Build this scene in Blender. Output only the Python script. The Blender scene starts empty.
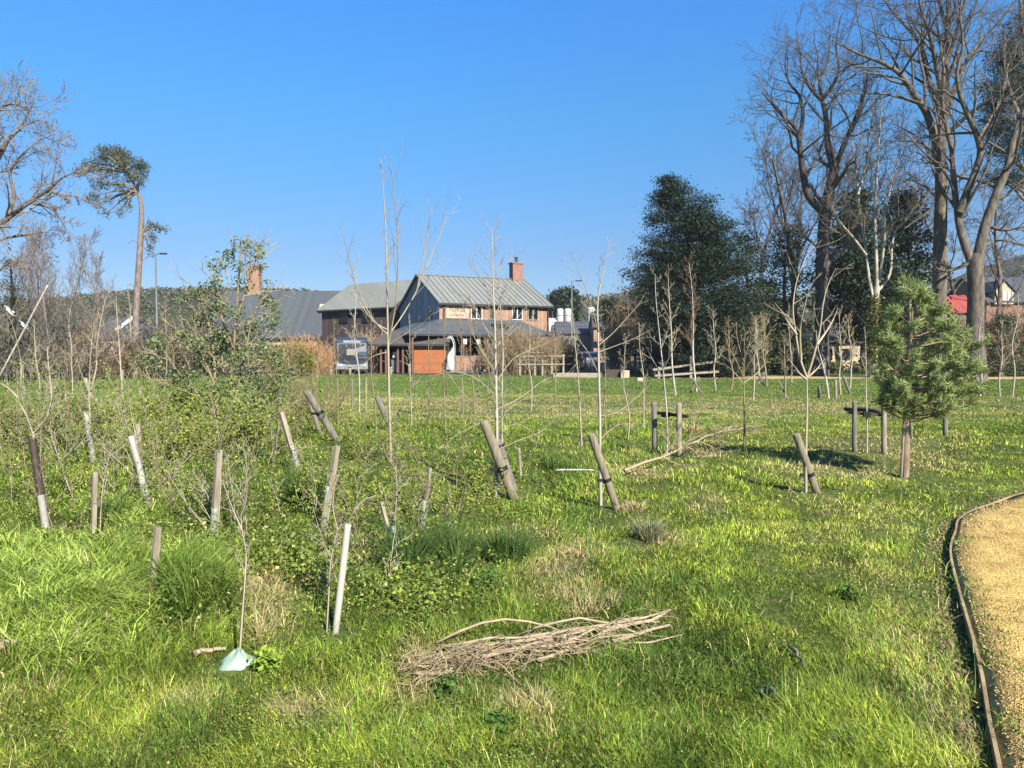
import bpy, math, random
import numpy as np
from mathutils import Vector, Matrix

PI = math.pi
R = math.radians
scene = bpy.context.scene
COL = scene.collection
rng = np.random.default_rng(11)
rnd = random.Random(11)

# ------------------------------------------------------------------ camera numbers
F, CX, CY, CAMZ = 740.0, 512.0, 384.0, 1.6
PITCH = math.atan(32.0 / F)
CP, SP = math.cos(PITCH), math.sin(PITCH)


def ray(px, py):
    v = (CY - py) / F
    return ((px - CX) / F, CP + v * SP, -SP + v * CP)


def at(px, py, Y):
    d = ray(px, py)
    t = Y / d[1]
    return Vector((d[0] * t, Y, CAMZ + d[2] * t))


def to_px(x, y, z):
    zz = z - CAMZ
    f = y * CP - zz * SP
    u = y * SP + zz * CP
    return CX + F * x / f, CY - F * u / f


# ------------------------------------------------------------------ noise
def vnoise(x, y, seed=0):
    x = np.asarray(x, float); y = np.asarray(y, float)
    xi = np.floor(x).astype(np.int64); yi = np.floor(y).astype(np.int64)
    xf = x - xi; yf = y - yi
    u = xf * xf * (3 - 2 * xf); v = yf * yf * (3 - 2 * yf)

    def hsh(a, b):
        n = (a * 374761393 + b * 668265263 + seed * 1442695041) & 0x7fffffff
        n = ((n ^ (n >> 13)) * 1274126177) & 0x7fffffff
        n = (n ^ (n >> 16)) & 0xffff
        return n / 65535.0
    a = hsh(xi, yi); b = hsh(xi + 1, yi); c = hsh(xi, yi + 1); d = hsh(xi + 1, yi + 1)
    return a + (b - a) * u + (c - a) * v + (a - b - c + d) * u * v


def fbm(x, y, seed=0, o=3):
    s = 0.0; a = 0.5; t = 0.0
    for i in range(o):
        s = s + a * vnoise(x * 2 ** i + 17.3 * i, y * 2 ** i - 9.1 * i, seed + i); t += a; a *= 0.5
    return s / t


def sstep(a, b, x):
    t = np.clip((np.asarray(x, float) - a) / (b - a), 0, 1)
    return t * t * (3 - 2 * t)


# ------------------------------------------------------------------ the near gravel path (left edge) and terrain
EDGE = [(0.9, -4.0), (1.0, -1.0), (1.15, 0.6), (1.45, 1.9), (1.92, 2.85), (2.34, 3.61), (2.86, 4.62),
        (3.42, 5.68), (3.86, 6.35), (4.28, 6.95), (5.05, 7.62), (5.9, 8.25), (7.8, 9.3), (11.5, 10.4), (17.0, 11.4), (30.0, 12.6)]


def catmull(P, k=8):
    out = []
    for i in range(len(P) - 1):
        p0 = P[max(i - 1, 0)]; p1 = P[i]; p2 = P[i + 1]; p3 = P[min(i + 2, len(P) - 1)]
        for j in range(k):
            t = j / k
            out.append(tuple(0.5 * (2 * p1[c] + (p2[c] - p0[c]) * t + (2 * p0[c] - 5 * p1[c] + 4 * p2[c] - p3[c]) * t * t
                                    + (-p0[c] + 3 * p1[c] - 3 * p2[c] + p3[c]) * t ** 3) for c in range(len(p1))))
    out.append(tuple(P[-1]))
    return out


EDGE_S = np.array(catmull(EDGE, 6))
PATH_W = 2.5
_t = np.gradient(EDGE_S, axis=0); _t /= np.linalg.norm(_t, axis=1)[:, None]
EDGE_N = np.stack([_t[:, 1], -_t[:, 0]], 1)            # to the right of travel = onto the path


def path_dist(x, y):
    """signed distance from the left edge of the near path: positive = on the path side"""
    x = np.atleast_1d(np.asarray(x, float)); y = np.atleast_1d(np.asarray(y, float))
    out = np.empty(x.shape)
    st = 40000
    for i in range(0, len(x), st):
        dx = x[i:i + st, None] - EDGE_S[None, :, 0]; dy = y[i:i + st, None] - EDGE_S[None, :, 1]
        d2 = dx * dx + dy * dy
        k = d2.argmin(1); r = np.arange(len(k))
        s = dx[r, k] * EDGE_N[k, 0] + dy[r, k] * EDGE_N[k, 1]
        out[i:i + st] = np.sqrt(d2[r, k]) * np.sign(s)
    return out


def far_path(x, y):
    """1 on the far gravel path"""
    c = 45.6 + 0.6 * np.sin(np.asarray(x) * 0.12) - 0.012 * np.asarray(x)
    return (np.abs(np.asarray(y) - c) < 2.3) & (np.asarray(x) > 9.5)


def hgt(x, y):
    x = np.asarray(x, float); y = np.asarray(y, float)
    shp = x.shape
    xx = np.atleast_1d(x).ravel(); yy = np.atleast_1d(y).ravel()
    d = np.hypot(xx, yy)
    fade = np.interp(d, [0, 12, 30, 60, 100], [1, 1, .55, .25, 0])
    z = (fbm(xx * .42 + 3, yy * .42, 5, 2) - .5) * .22 + (fbm(xx * 1.5, yy * 1.5 + 7, 9, 2) - .5) * .11 + (fbm(xx * 3.1 + 2, yy * 3.1, 13, 2) - .5) * .06
    z = z * fade
    pd = path_dist(xx, yy)
    k = sstep(-.9, -.1, pd) * (1 - sstep(PATH_W + .2, PATH_W + 1.2, pd))
    z = z * (1 - k) + k * (-0.005)
    near = 1 - sstep(.8, 2.2, d)
    z = z * (1 - near)
    return z.reshape(shp) if shp else float(z[0])


def gp(px, py):
    d = ray(px, py)
    z = 0.0
    for _ in range(12):
        t = (z - CAMZ) / d[2]
        z = 0.5 * z + 0.5 * hgt(d[0] * t, d[1] * t)
    t = (z - CAMZ) / d[2]
    return Vector((d[0] * t, d[1] * t, hgt(d[0] * t, d[1] * t)))


# ------------------------------------------------------------------ objects
def link(o, parent=None):
    COL.objects.link(o)
    if parent is not None:
        o.parent = parent
    return o


def tag(o, label=None, cat=None, group=None, kind=None):
    if label: o['label'] = label
    if cat: o['category'] = cat
    if group: o['group'] = group
    if kind: o['kind'] = kind
    return o


def thing(name, label, cat, loc=(0, 0, 0), rz=0.0, group=None):
    o = bpy.data.objects.new(name, None)
    o.empty_display_size = .1
    link(o)
    o.location = loc; o.rotation_euler = (0, 0, rz)
    return tag(o, label, cat, group)


def mesh_np(name, V, loops, totals, mat, parent=None, cols=None, smooth=False):
    V = np.asarray(V, np.float32).reshape(-1, 3)
    loops = np.asarray(loops, np.int32).ravel(); totals = np.asarray(totals, np.int32).ravel()
    me = bpy.data.meshes.new(name)
    me.vertices.add(len(V)); me.vertices.foreach_set('co', V.ravel())
    me.loops.add(len(loops)); me.loops.foreach_set('vertex_index', loops)
    me.polygons.add(len(totals))
    st = np.zeros(len(totals), np.int32)
    if len(totals): st[1:] = np.cumsum(totals)[:-1]
    me.polygons.foreach_set('loop_start', st)
    me.polygons.foreach_set('loop_total', totals)
    if smooth:
        me.polygons.foreach_set('use_smooth', np.ones(len(totals), bool))
    if cols is not None:
        a = me.color_attributes.new('Col', 'FLOAT_COLOR', 'POINT')
        c = np.ones((len(V), 4), np.float32); c[:, :3] = cols
        a.data.foreach_set('color', c.ravel())
    me.update(calc_edges=True)
    if mat is not None: me.materials.append(mat)
    o = bpy.data.objects.new(name, me)
    return link(o, parent)


class MB:
    def __init__(s):
        s.v = []; s.f = []

    def add(s, vs, fs):
        b = len(s.v)
        s.v += [tuple(v) for v in vs]; s.f += [tuple(b + i for i in f) for f in fs]
        return s

    def box(s, c, d, M=None):
        x, y, z = d[0] / 2, d[1] / 2, d[2] / 2
        vs = [Vector((i * x, j * y, k * z)) for i in (-1, 1) for j in (-1, 1) for k in (-1, 1)]
        if M is not None: vs = [M @ v for v in vs]
        vs = [v + Vector(c) for v in vs]
        return s.add(vs, [(0, 1, 3, 2), (4, 6, 7, 5), (0, 4, 5, 1), (2, 3, 7, 6), (0, 2, 6, 4), (1, 5, 7, 3)])

    def bar(s, a, b, w, h, roll=0.0, bev=0.0):
        a = Vector(a); b = Vector(b); t = (b - a); L = t.length; t.normalize()
        q = t.to_track_quat('X', 'Z').to_matrix()
        if roll: q = q @ Matrix.Rotation(roll, 3, 'X')
        return s.box((a + b) / 2, (L, w, h), q)

    def prism(s, poly, ext):
        """poly: list of 3D points (a flat outline), ext: extrusion vector"""
        n = len(poly); e = Vector(ext)
        vs = [Vector(p) for p in poly] + [Vector(p) + e for p in poly]
        fs = [tuple(range(n))[::-1], tuple(range(n, 2 * n))]
        fs += [(i, (i + 1) % n, n + (i + 1) % n, n + i) for i in range(n)]
        return s.add(vs, fs)

    def tube(s, pts, rad, n=8, cap=True):
        pts = [Vector(p) for p in pts]
        if not hasattr(rad, '__len__'): rad = [rad] * len(pts)
        T = []
        for i in range(len(pts)):
            T.append((pts[min(i + 1, len(pts) - 1)] - pts[max(i - 1, 0)]).normalized())
        ref = Vector((0, 0, 1)) if abs(T[0].z) < .9 else Vector((1, 0, 0))
        vs = []
        for p, t, r in zip(pts, T, rad):
            u = ref.cross(t).normalized(); w = t.cross(u)
            vs += [p + r * (math.cos(2 * PI * k / n) * u + math.sin(2 * PI * k / n) * w) for k in range(n)]
        fs = []
        for i in range(len(pts) - 1):
            for k in range(n):
                fs.append((i * n + k, i * n + (k + 1) % n, (i + 1) * n + (k + 1) % n, (i + 1) * n + k))
        if cap:
            fs.append(tuple(range(n))[::-1]); m = (len(pts) - 1) * n
            fs.append(tuple(range(m, m + n)))
        return s.add(vs, fs)

    def lathe(s, prof, n=16, c=(0, 0, 0)):
        c = Vector(c)
        vs = []; fs = []
        for r, z in prof:
            vs += [c + Vector((r * math.cos(2 * PI * k / n), r * math.sin(2 * PI * k / n), z)) for k in range(n)]
        for i in range(len(prof) - 1):
            for k in range(n):
                fs.append((i * n + k, i * n + (k + 1) % n, (i + 1) * n + (k + 1) % n, (i + 1) * n + k))
        fs.append(tuple(range(n))[::-1]); m = (len(prof) - 1) * n
        fs.append(tuple(range(m, m + n)))
        return s.add(vs, fs)

    def build(s, name, mat, parent=None, smooth=False, bevel=0.0):
        me = bpy.data.meshes.new(name)
        me.from_pydata(s.v, [], s.f); me.update()
        me.materials.append(mat)
        if smooth:
            me.polygons.foreach_set('use_smooth', [len(p.vertices) == 4 for p in me.polygons])
        o = bpy.data.objects.new(name, me)
        link(o, parent)
        if bevel:
            m = o.modifiers.new('bevel', 'BEVEL'); m.width = bevel; m.segments = 2; m.limit_method = 'ANGLE'
        return o


# ------------------------------------------------------------------ vectorised tubes, blades and leaves
def tubes_np(branches, sides):
    """branches: list of (pts, radii) -> V, loops, totals"""
    groups = {}
    for p, r in branches:
        groups.setdefault(len(p), []).append((p, r))
    Vs = []; Ls = []; base = 0; nq = 0
    for n, items in groups.items():
        P = np.array([i[0] for i in items], float); r = np.array([i[1] for i in items], float)
        T = np.gradient(P, axis=1); T /= np.linalg.norm(T, axis=2, keepdims=True) + 1e-9
        d = P[:, -1] - P[:, 0]
        ref = np.where((np.abs(d[:, 2]) > .8 * np.linalg.norm(d, axis=1))[:, None], np.array([[1., .13, 0]]), np.array([[0, 0, 1.]]))
        u = np.cross(ref[:, None, :], T); u /= np.linalg.norm(u, axis=2, keepdims=True) + 1e-9
        w = np.cross(T, u)
        a = 2 * PI * np.arange(sides) / sides
        V = P[:, :, None, :] + r[:, :, None, None] * (np.cos(a)[None, None, :, None] * u[:, :, None, :] + np.sin(a)[None, None, :, None] * w[:, :, None, :])
        B = len(items)
        idx = base + np.arange(B * n * sides).reshape(B, n, sides)
        nx = np.roll(idx, -1, axis=2)
        q = np.stack([idx[:, :-1], nx[:, :-1], nx[:, 1:], idx[:, 1:]], -1)
        Vs.append(V.reshape(-1, 3)); Ls.append(q.reshape(-1)); nq += q.size // 4
        base += B * n * sides
    if not Vs: return np.zeros((0, 3)), np.zeros(0, int), np.zeros(0, int)
    return np.concatenate(Vs), np.concatenate(Ls), np.full(nq, 4)


def merge(parts):
    V = []; L = []; T = []; b = 0
    for v, l, t in parts:
        V.append(v); L.append(np.asarray(l) + b); T.append(t); b += len(v)
    return np.concatenate(V), np.concatenate(L), np.concatenate(T)


def tube_mesh(name, branches, mat, parent, smooth=True):
    cl = {3: [], 4: [], 6: [], 10: []}
    for p, r in branches:
        m = max(r)
        cl[10 if m > .09 else 6 if m > .03 else 4 if m > .011 else 3].append((p, r))
    parts = [tubes_np(b, s) for s, b in cl.items() if b]
    if not parts: return None
    V, L, T = merge(parts)
    return mesh_np(name, V, L, T, mat, parent, smooth=smooth)


def blades_np(pos, h, w, az, lean, curl):
    """grass blades: 5 vertices each, one quad and one triangle"""
    N = len(pos)
    d = np.stack([np.cos(az), np.sin(az), np.zeros(N)], 1)
    s = np.stack([-np.sin(az), np.cos(az), np.zeros(N)], 1)
    # turn the flat side at random
    tw = rng.uniform(-1.2, 1.2, N)
    s = s * np.cos(tw)[:, None] + d * np.sin(tw)[:, None]
    up = np.array([0, 0, 1.0])
    a1 = lean; a2 = lean + curl
    m = pos + (h * .55)[:, None] * (np.sin(a1)[:, None] * d + np.cos(a1)[:, None] * up)
    t = m + (h * .45)[:, None] * (np.sin(a2)[:, None] * d + np.cos(a2)[:, None] * up)
    hw = (w * .5)[:, None] * s
    V = np.stack([pos - hw, pos + hw, m + hw * .8, m - hw * .8, t], 1).reshape(-1, 3)
    b = (5 * np.arange(N))[:, None]
    L = np.concatenate([b + np.array([[0, 1, 2, 3]]), b + np.array([[3, 2, 4]])], 1).ravel()
    T = np.tile([4, 3], N)
    return V, L, T


def leaves_np(c, size, nrm, aspect=.6, direction=None):
    N = len(c)
    nrm = nrm / (np.linalg.norm(nrm, axis=1, keepdims=True) + 1e-9)
    r = rng.normal(size=(N, 3)) if direction is None else direction
    a = r - (r * nrm).sum(1, keepdims=True) * nrm
    a /= np.linalg.norm(a, axis=1, keepdims=True) + 1e-9
    b = np.cross(nrm, a)
    asp = np.broadcast_to(np.asarray(aspect, float), (N,))
    l = (size * .5)[:, None] * a; w = (size * .5 * asp)[:, None] * b
    V = np.stack([c - l, c + w - l * .1, c + l, c - w - l * .1], 1).reshape(-1, 3)
    L = np.arange(4 * N); T = np.full(N, 4)
    return V, L, T


# ------------------------------------------------------------------ materials
def new_mat(name):
    m = bpy.data.materials.new(name); m.use_nodes = True
    nt = m.node_tree; nt.nodes.clear()
    out = nt.nodes.new('ShaderNodeOutputMaterial')
    return m, nt, out


KA = .58     # base colours below were first estimated about this much too pale


def dim(c, k=None):
    return tuple(x * (KA if k is None else k) for x in c)


def mat(name, c1, c2=None, scale=5.0, rough=.8, bump=0.0, stretch=(1, 1, 1), metallic=0.0, spec=.3, detail=6, noise_rough=.6):
    m, nt, out = new_mat(name)
    b = nt.nodes.new('ShaderNodeBsdfPrincipled')
    b.inputs['Roughness'].default_value = rough; b.inputs['Metallic'].default_value = metallic
    b.inputs['Specular IOR Level'].default_value = spec
    nt.links.new(b.outputs[0], out.inputs[0])
    if c2 is None:
        c2 = tuple(x * .75 for x in c1)
    c1 = dim(c1); c2 = dim(c2)
    tc = nt.nodes.new('ShaderNodeTexCoord'); mp = nt.nodes.new('ShaderNodeMapping')
    mp.inputs['Scale'].default_value = stretch
    n = nt.nodes.new('ShaderNodeTexNoise'); n.inputs['Scale'].default_value = scale
    n.inputs['Detail'].default_value = detail; n.inputs['Roughness'].default_value = noise_rough
    cr = nt.nodes.new('ShaderNodeValToRGB')
    cr.color_ramp.elements[0].position = .3; cr.color_ramp.elements[1].position = .7
    cr.color_ramp.elements[0].color = (*c2, 1); cr.color_ramp.elements[1].color = (*c1, 1)
    nt.links.new(tc.outputs['Object'], mp.inputs[0]); nt.links.new(mp.outputs[0], n.inputs[0])
    nt.links.new(n.outputs[0], cr.inputs[0]); nt.links.new(cr.outputs[0], b.inputs['Base Color'])
    if bump:
        bp = nt.nodes.new('ShaderNodeBump'); bp.inputs['Strength'].default_value = bump; bp.inputs['Distance'].default_value = .02
        nt.links.new(n.outputs[0], bp.inputs['Height']); nt.links.new(bp.outputs[0], b.inputs['Normal'])
    return m


def leaf_mat(name, trans=.30, rough=.65, tint=(1.25, 1.15, .45), spec=.10):
    m, nt, out = new_mat(name)
    at_ = nt.nodes.new('ShaderNodeAttribute'); at_.attribute_name = 'Col'
    b = nt.nodes.new('ShaderNodeBsdfPrincipled'); b.inputs['Roughness'].default_value = rough
    b.inputs['Specular IOR Level'].default_value = spec
    t = nt.nodes.new('ShaderNodeBsdfTranslucent')
    mx = nt.nodes.new('ShaderNodeMix'); mx.data_type = 'RGBA'; mx.blend_type = 'MULTIPLY'; mx.inputs[0].default_value = 1
    nt.links.new(at_.outputs['Color'], mx.inputs[6]); mx.inputs[7].default_value = (*tint, 1)
    nt.links.new(mx.outputs[2], t.inputs['Color'])
    nt.links.new(at_.outputs['Color'], b.inputs['Base Color'])
    ms = nt.nodes.new('ShaderNodeMixShader'); ms.inputs[0].default_value = trans
    nt.links.new(b.outputs[0], ms.inputs[1]); nt.links.new(t.outputs[0], ms.inputs[2])
    nt.links.new(ms.outputs[0], out.inputs[0])
    return m


def board_mat(name, c1, c2, spacing, axis='X', rough=.75, bump=.4, metallic=0.0):
    """boards or ribs: a line pattern along one object axis with board to board variation"""
    m, nt, out = new_mat(name); c1 = dim(c1); c2 = dim(c2)
    b = nt.nodes.new('ShaderNodeBsdfPrincipled'); b.inputs['Roughness'].default_value = rough
    b.inputs['Metallic'].default_value = metallic; b.inputs['Specular IOR Level'].default_value = .3
    nt.links.new(b.outputs[0], out.inputs[0])
    tc = nt.nodes.new('ShaderNodeTexCoord'); sx = nt.nodes.new('ShaderNodeSeparateXYZ')
    nt.links.new(tc.outputs['Object'], sx.inputs[0])
    dv = nt.nodes.new('ShaderNodeMath'); dv.operation = 'DIVIDE'; dv.inputs[1].default_value = spacing
    nt.links.new(sx.outputs[axis], dv.inputs[0])
    fl = nt.nodes.new('ShaderNodeMath'); fl.operation = 'FLOOR'; nt.links.new(dv.outputs[0], fl.inputs[0])
    fr = nt.nodes.new('ShaderNodeMath'); fr.operation = 'FRACT'; nt.links.new(dv.outputs[0], fr.inputs[0])
    wn = nt.nodes.new('ShaderNodeTexWhiteNoise'); wn.noise_dimensions = '1D'; nt.links.new(fl.outputs[0], wn.inputs['W'])
    n = nt.nodes.new('ShaderNodeTexNoise'); n.inputs['Scale'].default_value = 1.6; n.inputs['Detail'].default_value = 6
    nt.links.new(tc.outputs['Object'], n.inputs[0])
    ad = nt.nodes.new('ShaderNodeMath'); ad.operation = 'ADD'
    nt.links.new(wn.outputs['Value'], ad.inputs[0]); nt.links.new(n.outputs[0], ad.inputs[1])
    hf = nt.nodes.new('ShaderNodeMath'); hf.operation = 'MULTIPLY'; hf.inputs[1].default_value = .5
    nt.links.new(ad.outputs[0], hf.inputs[0])
    cr = nt.nodes.new('ShaderNodeValToRGB'); cr.color_ramp.elements[0].position = .2; cr.color_ramp.elements[1].position = .8
    cr.color_ramp.elements[0].color = (*c2, 1); cr.color_ramp.elements[1].color = (*c1, 1)
    nt.links.new(hf.outputs[0], cr.inputs[0]); nt.links.new(cr.outputs[0], b.inputs['Base Color'])
    gt = nt.nodes.new('ShaderNodeMath'); gt.operation = 'GREATER_THAN'; gt.inputs[1].default_value = .08
    nt.links.new(fr.outputs[0], gt.inputs[0])
    bp = nt.nodes.new('ShaderNodeBump'); bp.inputs['Strength'].default_value = bump; bp.inputs['Distance'].default_value = .03
    nt.links.new(gt.outputs[0], bp.inputs['Height']); nt.links.new(bp.outputs[0], b.inputs['Normal'])
    return m


def brick_mat(name, c1, c2, mortar, scale=1.0):
    m, nt, out = new_mat(name); c1 = dim(c1); c2 = dim(c2); mortar = dim(mortar)
    b = nt.nodes.new('ShaderNodeBsdfPrincipled'); b.inputs['Roughness'].default_value = .85
    nt.links.new(b.outputs[0], out.inputs[0])
    tc = nt.nodes.new('ShaderNodeTexCoord'); sx = nt.nodes.new('ShaderNodeSeparateXYZ'); cb = nt.nodes.new('ShaderNodeCombineXYZ')
    nt.links.new(tc.outputs['Object'], sx.inputs[0])
    ad = nt.nodes.new('ShaderNodeMath'); ad.operation = 'ADD'
    nt.links.new(sx.outputs['X'], ad.inputs[0]); nt.links.new(sx.outputs['Y'], ad.inputs[1])
    nt.links.new(ad.outputs[0], cb.inputs['X']); nt.links.new(sx.outputs['Z'], cb.inputs['Y'])
    br = nt.nodes.new('ShaderNodeTexBrick'); br.inputs['Scale'].default_value = scale
    br.inputs['Brick Width'].default_value = .225; br.inputs['Row Height'].default_value = .075; br.inputs['Mortar Size'].default_value = .01
    br.inputs['Color1'].default_value = (*c1, 1); br.inputs['Color2'].default_value = (*c2, 1); br.inputs['Mortar'].default_value = (*mortar, 1)
    nt.links.new(cb.outputs[0], br.inputs[0])
    n = nt.nodes.new('ShaderNodeTexNoise'); n.inputs['Scale'].default_value = 1.2; n.inputs['Detail'].default_value = 5
    nt.links.new(tc.outputs['Object'], n.inputs[0])
    mx = nt.nodes.new('ShaderNodeMix'); mx.data_type = 'RGBA'; mx.blend_type = 'MULTIPLY'; mx.inputs[0].default_value = .5
    nt.links.new(br.outputs['Color'], mx.inputs[6]); nt.links.new(n.outputs[0], mx.inputs[7])
    sc = nt.nodes.new('ShaderNodeMix'); sc.data_type = 'RGBA'; sc.blend_type = 'MULTIPLY'; sc.inputs[0].default_value = 1
    nt.links.new(mx.outputs[2], sc.inputs[6]); sc.inputs[7].default_value = (1.3, 1.3, 1.3, 1)
    nt.links.new(sc.outputs[2], b.inputs['Base Color'])
    return m


M = {}
M['oak_bark'] = mat('oak_bark', (.29, .235, .17), (.055, .046, .04), 6, .9, 1.0, (1, 1, .3))
M['pale_bark'] = mat('pale_bark', (.74, .68, .55), (.34, .29, .21), 5, .85, .4, (1, 1, .3))
M['dark_bark'] = mat('dark_bark', (.16, .135, .11), (.05, .045, .04), 7, .9, 1.0, (1, 1, .3))
M['pine_bark'] = mat('pine_bark', (.36, .25, .19), (.12, .09, .07), 7, .9, 1.0, (1, 1, .4))
M['young_bark'] = mat('young_bark', (.46, .34, .22), (.20, .14, .09), 12, .9, .6, (1, 1, .5))
M['bus_glass'] = mat('bus_glass', (.03, .035, .045), (.02, .024, .03), 2, .55, spec=.12)
M['scots_bark'] = mat('scots_bark', (.40, .31, .25), (.13, .105, .09), 7, .9, 1.0, (1, 1, .4))
M['twig_grey'] = mat('twig_grey', (.215, .185, .155), (.11, .095, .08), 2, .85)
M['twig_pale'] = mat('twig_pale', (.36, .29, .20), (.22, .17, .11), 2, .85)
M['twig_far'] = mat('twig_far', (.38, .31, .26), (.24, .19, .16), 2, .85)
M['sap_pale'] = mat('sap_pale', (.62, .54, .38), (.34, .28, .19), 14, .7, .2, (1, 1, .35))
M['sap_white'] = mat('sap_white', (.68, .65, .55), (.34, .29, .22), 10, .7, .2, (1, 1, .25))
M['sap_tan'] = mat('sap_tan', (.42, .34, .21), (.24, .18, .10), 14, .75, .2, (1, 1, .35))
M['sap_green'] = mat('sap_green', (.36, .34, .16), (.22, .21, .09), 10, .7, .2, (1, 1, .4))
M['sap_brown'] = mat('sap_brown', (.20, .14, .09), (.11, .075, .05), 12, .8, .2, (1, 1, .4))
M['twig_red'] = mat('twig_red', (.42, .27, .18), (.25, .15, .10), 3, .8)
M['twig_orange'] = mat('twig_orange', (.72, .42, .20), (.45, .25, .12), 1.2, .8)
M['twig_brown'] = mat('twig_brown', (.50, .37, .21), (.27, .19, .11), 1.2, .85)
M['twig_straw'] = mat('twig_straw', (.66, .52, .30), (.40, .30, .17), 2, .85)
M['dead_wood'] = mat('dead_wood', (.62, .50, .33), (.34, .26, .16), 14, .85, .3, (1, 1, 1))
M['dead_stem'] = mat('dead_stem', (.66, .52, .31), (.34, .25, .14), 9, .9)
M['stake'] = mat('stake', (.40, .345, .23), (.17, .14, .09), 5, .85, .5, (5, 5, .7))
M['stake_pale'] = mat('stake_pale', (.52, .45, .33), (.22, .175, .12), 5, .85, .5, (5, 5, .7))
M['stake_grey'] = mat('stake_grey', (.33, .30, .24), (.13, .115, .09), 5, .85, .5, (5, 5, .7))
M['stake_end'] = mat('stake_end', (.48, .40, .27), (.34, .27, .17), 30, .85)
M['rubber'] = mat('rubber', (.018, .018, .018), (.01, .01, .01), 9, .6)
M['cross_wood'] = mat('cross_wood', (.11, .085, .06), (.06, .047, .034), 7, .85, .3, (.6, 6, 6))
M['guard_green'] = mat('guard_green', (.42, .46, .37), (.27, .30, .22), 9, .45, .2, (1, 1, .5), spec=.5)
M['guard_flat'] = mat('guard_flat', (.40, .52, .41), (.28, .37, .28), 9, .5, .3, spec=.4)
M['guard_white'] = mat('guard_white', (.56, .55, .48), (.34, .31, .25), 9, .45, .2, (1, 1, .5), spec=.5)
M['guard_brown'] = mat('guard_brown', (.10, .07, .05), (.05, .035, .025), 12, .6, .3)
M['cane_white'] = mat('cane_white', (.66, .64, .55), (.50, .47, .38), 10, .4, .1, (1, 1, .3), spec=.5)
M['plastic_rag'] = mat('plastic_rag', (.80, .80, .78), (.6, .6, .58), 10, .35, .3, spec=.5)
M['leaf'] = leaf_mat('leaf')
M['grass'] = leaf_mat('grass', .20, .65, (1.2, 1.15, .35), .08)
M['dark_leaf'] = leaf_mat('dark_leaf', .12, .5, (1.1, 1.15, .6), .22)
M['needle'] = leaf_mat('needle', .2, .55, (1.1, 1.15, .6), .15)
M['fence_wood'] = mat('fence_wood', (.50, .43, .32), (.30, .25, .19), 6, .85, .3, (.6, 4, 4))
M['fence_dark'] = mat('fence_dark', (.13, .11, .085), (.07, .06, .048), 6, .85, .3)
M['edging'] = mat('edging', (.62, .47, .25), (.28, .19, .10), 5, .85, .5, (1, 1, 3))
M['metal_grey'] = mat('metal_grey', (.30, .31, .31), (.24, .25, .25), 3, .5, metallic=.5)
M['metal_dark'] = mat('metal_dark', (.05, .052, .055), (.035, .036, .038), 3, .5)
M['glass_dark'] = mat('glass_dark', (.02, .024, .03), (.012, .014, .018), 2, .22, spec=.35)
M['white_paint'] = mat('white_paint', (.78, .78, .76), (.68, .68, .66), 2, .5)
M['cream_wall'] = mat('cream_wall', (.62, .52, .36), (.5, .41, .28), 2, .8)
M['slate'] = board_mat('slate', (.11, .12, .135), (.075, .08, .09), .3, 'Z', .7, .3)
# ------------------------------------------------------------------ terrain sheet
def ground_mat():
    m, nt, out = new_mat('ground_soil_and_turf')
    b = nt.nodes.new('ShaderNodeBsdfPrincipled'); b.inputs['Roughness'].default_value = .95; b.inputs['Specular IOR Level'].default_value = .1
    nt.links.new(b.outputs[0], out.inputs[0])
    tc = nt.nodes.new('ShaderNodeTexCoord')

    def noise(s, det=6):
        n = nt.nodes.new('ShaderNodeTexNoise'); n.inputs['Scale'].default_value = s; n.inputs['Detail'].default_value = det
        nt.links.new(tc.outputs['Object'], n.inputs[0]); return n

    def ramp(n, stops):
        c = nt.nodes.new('ShaderNodeValToRGB')
        while len(c.color_ramp.elements) < len(stops): c.color_ramp.elements.new(.5)
        for e, (p, k) in zip(c.color_ramp.elements, stops): e.position = p; e.color = (*k, 1)
        nt.links.new(n.outputs[0], c.inputs[0]); return c
    a = ramp(noise(9, 8), [(.3, (.022, .032, .009)), (.5, (.05, .065, .016)), (.72, (.10, .088, .035))])
    c = ramp(noise(.55, 5), [(.35, (.06, .085, .02)), (.55, (.10, .13, .03)), (.75, (.17, .15, .06))])
    mx = nt.nodes.new('ShaderNodeMix'); mx.data_type = 'RGBA'; mx.inputs[0].default_value = .5
    nt.links.new(a.outputs[0], mx.inputs[6]); nt.links.new(c.outputs[0], mx.inputs[7])
    # beyond the rough planting the ground is close lawn: its own, greener turf colour
    lw = ramp(noise(1.3, 7), [(.3, (.05, .085, .022)), (.55, (.078, .118, .03)), (.75, (.115, .135, .042))])
    sx = nt.nodes.new('ShaderNodeSeparateXYZ'); nt.links.new(tc.outputs['Object'], sx.inputs[0])
    mr = nt.nodes.new('ShaderNodeMapRange'); mr.inputs['From Min'].default_value = 13; mr.inputs['From Max'].default_value = 21
    nt.links.new(sx.outputs['Y'], mr.inputs['Value'])
    m3 = nt.nodes.new('ShaderNodeMix'); m3.data_type = 'RGBA'
    nt.links.new(mr.outputs[0], m3.inputs[0]); nt.links.new(mx.outputs[2], m3.inputs[6]); nt.links.new(lw.outputs[0], m3.inputs[7])
    nt.links.new(m3.outputs[2], b.inputs['Base Color'])
    bp = nt.nodes.new('ShaderNodeBump'); bp.inputs['Strength'].default_value = .7; bp.inputs['Distance'].default_value = .05
    n = noise(14, 8); nt.links.new(n.outputs[0], bp.inputs['Height']); nt.links.new(bp.outputs[0], b.inputs['Normal'])
    return m


def axis(vals):
    out = []
    for a, b, s in vals:
        k = max(1, int(round((b - a) / s)))
        out += [a + (b - a) * i / k for i in range(k)]
    out.append(vals[-1][1]); return np.array(out)


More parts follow.
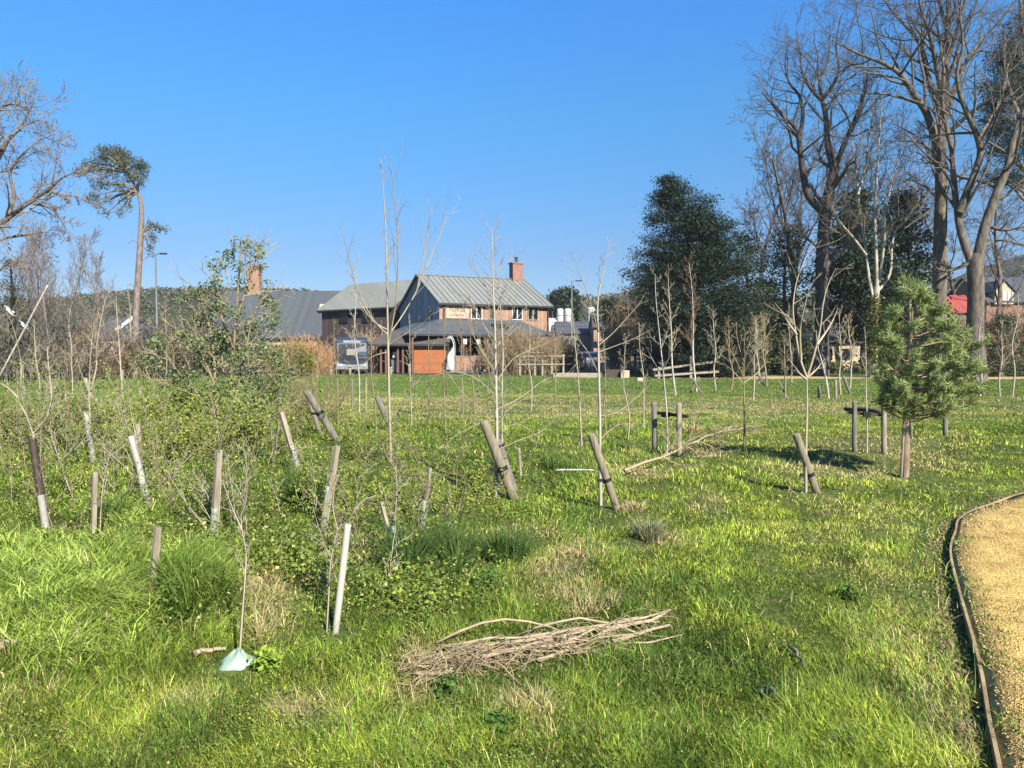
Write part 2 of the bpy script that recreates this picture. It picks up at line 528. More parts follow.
gx = axis([(-900, -300, 100), (-300, -60, 30), (-60, -14, 1.5), (-14, -7, .2), (-7, 7, .09), (7, 14, .2), (14, 60, 1.5), (60, 300, 30), (300, 900, 100)])
gy = axis([(-300, -20, 40), (-20, -2, 2), (-2, 2, .3), (2, 11, .08), (11, 18, .2), (18, 70, 1.0), (70, 300, 25), (300, 900, 100)])
GX, GY = np.meshgrid(gx, gy)
GZ = hgt(GX, GY)
nx_, ny_ = len(gx), len(gy)
idx = np.arange(nx_ * ny_).reshape(ny_, nx_)
q = np.stack([idx[:-1, :-1], idx[:-1, 1:], idx[1:, 1:], idx[1:, :-1]], -1).reshape(-1)
g = mesh_np('ground', np.stack([GX, GY, GZ], -1).reshape(-1, 3), q, np.full(len(q) // 4, 4), ground_mat(), smooth=True)
tag(g, 'rough meadow ground under the grass', 'ground', kind='structure')


# ------------------------------------------------------------------ paths
def gravel_mat(name, c1, c2, c3):
    m, nt, out = new_mat(name)
    b = nt.nodes.new('ShaderNodeBsdfPrincipled'); b.inputs['Roughness'].default_value = .95; b.inputs['Specular IOR Level'].default_value = .15
    nt.links.new(b.outputs[0], out.inputs[0])
    tc = nt.nodes.new('ShaderNodeTexCoord')
    v = nt.nodes.new('ShaderNodeTexVoronoi'); v.inputs['Scale'].default_value = 130
    n = nt.nodes.new('ShaderNodeTexNoise'); n.inputs['Scale'].default_value = 3.5; n.inputs['Detail'].default_value = 9; n.inputs['Roughness'].default_value = .75
    for k in (v, n): nt.links.new(tc.outputs['Object'], k.inputs[0])
    sp = nt.nodes.new('ShaderNodeSeparateColor'); nt.links.new(v.outputs['Color'], sp.inputs[0])
    cr = nt.nodes.new('ShaderNodeValToRGB'); cr.color_ramp.elements.new(.5)
    for e, (p, k) in zip(cr.color_ramp.elements, [(.05, c3), (.4, c2), (.9, c1)]): e.position = p; e.color = (*k, 1)
    nt.links.new(sp.outputs[0], cr.inputs[0])
    c2n = nt.nodes.new('ShaderNodeValToRGB'); c2n.color_ramp.elements[0].position = .35; c2n.color_ramp.elements[1].position = .65
    c2n.color_ramp.elements[0].color = (.55, .52, .46, 1); c2n.color_ramp.elements[1].color = (1.1, 1.07, 1.0, 1)
    nt.links.new(n.outputs[0], c2n.inputs[0])
    mx = nt.nodes.new('ShaderNodeMix'); mx.data_type = 'RGBA'; mx.blend_type = 'MULTIPLY'; mx.inputs[0].default_value = 1
    nt.links.new(cr.outputs[0], mx.inputs[6]); nt.links.new(c2n.outputs[0], mx.inputs[7]); nt.links.new(mx.outputs[2], b.inputs['Base Color'])
    bp = nt.nodes.new('ShaderNodeBump'); bp.inputs['Strength'].default_value = .8; bp.inputs['Distance'].default_value = .012
    nt.links.new(v.outputs['Distance'], bp.inputs['Height']); nt.links.new(bp.outputs[0], b.inputs['Normal'])
    return m


M['gravel'] = gravel_mat('gravel', (.82, .585, .20), (.62, .43, .135), (.26, .17, .065))
K = 14
PV = []
for j in range(K + 1):
    s = PATH_W * j / K
    pts = EDGE_S + EDGE_N * s
    zz = .048 + .02 * math.sin(PI * j / K) + (fbm(pts[:, 0] * 2.2, pts[:, 1] * 2.2, 31) - .5) * .018
    PV.append(np.stack([pts[:, 0], pts[:, 1], zz], 1))
# a short skirt on both sides so that the sheet has a thickness
PV = [PV[0] * [1, 1, 0] + [0, 0, -.12]] + PV + [PV[-1] * [1, 1, 0] + [0, 0, -.12]]
PV = np.array(PV)
n0, n1 = PV.shape[:2]
idx = np.arange(n0 * n1).reshape(n0, n1)
q = np.stack([idx[:-1, :-1], idx[1:, :-1], idx[1:, 1:], idx[:-1, 1:]], -1).reshape(-1)
o = mesh_np('gravel_path', PV.reshape(-1, 3), q, np.full(len(q) // 4, 4), M['gravel'])
tag(o, 'golden gravel path curving along the right of the grass', 'path', kind='structure')

# timber edging boards along the near path
ed = thing('timber_edging', 'weathered timber edging boards along the curving gravel path', 'edging', (0, 0, 0))
ne = len(EDGE_S); i = 0; bi = 0
while i < ne - 1:
    j = min(i + 5, ne - 1)
    mb = MB()
    for k in range(i, j):
        a = EDGE_S[k] - EDGE_N[k] * .014; b = EDGE_S[k + 1] - EDGE_N[k + 1] * .014
        dz = .004 * math.sin(bi * 2.3)
        mb.bar((a[0], a[1], -.032 + dz), (b[0], b[1], -.034 + dz), .016, .17)
    mb.build('board', M['edging'], ed)
    i = j; bi += 1

xs = np.linspace(9.5, 80, 60)
V = []
for s in (-2.1, -1.4, 0, 1.4, 2.1):
    y = 45.6 + .6 * np.sin(xs * .12) - .012 * xs + s
    V.append(np.stack([xs, y, hgt(xs, y) + (.05 if abs(s) < 2 else .02)], 1))
V = np.array(V); n0, n1 = V.shape[:2]
idx = np.arange(n0 * n1).reshape(n0, n1)
q = np.stack([idx[:-1, :-1], idx[:-1, 1:], idx[1:, 1:], idx[1:, :-1]], -1).reshape(-1)
o = mesh_np('far_path', V.reshape(-1, 3), q, np.full(len(q) // 4, 4), gravel_mat('far_gravel', (.58, .47, .27), (.45, .36, .2), (.25, .19, .10)), smooth=True)
tag(o, 'pale gravel path crossing in front of the tall trees', 'path', kind='structure')

# car park surface by the building
xs = [-40, 30]; ys = [53.2, 140]
o = mesh_np('car_park', [(-48, 53.4, .03), (7, 53.4, .03), (34, 110, .03), (34, 150, .03), (-80, 150, .03)], [0, 1, 2, 3, 4], [5],
            mat('tarmac', (.06, .06, .06), (.045, .045, .045), 8, .9))
tag(o, 'dark tarmac car park around the building', 'car park', kind='structure')

# ------------------------------------------------------------------ vegetation map
CLEAR = []     # (x, y, radius): lower growth around the feet of stakes, guards and saplings


def lowfield(x, y):
    f = np.ones(len(x))
    for cx, cy, r in CLEAR:
        d = np.hypot(x - cx, y - cy)
        f = np.minimum(f, .25 + .75 * sstep(r * .4, r, d))
    return f


PINK = [(770, 405, 45, 6), (705, 452, 30, 8), (880, 450, 70, 14), (575, 560, 22, 14), (555, 575, 30, 12), (660, 545, 20, 10), (640, 478, 26, 8),
        (710, 508, 16, 9), (70, 527, 26, 6), (268, 605, 26, 26), (30, 648, 34, 8), (945, 612, 9, 10), (975, 740, 10, 16), (300, 712, 30, 12),
        (420, 690, 30, 8), (575, 600, 40, 9), (355, 545, 30, 10), (180, 706, 26, 8), (840, 470, 60, 10), (520, 700, 30, 8), (415, 655, 16, 10), (905, 468, 50, 6)]


def veg(x, y):
    """returns zone weights at world points on the meadow"""
    px, py = to_px(x, y, 0.0)
    w = {}
    wob = (fbm(x * .8, y * .8, 41) - .5) * 120
    right = sstep(-60, 90, px + wob * .6 - np.interp(py, [372, 400, 430, 470, 520, 580, 640, 690, 768], [200, 260, 700, 740, 640, 600, 560, 120, -300]))
    bram = np.exp(-(((px - 285 + wob * .6) / 270) ** 4)) * np.exp(-(((py - 525 + wob * .1) / 105) ** 4))
    lush = np.exp(-(((px - 62 + wob * .2) / 95) ** 4)) * np.exp(-(((py - 605) / 62) ** 4))
    lush = np.maximum(lush, .8 * np.exp(-(((px - 120) / 60) ** 2 + ((py - 500) / 30) ** 2)))
    lush = np.maximum(lush, .9 * np.exp(-(((px - 190) / 40) ** 2 + ((py - 585) / 30) ** 2)))
    dry = sstep(.60, .76, fbm(x * .9 + 50, y * .9, 61, 4))
    band = np.exp(-(((py - 408 - wob * .05) / 9) ** 2)) * sstep(.2, .5, fbm(x * .5, y * .9, 71)) * 1.1 * sstep(120, 330, px)
    dry = np.maximum(dry * np.interp(px, [100, 500, 1000], [.15, .42, .17]) * (1 - .7 * sstep(15, 24, y)), band)
    for a, b, ra, rb in PINK:
        dry = np.maximum(dry, 1.1 * np.exp(-(((px - a + wob * .06) / ra) ** 2 + ((py - b) / rb) ** 2)))
    dark = sstep(.54, .68, fbm(x * 1.3 - 20, y * 1.3, 81, 3))
    far = sstep(15, 24, y)
    return px, py, right, bram, lush, np.clip(dry * (1 - .8 * lush), 0, 1), dark, far


def usable(x, y):
    ok = ~((path_dist(x, y) > -.02) & (path_dist(x, y) < PATH_W + .05))
    ok &= ~far_path(x, y)
    ok &= y < 53.0
    return ok


def mixc(a, b, t):
    return a * (1 - t)[:, None] + np.asarray(b)[None, :] * t[:, None]


def scatter(n, y0=374.5, y1=900, x0=-430, x1=1250, gamma=1.0):
    u = rng.random(n) ** gamma
    py = y0 + (y1 - y0) * u
    px = rng.uniform(x0, x1, n)
    vx = (px - CX) / F; v = (CY - py) / F
    dy = CP + v * SP; dz = -SP + v * CP
    t = -CAMZ / dz
    return vx * t, dy * t


def make_grass(nclump, per, y0=374.5, y1=900, wk=.00085):
    cx, cy = scatter(nclump, y0, y1)
    k = usable(cx, cy); cx, cy = cx[k], cy[k]
    px, py, right, bram, lush, dry, dark, far = veg(cx, cy)
    keep = rng.random(len(cx)) > bram * .6
    keep &= rng.random(len(cx)) > dry * .25
    pdist = path_dist(cx, cy)
    keep &= ~((pdist > -.35) & (pdist < 0) & (rng.random(len(cx)) < .75))
    cx, cy, px, py, right, bram, lush, dry, dark, far, pdist = [a[keep] for a in (cx, cy, px, py, right, bram, lush, dry, dark, far, pdist)]
    n = len(cx)
    # clump properties
    patch = fbm(cx * 1.1 + 9, cy * 1.1, 91, 3)
    hC = (.024 + .030 * patch) * right + (.030 + .055 * patch) * (1 - right)
    hC = hC * (1 - far) + far * (.05 + .05 * patch)
    leftfar = far * sstep(420, 200, px) * sstep(372, 392, py)
    hC = hC + leftfar * .10
    hC = hC * (1 - lush) + lush * (.13 + .08 * patch)
    hC *= rng.uniform(.7, 1.35, n) * (1 - .25 * dry)
    hC = np.maximum(hC, .034) * lowfield(cx, cy)
    # colours (base colours of the blades themselves)
    c = np.empty((n, 3))
    c[:] = (.205, .268, .037)
    c = mixc(c, (.305, .36, .046), right * sstep(.25, .7, patch) * .75)
    c = mixc(c, (.07, .122, .026), dark * .75)
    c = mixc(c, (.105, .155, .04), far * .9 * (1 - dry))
    c = mixc(c, (.25, .36, .065), lush)
    c = c * (1 - .25 * bram)[:, None]
    c = mixc(c, (.40, .335, .17), dry * (.85 - .25 * far))
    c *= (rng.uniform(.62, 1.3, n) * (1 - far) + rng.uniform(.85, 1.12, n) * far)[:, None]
    tuf = (rng.random(n) < .11) * (1 - far) * (1 - lush)
    c = mixc(c, (.06, .125, .02), tuf * .75)
    hC = hC * (1 + tuf * 1.1)
    yel = rng.random(n) < .08 * (1 - far)
    c[yel] = c[yel] * .5 + np.array([.40, .38, .11]) * .5
    windaz = fbm(cx * .5, cy * .5, 101) * 9
    # blades
    m = n * per
    rep = np.repeat(np.arange(n), per)
    s = .035 + .010 * cy[rep] ** 1.0 * .55
    x = cx[rep] + rng.normal(size=m) * s; y = cy[rep] + rng.normal(size=m) * s * 1.3
    k = usable(x, y); rep, x, y = rep[k], x[k], y[k]; m = len(rep)
    dist = np.hypot(x, y)
    z = hgt(x, y) - .01
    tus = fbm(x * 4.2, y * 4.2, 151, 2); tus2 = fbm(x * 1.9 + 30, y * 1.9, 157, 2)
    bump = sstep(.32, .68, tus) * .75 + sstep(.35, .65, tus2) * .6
    nearw = 1 - sstep(12, 22, y)
    h = hC[rep] * rng.uniform(.55, 1.25, m) * (1 - nearw + nearw * (.6 + .8 * bump))
    w = np.maximum(.0028, dist * wk) * rng.uniform(.7, 1.5, m) * (1 + .8 * lush[rep])
    az = rng.uniform(0, 2 * PI, m); az = np.where(rng.random(m) < .35, windaz[rep] + rng.normal(size=m) * .5, az)
    lean = np.abs(rng.normal(size=m)) * (.55 - .2 * lush[rep]) + .12 + lush[rep] * .1
    curl = np.abs(rng.normal(size=m)) * .5 + .2 + lush[rep] * .9
    V, L, T = blades_np(np.stack([x, y, z], 1), h, w, az, lean, curl)
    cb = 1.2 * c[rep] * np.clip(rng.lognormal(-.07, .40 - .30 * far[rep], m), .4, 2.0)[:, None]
    cb = cb * (1 - nearw * (1 - (.50 + .50 * bump)) * (1 - .5 * lush[rep]))[:, None]  # shade of the hollows between tussocks is darkened into the blade colours
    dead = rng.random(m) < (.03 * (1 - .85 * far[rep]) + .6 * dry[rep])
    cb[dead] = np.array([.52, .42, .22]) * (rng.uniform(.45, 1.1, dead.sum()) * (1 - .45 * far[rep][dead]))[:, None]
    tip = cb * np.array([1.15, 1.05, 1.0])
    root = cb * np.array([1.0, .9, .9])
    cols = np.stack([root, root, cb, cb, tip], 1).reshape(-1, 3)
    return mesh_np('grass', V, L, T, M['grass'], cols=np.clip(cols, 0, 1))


def make_leaves(n):
    """low broad-leaved ground cover: brambles, nettles, docks and clover"""
    x, y = scatter(n, 384, 860)
    k = usable(x, y); x, y = x[k], y[k]
    px, py, right, bram, lush, dry, dark, far = veg(x, y)
    p1 = fbm(x * 1.9 + 4, y * 1.9, 111, 3)
    cl = sstep(.50, .66, p1) * .42 + .05
    prob = np.clip(bram * (.45 + .8 * sstep(.3, .6, p1)) + cl * (1 - bram) * (1 - .85 * lush), 0, 1) * (1 - far) * (1 - .8 * dry)
    left = sstep(420, 250, px) * sstep(380, 400, py) * sstep(560, 500, py)
    prob = np.maximum(prob, left * .6 * (1 - lush) * (1 - sstep(17, 22, y))) * (1 - .9 * lush)
    k = rng.random(len(x)) < prob
    x, y, bram, left, right, dark, p1 = [a[k] for a in (x, y, bram, left, right, dark, p1)]
    n = len(x)
    dist = np.hypot(x, y)
    top = (.05 + .17 * np.maximum(bram, left * .9) * (.4 + 1.2 * fbm(x * 1.4, y * 1.4, 121, 2)))
    top *= np.where(right > .6, .75, 1) * lowfield(x, y)
    z = hgt(x, y) + top * rng.uniform(.15, 1, n) ** .7
    size = np.maximum(.011 + .015 * np.maximum(bram, left), dist * .0026) * rng.uniform(.6, 1.45, n)
    nrm = rng.normal(size=(n, 3)) * .55 + np.array([0, -.05, 1.0])
    V, L, T = leaves_np(np.stack([x, y, z], 1), size, nrm, rng.uniform(.5, .85, n))
    c = np.empty((n, 3)); c[:] = (.105, .16, .032)
    c = mixc(c, (.26, .32, .07), (rng.random(n) < .36) * 1.0)
    c = mixc(c, (.045, .095, .014), dark * .75)
    c = c * (1 - .30 * np.maximum(bram, left))[:, None]
    red = rng.random(n) < .03 * bram
    c[red] = (.30, .17, .06)
    pale = rng.random(n) < .05
    c[pale] = (.38, .39, .14)
    c *= rng.uniform(.65, 1.35, n)[:, None]
    return mesh_np('ground_cover', V, L, T, M['leaf'], cols=np.repeat(np.clip(c, 0, 1), 4, axis=0))


def make_litter(n):
    """dead stems and straw lying in the turf"""
    x, y = scatter(n, 392, 860)
    k = usable(x, y); x, y = x[k], y[k]
    px, py, right, bram, lush, dry, dark, far = veg(x, y)
    k = rng.random(len(x)) < (.03 + .9 * dry) * (1 - .3 * far)
    x, y = x[k], y[k]; n = len(x); k2 = k
    dist = np.hypot(x, y)
    h = rng.uniform(.03, .11, n) * (1 + .6 * dry[k2]); w = np.maximum(.0022, dist * .0006)
    V, L, T = blades_np(np.stack([x, y, hgt(x, y) + .015], 1), h, w, rng.uniform(0, 2 * PI, n), rng.uniform(.6, 1.5, n), rng.uniform(-.1, .5, n))
    c = np.array([.60, .48, .26]) * rng.uniform(.45, 1.15, n)[:, None]
    return mesh_np('straw_litter', V, L, T, M['grass'], cols=np.repeat(c, 5, axis=0))


def make_long_grass(n):
    """the lush clumps at the left: long arching blades of four segments"""
    px = []; py = []
    for a, b, ra, rb, f in [(40, 610, 62, 52, .40), (98, 585, 46, 46, .28), (10, 580, 40, 40, .12), (196, 580, 34, 26, .12), (122, 505, 46, 16, .08)]:
        k = int(n * f); t = rng.uniform(0, 2 * PI, k); r = np.sqrt(rng.random(k)) * rng.uniform(.8, 1.1, k)
        px.append(a + ra * r * np.cos(t)); py.append(b + 14 + rb * r * np.sin(t))
    px = np.concatenate(px); py = np.concatenate(py)
    v = (CY - py) / F; dy = CP + v * SP; dz = -SP + v * CP; t = -CAMZ / dz
    x = (px - CX) / F * t; y = dy * t
    cx_ = np.round(x / .16) + np.round(y / .2) * 37.0          # tuft id
    hx = np.sin(cx_ * 12.9898) * 43758.5453; hx = hx - np.floor(hx)
    m = len(x); pos = np.stack([x, y, hgt(x, y) - .02], 1)
    h = rng.uniform(.16, .36, m) * (.7 + .5 * hx); az = hx * 6.28 + rng.normal(size=m) * .8
    az = np.where(rng.random(m) < .5, rng.normal(size=m) * .5 - .2, az)
    w = rng.uniform(.004, .0085, m)
    d = np.stack([np.cos(az), np.sin(az), np.zeros(m)], 1); s_ = np.stack([-np.sin(az), np.cos(az), np.zeros(m)], 1)
    tw = rng.uniform(-.7, .7, m); s_ = s_ * np.cos(tw)[:, None] + d * np.sin(tw)[:, None]
    ang = rng.uniform(.05, .35, m); cur = rng.uniform(.25, .62, m); P_ = [pos]; p = pos
    for k in range(4):
        p = p + (h * .25)[:, None] * (np.sin(ang)[:, None] * d + np.cos(ang)[:, None] * np.array([0, 0, 1.0])); P_.append(p); ang = ang + cur
    V = []
    for k in range(4): hw = (w * .5 * (1, 1.0, .85, .6)[k])[:, None] * s_; V += [P_[k] - hw, P_[k] + hw]
    V.append(P_[4]); V = np.stack(V, 1).reshape(-1, 3)
    b = (9 * np.arange(m))[:, None]
    L = np.concatenate([b + np.array([[0, 1, 3, 2]]), b + np.array([[2, 3, 5, 4]]), b + np.array([[4, 5, 7, 6]]), b + np.array([[6, 7, 8]])], 1).ravel()
    T = np.tile([4, 4, 4, 3], m)
    u = rng.random(m)[:, None]
    c = (np.array([.22, .34, .055]) * (1 - u) + np.array([.44, .52, .12]) * u) * rng.uniform(.7, 1.2, m)[:, None]
    dd = rng.random(m) < .05; c[dd] = np.array([.45, .38, .2])
    return mesh_np('long_grass', V, L, T, M['grass'], cols=np.repeat(c, 9, axis=0))


def ground_vegetation():
    o = make_long_grass(15000); tag(o, 'lush long bright green grass arching over at the left', 'grass', kind='stuff')
    o = make_grass(94000, 15, 428, 900); tag(o, 'uneven meadow grass with bright and dry patches', 'grass', kind='stuff')
    o = make_grass(62000, 15, 374.2, 436, .0006); tag(o, 'short even lawn grass in front of the building and trees', 'grass', kind='stuff')
    o = make_leaves(380000); tag(o, 'low bramble and nettle leaves among the grass', 'ground cover', kind='stuff')
    o = make_litter(42000); tag(o, 'dry straw and dead stems lying in the turf', 'litter', kind='stuff')
    # small stones and crumbs lying on the path itself
    m = 15000
    i = rng.integers(12, len(EDGE_S) - 30, m); t = rng.random(m)[:, None]
    p = EDGE_S[i] * (1 - t) + EDGE_S[i + 1] * t
    off = rng.random(m) ** 1.4 * PATH_W * .98 + .02
    p = p + EDGE_N[i] * off[:, None]
    c = np.stack([p[:, 0], p[:, 1], np.full(m, .052) + .02 * np.sin(PI * off / PATH_W)], 1)
    s = np.maximum(rng.uniform(.0025, .0075, m), np.hypot(c[:, 0], c[:, 1]) * rng.uniform(.0003, .0013, m))
    oct_ = np.array([[1, 0, 0], [0, 1, 0], [-1, 0, 0], [0, -1, 0], [0, 0, .6], [0, 0, -.6]])
    V = c[:, None, :] + oct_[None] * s[:, None, None] * rng.uniform(.5, 1.5, (m, 6, 1))
    f = np.array([[0, 1, 4], [1, 2, 4], [2, 3, 4], [3, 0, 4], [1, 0, 5], [2, 1, 5], [3, 2, 5], [0, 3, 5]])
    L = (np.arange(m)[:, None, None] * 6 + f[None]).reshape(-1)
    o = mesh_np('path_stones', V.reshape(-1, 3), L, np.full(m * 8, 3), mat('path_stone', (1.0, .74, .32), (.34, .23, .10), 9, .95))
    tag(o, 'small loose stones scattered over the golden path', 'gravel', kind='stuff')
    # little weeds creeping over the path edge and surface
    m = 2600
    i = rng.integers(12, len(EDGE_S) - 30, m); cl_ = fbm(i * .9, i * 0 + 3.0, 7, 2)
    off = np.where(rng.random(m) < .6, np.abs(rng.normal(size=m)) * .10, rng.random(m) * PATH_W)
    p = EDGE_S[i] + EDGE_N[i] * off[:, None] + rng.normal(size=(m, 2)) * .03
    k = fbm(p[:, 0] * 3.3, p[:, 1] * 3.3, 17, 2) > .56; p = p[k]; n = len(p)
    V, L, T = blades_np(np.stack([p[:, 0], p[:, 1], np.full(n, .05)], 1), rng.uniform(.02, .06, n), np.full(n, .006), rng.uniform(0, 2 * PI, n), rng.uniform(.2, 1.2, n), rng.uniform(.2, .8, n))
    c = np.array([.16, .21, .04]) * rng.uniform(.6, 1.3, n)[:, None]
    o = mesh_np('path_weeds', V, L, T, M['grass'], cols=np.repeat(c, 5, axis=0)); tag(o, 'sparse weeds growing through the golden gravel', 'weeds', kind='stuff')
    # crumbs of gravel and soil in the gap beside the edging board
    m = 2200
    i = rng.integers(8, len(EDGE_S) - 1, m); t = rng.random(m)[:, None]
    p = EDGE_S[i] * (1 - t) + EDGE_S[np.minimum(i + 1, len(EDGE_S) - 1)] * t
    off = -np.abs(rng.normal(size=m)) * .10 - .03
    p = p + EDGE_N[i] * off[:, None]
    c = np.stack([p[:, 0], p[:, 1], hgt(p[:, 0], p[:, 1]) + .006], 1)
    s = rng.uniform(.005, .018, m)
    oct_ = np.array([[1, 0, 0], [0, 1, 0], [-1, 0, 0], [0, -1, 0], [0, 0, .7], [0, 0, -.7]])
    V = c[:, None, :] + oct_[None] * s[:, None, None] * rng.uniform(.6, 1.4, (m, 6, 1))
    f = np.array([[0, 1, 4], [1, 2, 4], [2, 3, 4], [3, 0, 4], [1, 0, 5], [2, 1, 5], [3, 2, 5], [0, 3, 5]])
    L = (np.arange(m)[:, None, None] * 6 + f[None]).reshape(-1)
    o = mesh_np('gravel_crumbs', V.reshape(-1, 3), L, np.full(m * 8, 3), mat('crumb', (.42, .31, .17), (.12, .085, .05), 30, .95))
    tag(o, 'loose gravel and soil crumbs beside the edging board', 'gravel', kind='stuff')
# ------------------------------------------------------------------ branching
def _norm(v):
    l = math.sqrt(v[0] ** 2 + v[1] ** 2 + v[2] ** 2) + 1e-9
    return (v[0] / l, v[1] / l, v[2] / l)


def _cross(a, b):
    return (a[1] * b[2] - a[2] * b[1], a[2] * b[0] - a[0] * b[2], a[0] * b[1] - a[1] * b[0])


def side_dir(d, ang, az):
    ref = (0, 0, 1) if abs(d[2]) < .9 else (1, 0, 0)
    u = _norm(_cross(ref, d)); w = _cross(d, u)
    c, s = math.cos(ang), math.sin(ang); ca, sa = math.cos(az), math.sin(az)
    return _norm(tuple(d[i] * c + (u[i] * ca + w[i] * sa) * s for i in range(3)))


def grow(out, p, d, L, r, lev, P, rg):
    n = P['n'][lev]; sg = L / n; wig = P['wig'][lev]; up = P['up'][lev]
    pts = [p]; rad = [r]; re = max(r * P['tap'][lev], P.get('rmin', .004) * .7)
    for i in range(n):
        d = _norm((d[0] + rg.gauss(0, wig), d[1] + rg.gauss(0, wig), d[2] + rg.gauss(0, wig) + up))
        p = (p[0] + d[0] * sg, p[1] + d[1] * sg, p[2] + d[2] * sg)
        pts.append(p); rad.append(r + (re - r) * (i + 1) / n)
    out.append((lev, pts, rad))
    if lev < P['max']:
        kids(out, pts, rad, L, lev, P, rg)


def kids(out, pts, rad, L, lev, P, rg, start=None, count=None):
    k = P['kids'][lev] if count is None else count
    st = P['start'][lev] if start is None else start
    n = len(pts) - 1; az0 = rg.uniform(0, 6.28)
    for j in range(k):
        t = st + (1 - st) * (j + rg.random()) / k
        f = min(t * n, n - .001); i = int(f); f -= i
        a, b = pts[i], pts[i + 1]
        q = tuple(a[c] + (b[c] - a[c]) * f for c in range(3))
        dd = _norm(tuple(b[c] - a[c] for c in range(3)))
        rr = rad[i] + (rad[i + 1] - rad[i]) * f
        az = az0 + j * 2.4 + rg.gauss(0, .5)
        cd = side_dir(dd, P['ang'][lev] * rg.uniform(.7, 1.3), az)
        LL = L * P['ratio'][lev] * (1 - P.get('cone', .45) * t) * rg.uniform(.65, 1.25)
        grow(out, q, cd, LL, max(rr * P['rr'][lev] * rg.uniform(.8, 1.1), P.get('rmin', .004)), lev + 1, P, rg)


OAK = dict(n=[8, 6, 5, 4, 3], wig=[.10, .16, .20, .22, .22], up=[.02, .07, .06, .05, .03], tap=[.3, .3, .3, .35, .5],
           kids=[7, 8, 7, 5, 0], start=[.3, .22, .2, .15, 0], ang=[.8, .8, .8, .75, .7], ratio=[.62, .55, .5, .5, .5],
           rr=[.5, .5, .5, .55, .6], max=4, rmin=.011, cone=.4)
FINE = dict(n=[8, 6, 5, 4], wig=[.06, .1, .13, .16], up=[.02, .16, .12, .08], tap=[.25, .3, .35, .5],
            kids=[30, 9, 6, 0], start=[.2, .2, .15, 0], ang=[.6, .6, .6, .6], ratio=[.38, .5, .5, .5], rr=[.42, .5, .55, .6],
            max=3, rmin=.009, cone=.6)


def px_limb(pts, Y, root, yoff=0.0, slope=0.0):
    """pixels -> local points of a limb standing about depth Y; slope leans it away from / towards the camera"""
    out = []; p0 = None
    for p in pts:
        a = at(p[0], p[1], Y)
        if p0 is None: p0 = a
        l = (Vector((a.x, a.z)) - Vector((p0.x, p0.z))).length
        yy = Y + yoff + slope * l
        a = at(p[0], p[1], yy)
        out.append(tuple(a - root))
    return out


def smooth_limb(pts, rad=None, k=3):
    if len(pts) < 3: return pts, rad
    q = catmull([tuple(p) + (r,) for p, r in zip(pts, rad)], k)
    return [c[:3] for c in q], [max(c[3], .002) for c in q]


def lin(a, b, n):
    return [a + (b - a) * i / (n - 1) for i in range(n)]


def big_tree(name, label, cat, base, Y, limbs, bark, twig, P, group=None, extra=None, seed=1, sub=7, twiglev=2):
    """limbs: list of (pixel list, r0, r1, level, yslope, kidcount)"""
    rg = random.Random(seed)
    b = at(base[0], base[1], Y); root = Vector((b.x, Y, hgt(b.x, Y)))
    t = thing(name, label, cat, root, 0, group)
    out = []
    for pts, r0, r1, lev, sl, kc in limbs:
        lp = px_limb(pts, Y, root, 0, sl)
        rad = lin(r0, r1, len(lp))
        if lev == 0:
            lp[0] = (lp[0][0], lp[0][1], -.25); rad[0] = r0 * 1.35
        lp, rad = smooth_limb(lp, rad, 3)
        out.append((0 if lev == 0 else 1, lp, rad))
        Ls = sum((Vector(lp[i + 1]) - Vector(lp[i])).length for i in range(len(lp) - 1))
        if kc:
            PP = dict(P); kids(out, lp, rad, min(Ls, 9.0), 1, PP, rg, start=.35 if lev == 0 else .2, count=kc)
    trunk = [(p, r) for l, p, r in out if l <= 1]
    twigs = [(p, r) for l, p, r in out if l > 1]
    tube_mesh('trunk', trunk, bark, t)
    tube_mesh('crown', twigs, twig, t)
    return t, root


def proc_tree(name, label, cat, base, Y, H, r, bark, twig, P, seed, group=None, lean=(0, 0)):
    rg = random.Random(seed)
    b = at(base, 376, Y); root = Vector((b.x, Y, hgt(b.x, Y)))
    t = thing(name, label, cat, root, 0, group)
    out = []
    grow(out, (0, 0, -.2), _norm((lean[0], lean[1], 1)), H, r, 0, P, rg)
    tube_mesh('trunk', [(p, q) for l, p, q in out if l <= 1], bark, t)
    tube_mesh('crown', [(p, q) for l, p, q in out if l > 1], twig, t)
    return t


# ------------------------------------------------------------------ evergreen foliage
def leaf_cloud(centers, spread, count, size, c1, c2, aspect=.6, flat=0.0, nup=.3):
    """leaves around points: centers (N,3) local; returns V,L,T,cols"""
    centers = np.asarray(centers, float); N = len(centers)
    rep = np.repeat(np.arange(N), count)
    m = len(rep)
    off = rng.normal(size=(m, 3)) * spread
    off[:, 2] *= (1 - flat)
    p = centers[rep] + off
    nrm = rng.normal(size=(m, 3)) + np.array([0, 0, nup])
    V, L, T = leaves_np(p, size * rng.uniform(.6, 1.4, m), nrm, aspect)
    u = rng.random(N)[rep] * .6 + rng.random(m) * .4
    c = np.asarray(c1)[None] * (1 - u)[:, None] + np.asarray(c2)[None] * u[:, None]
    c *= .7 * rng.uniform(.65, 1.35, m)[:, None]
    return V, L, T, np.repeat(np.clip(c, 0, 1), 4, axis=0)


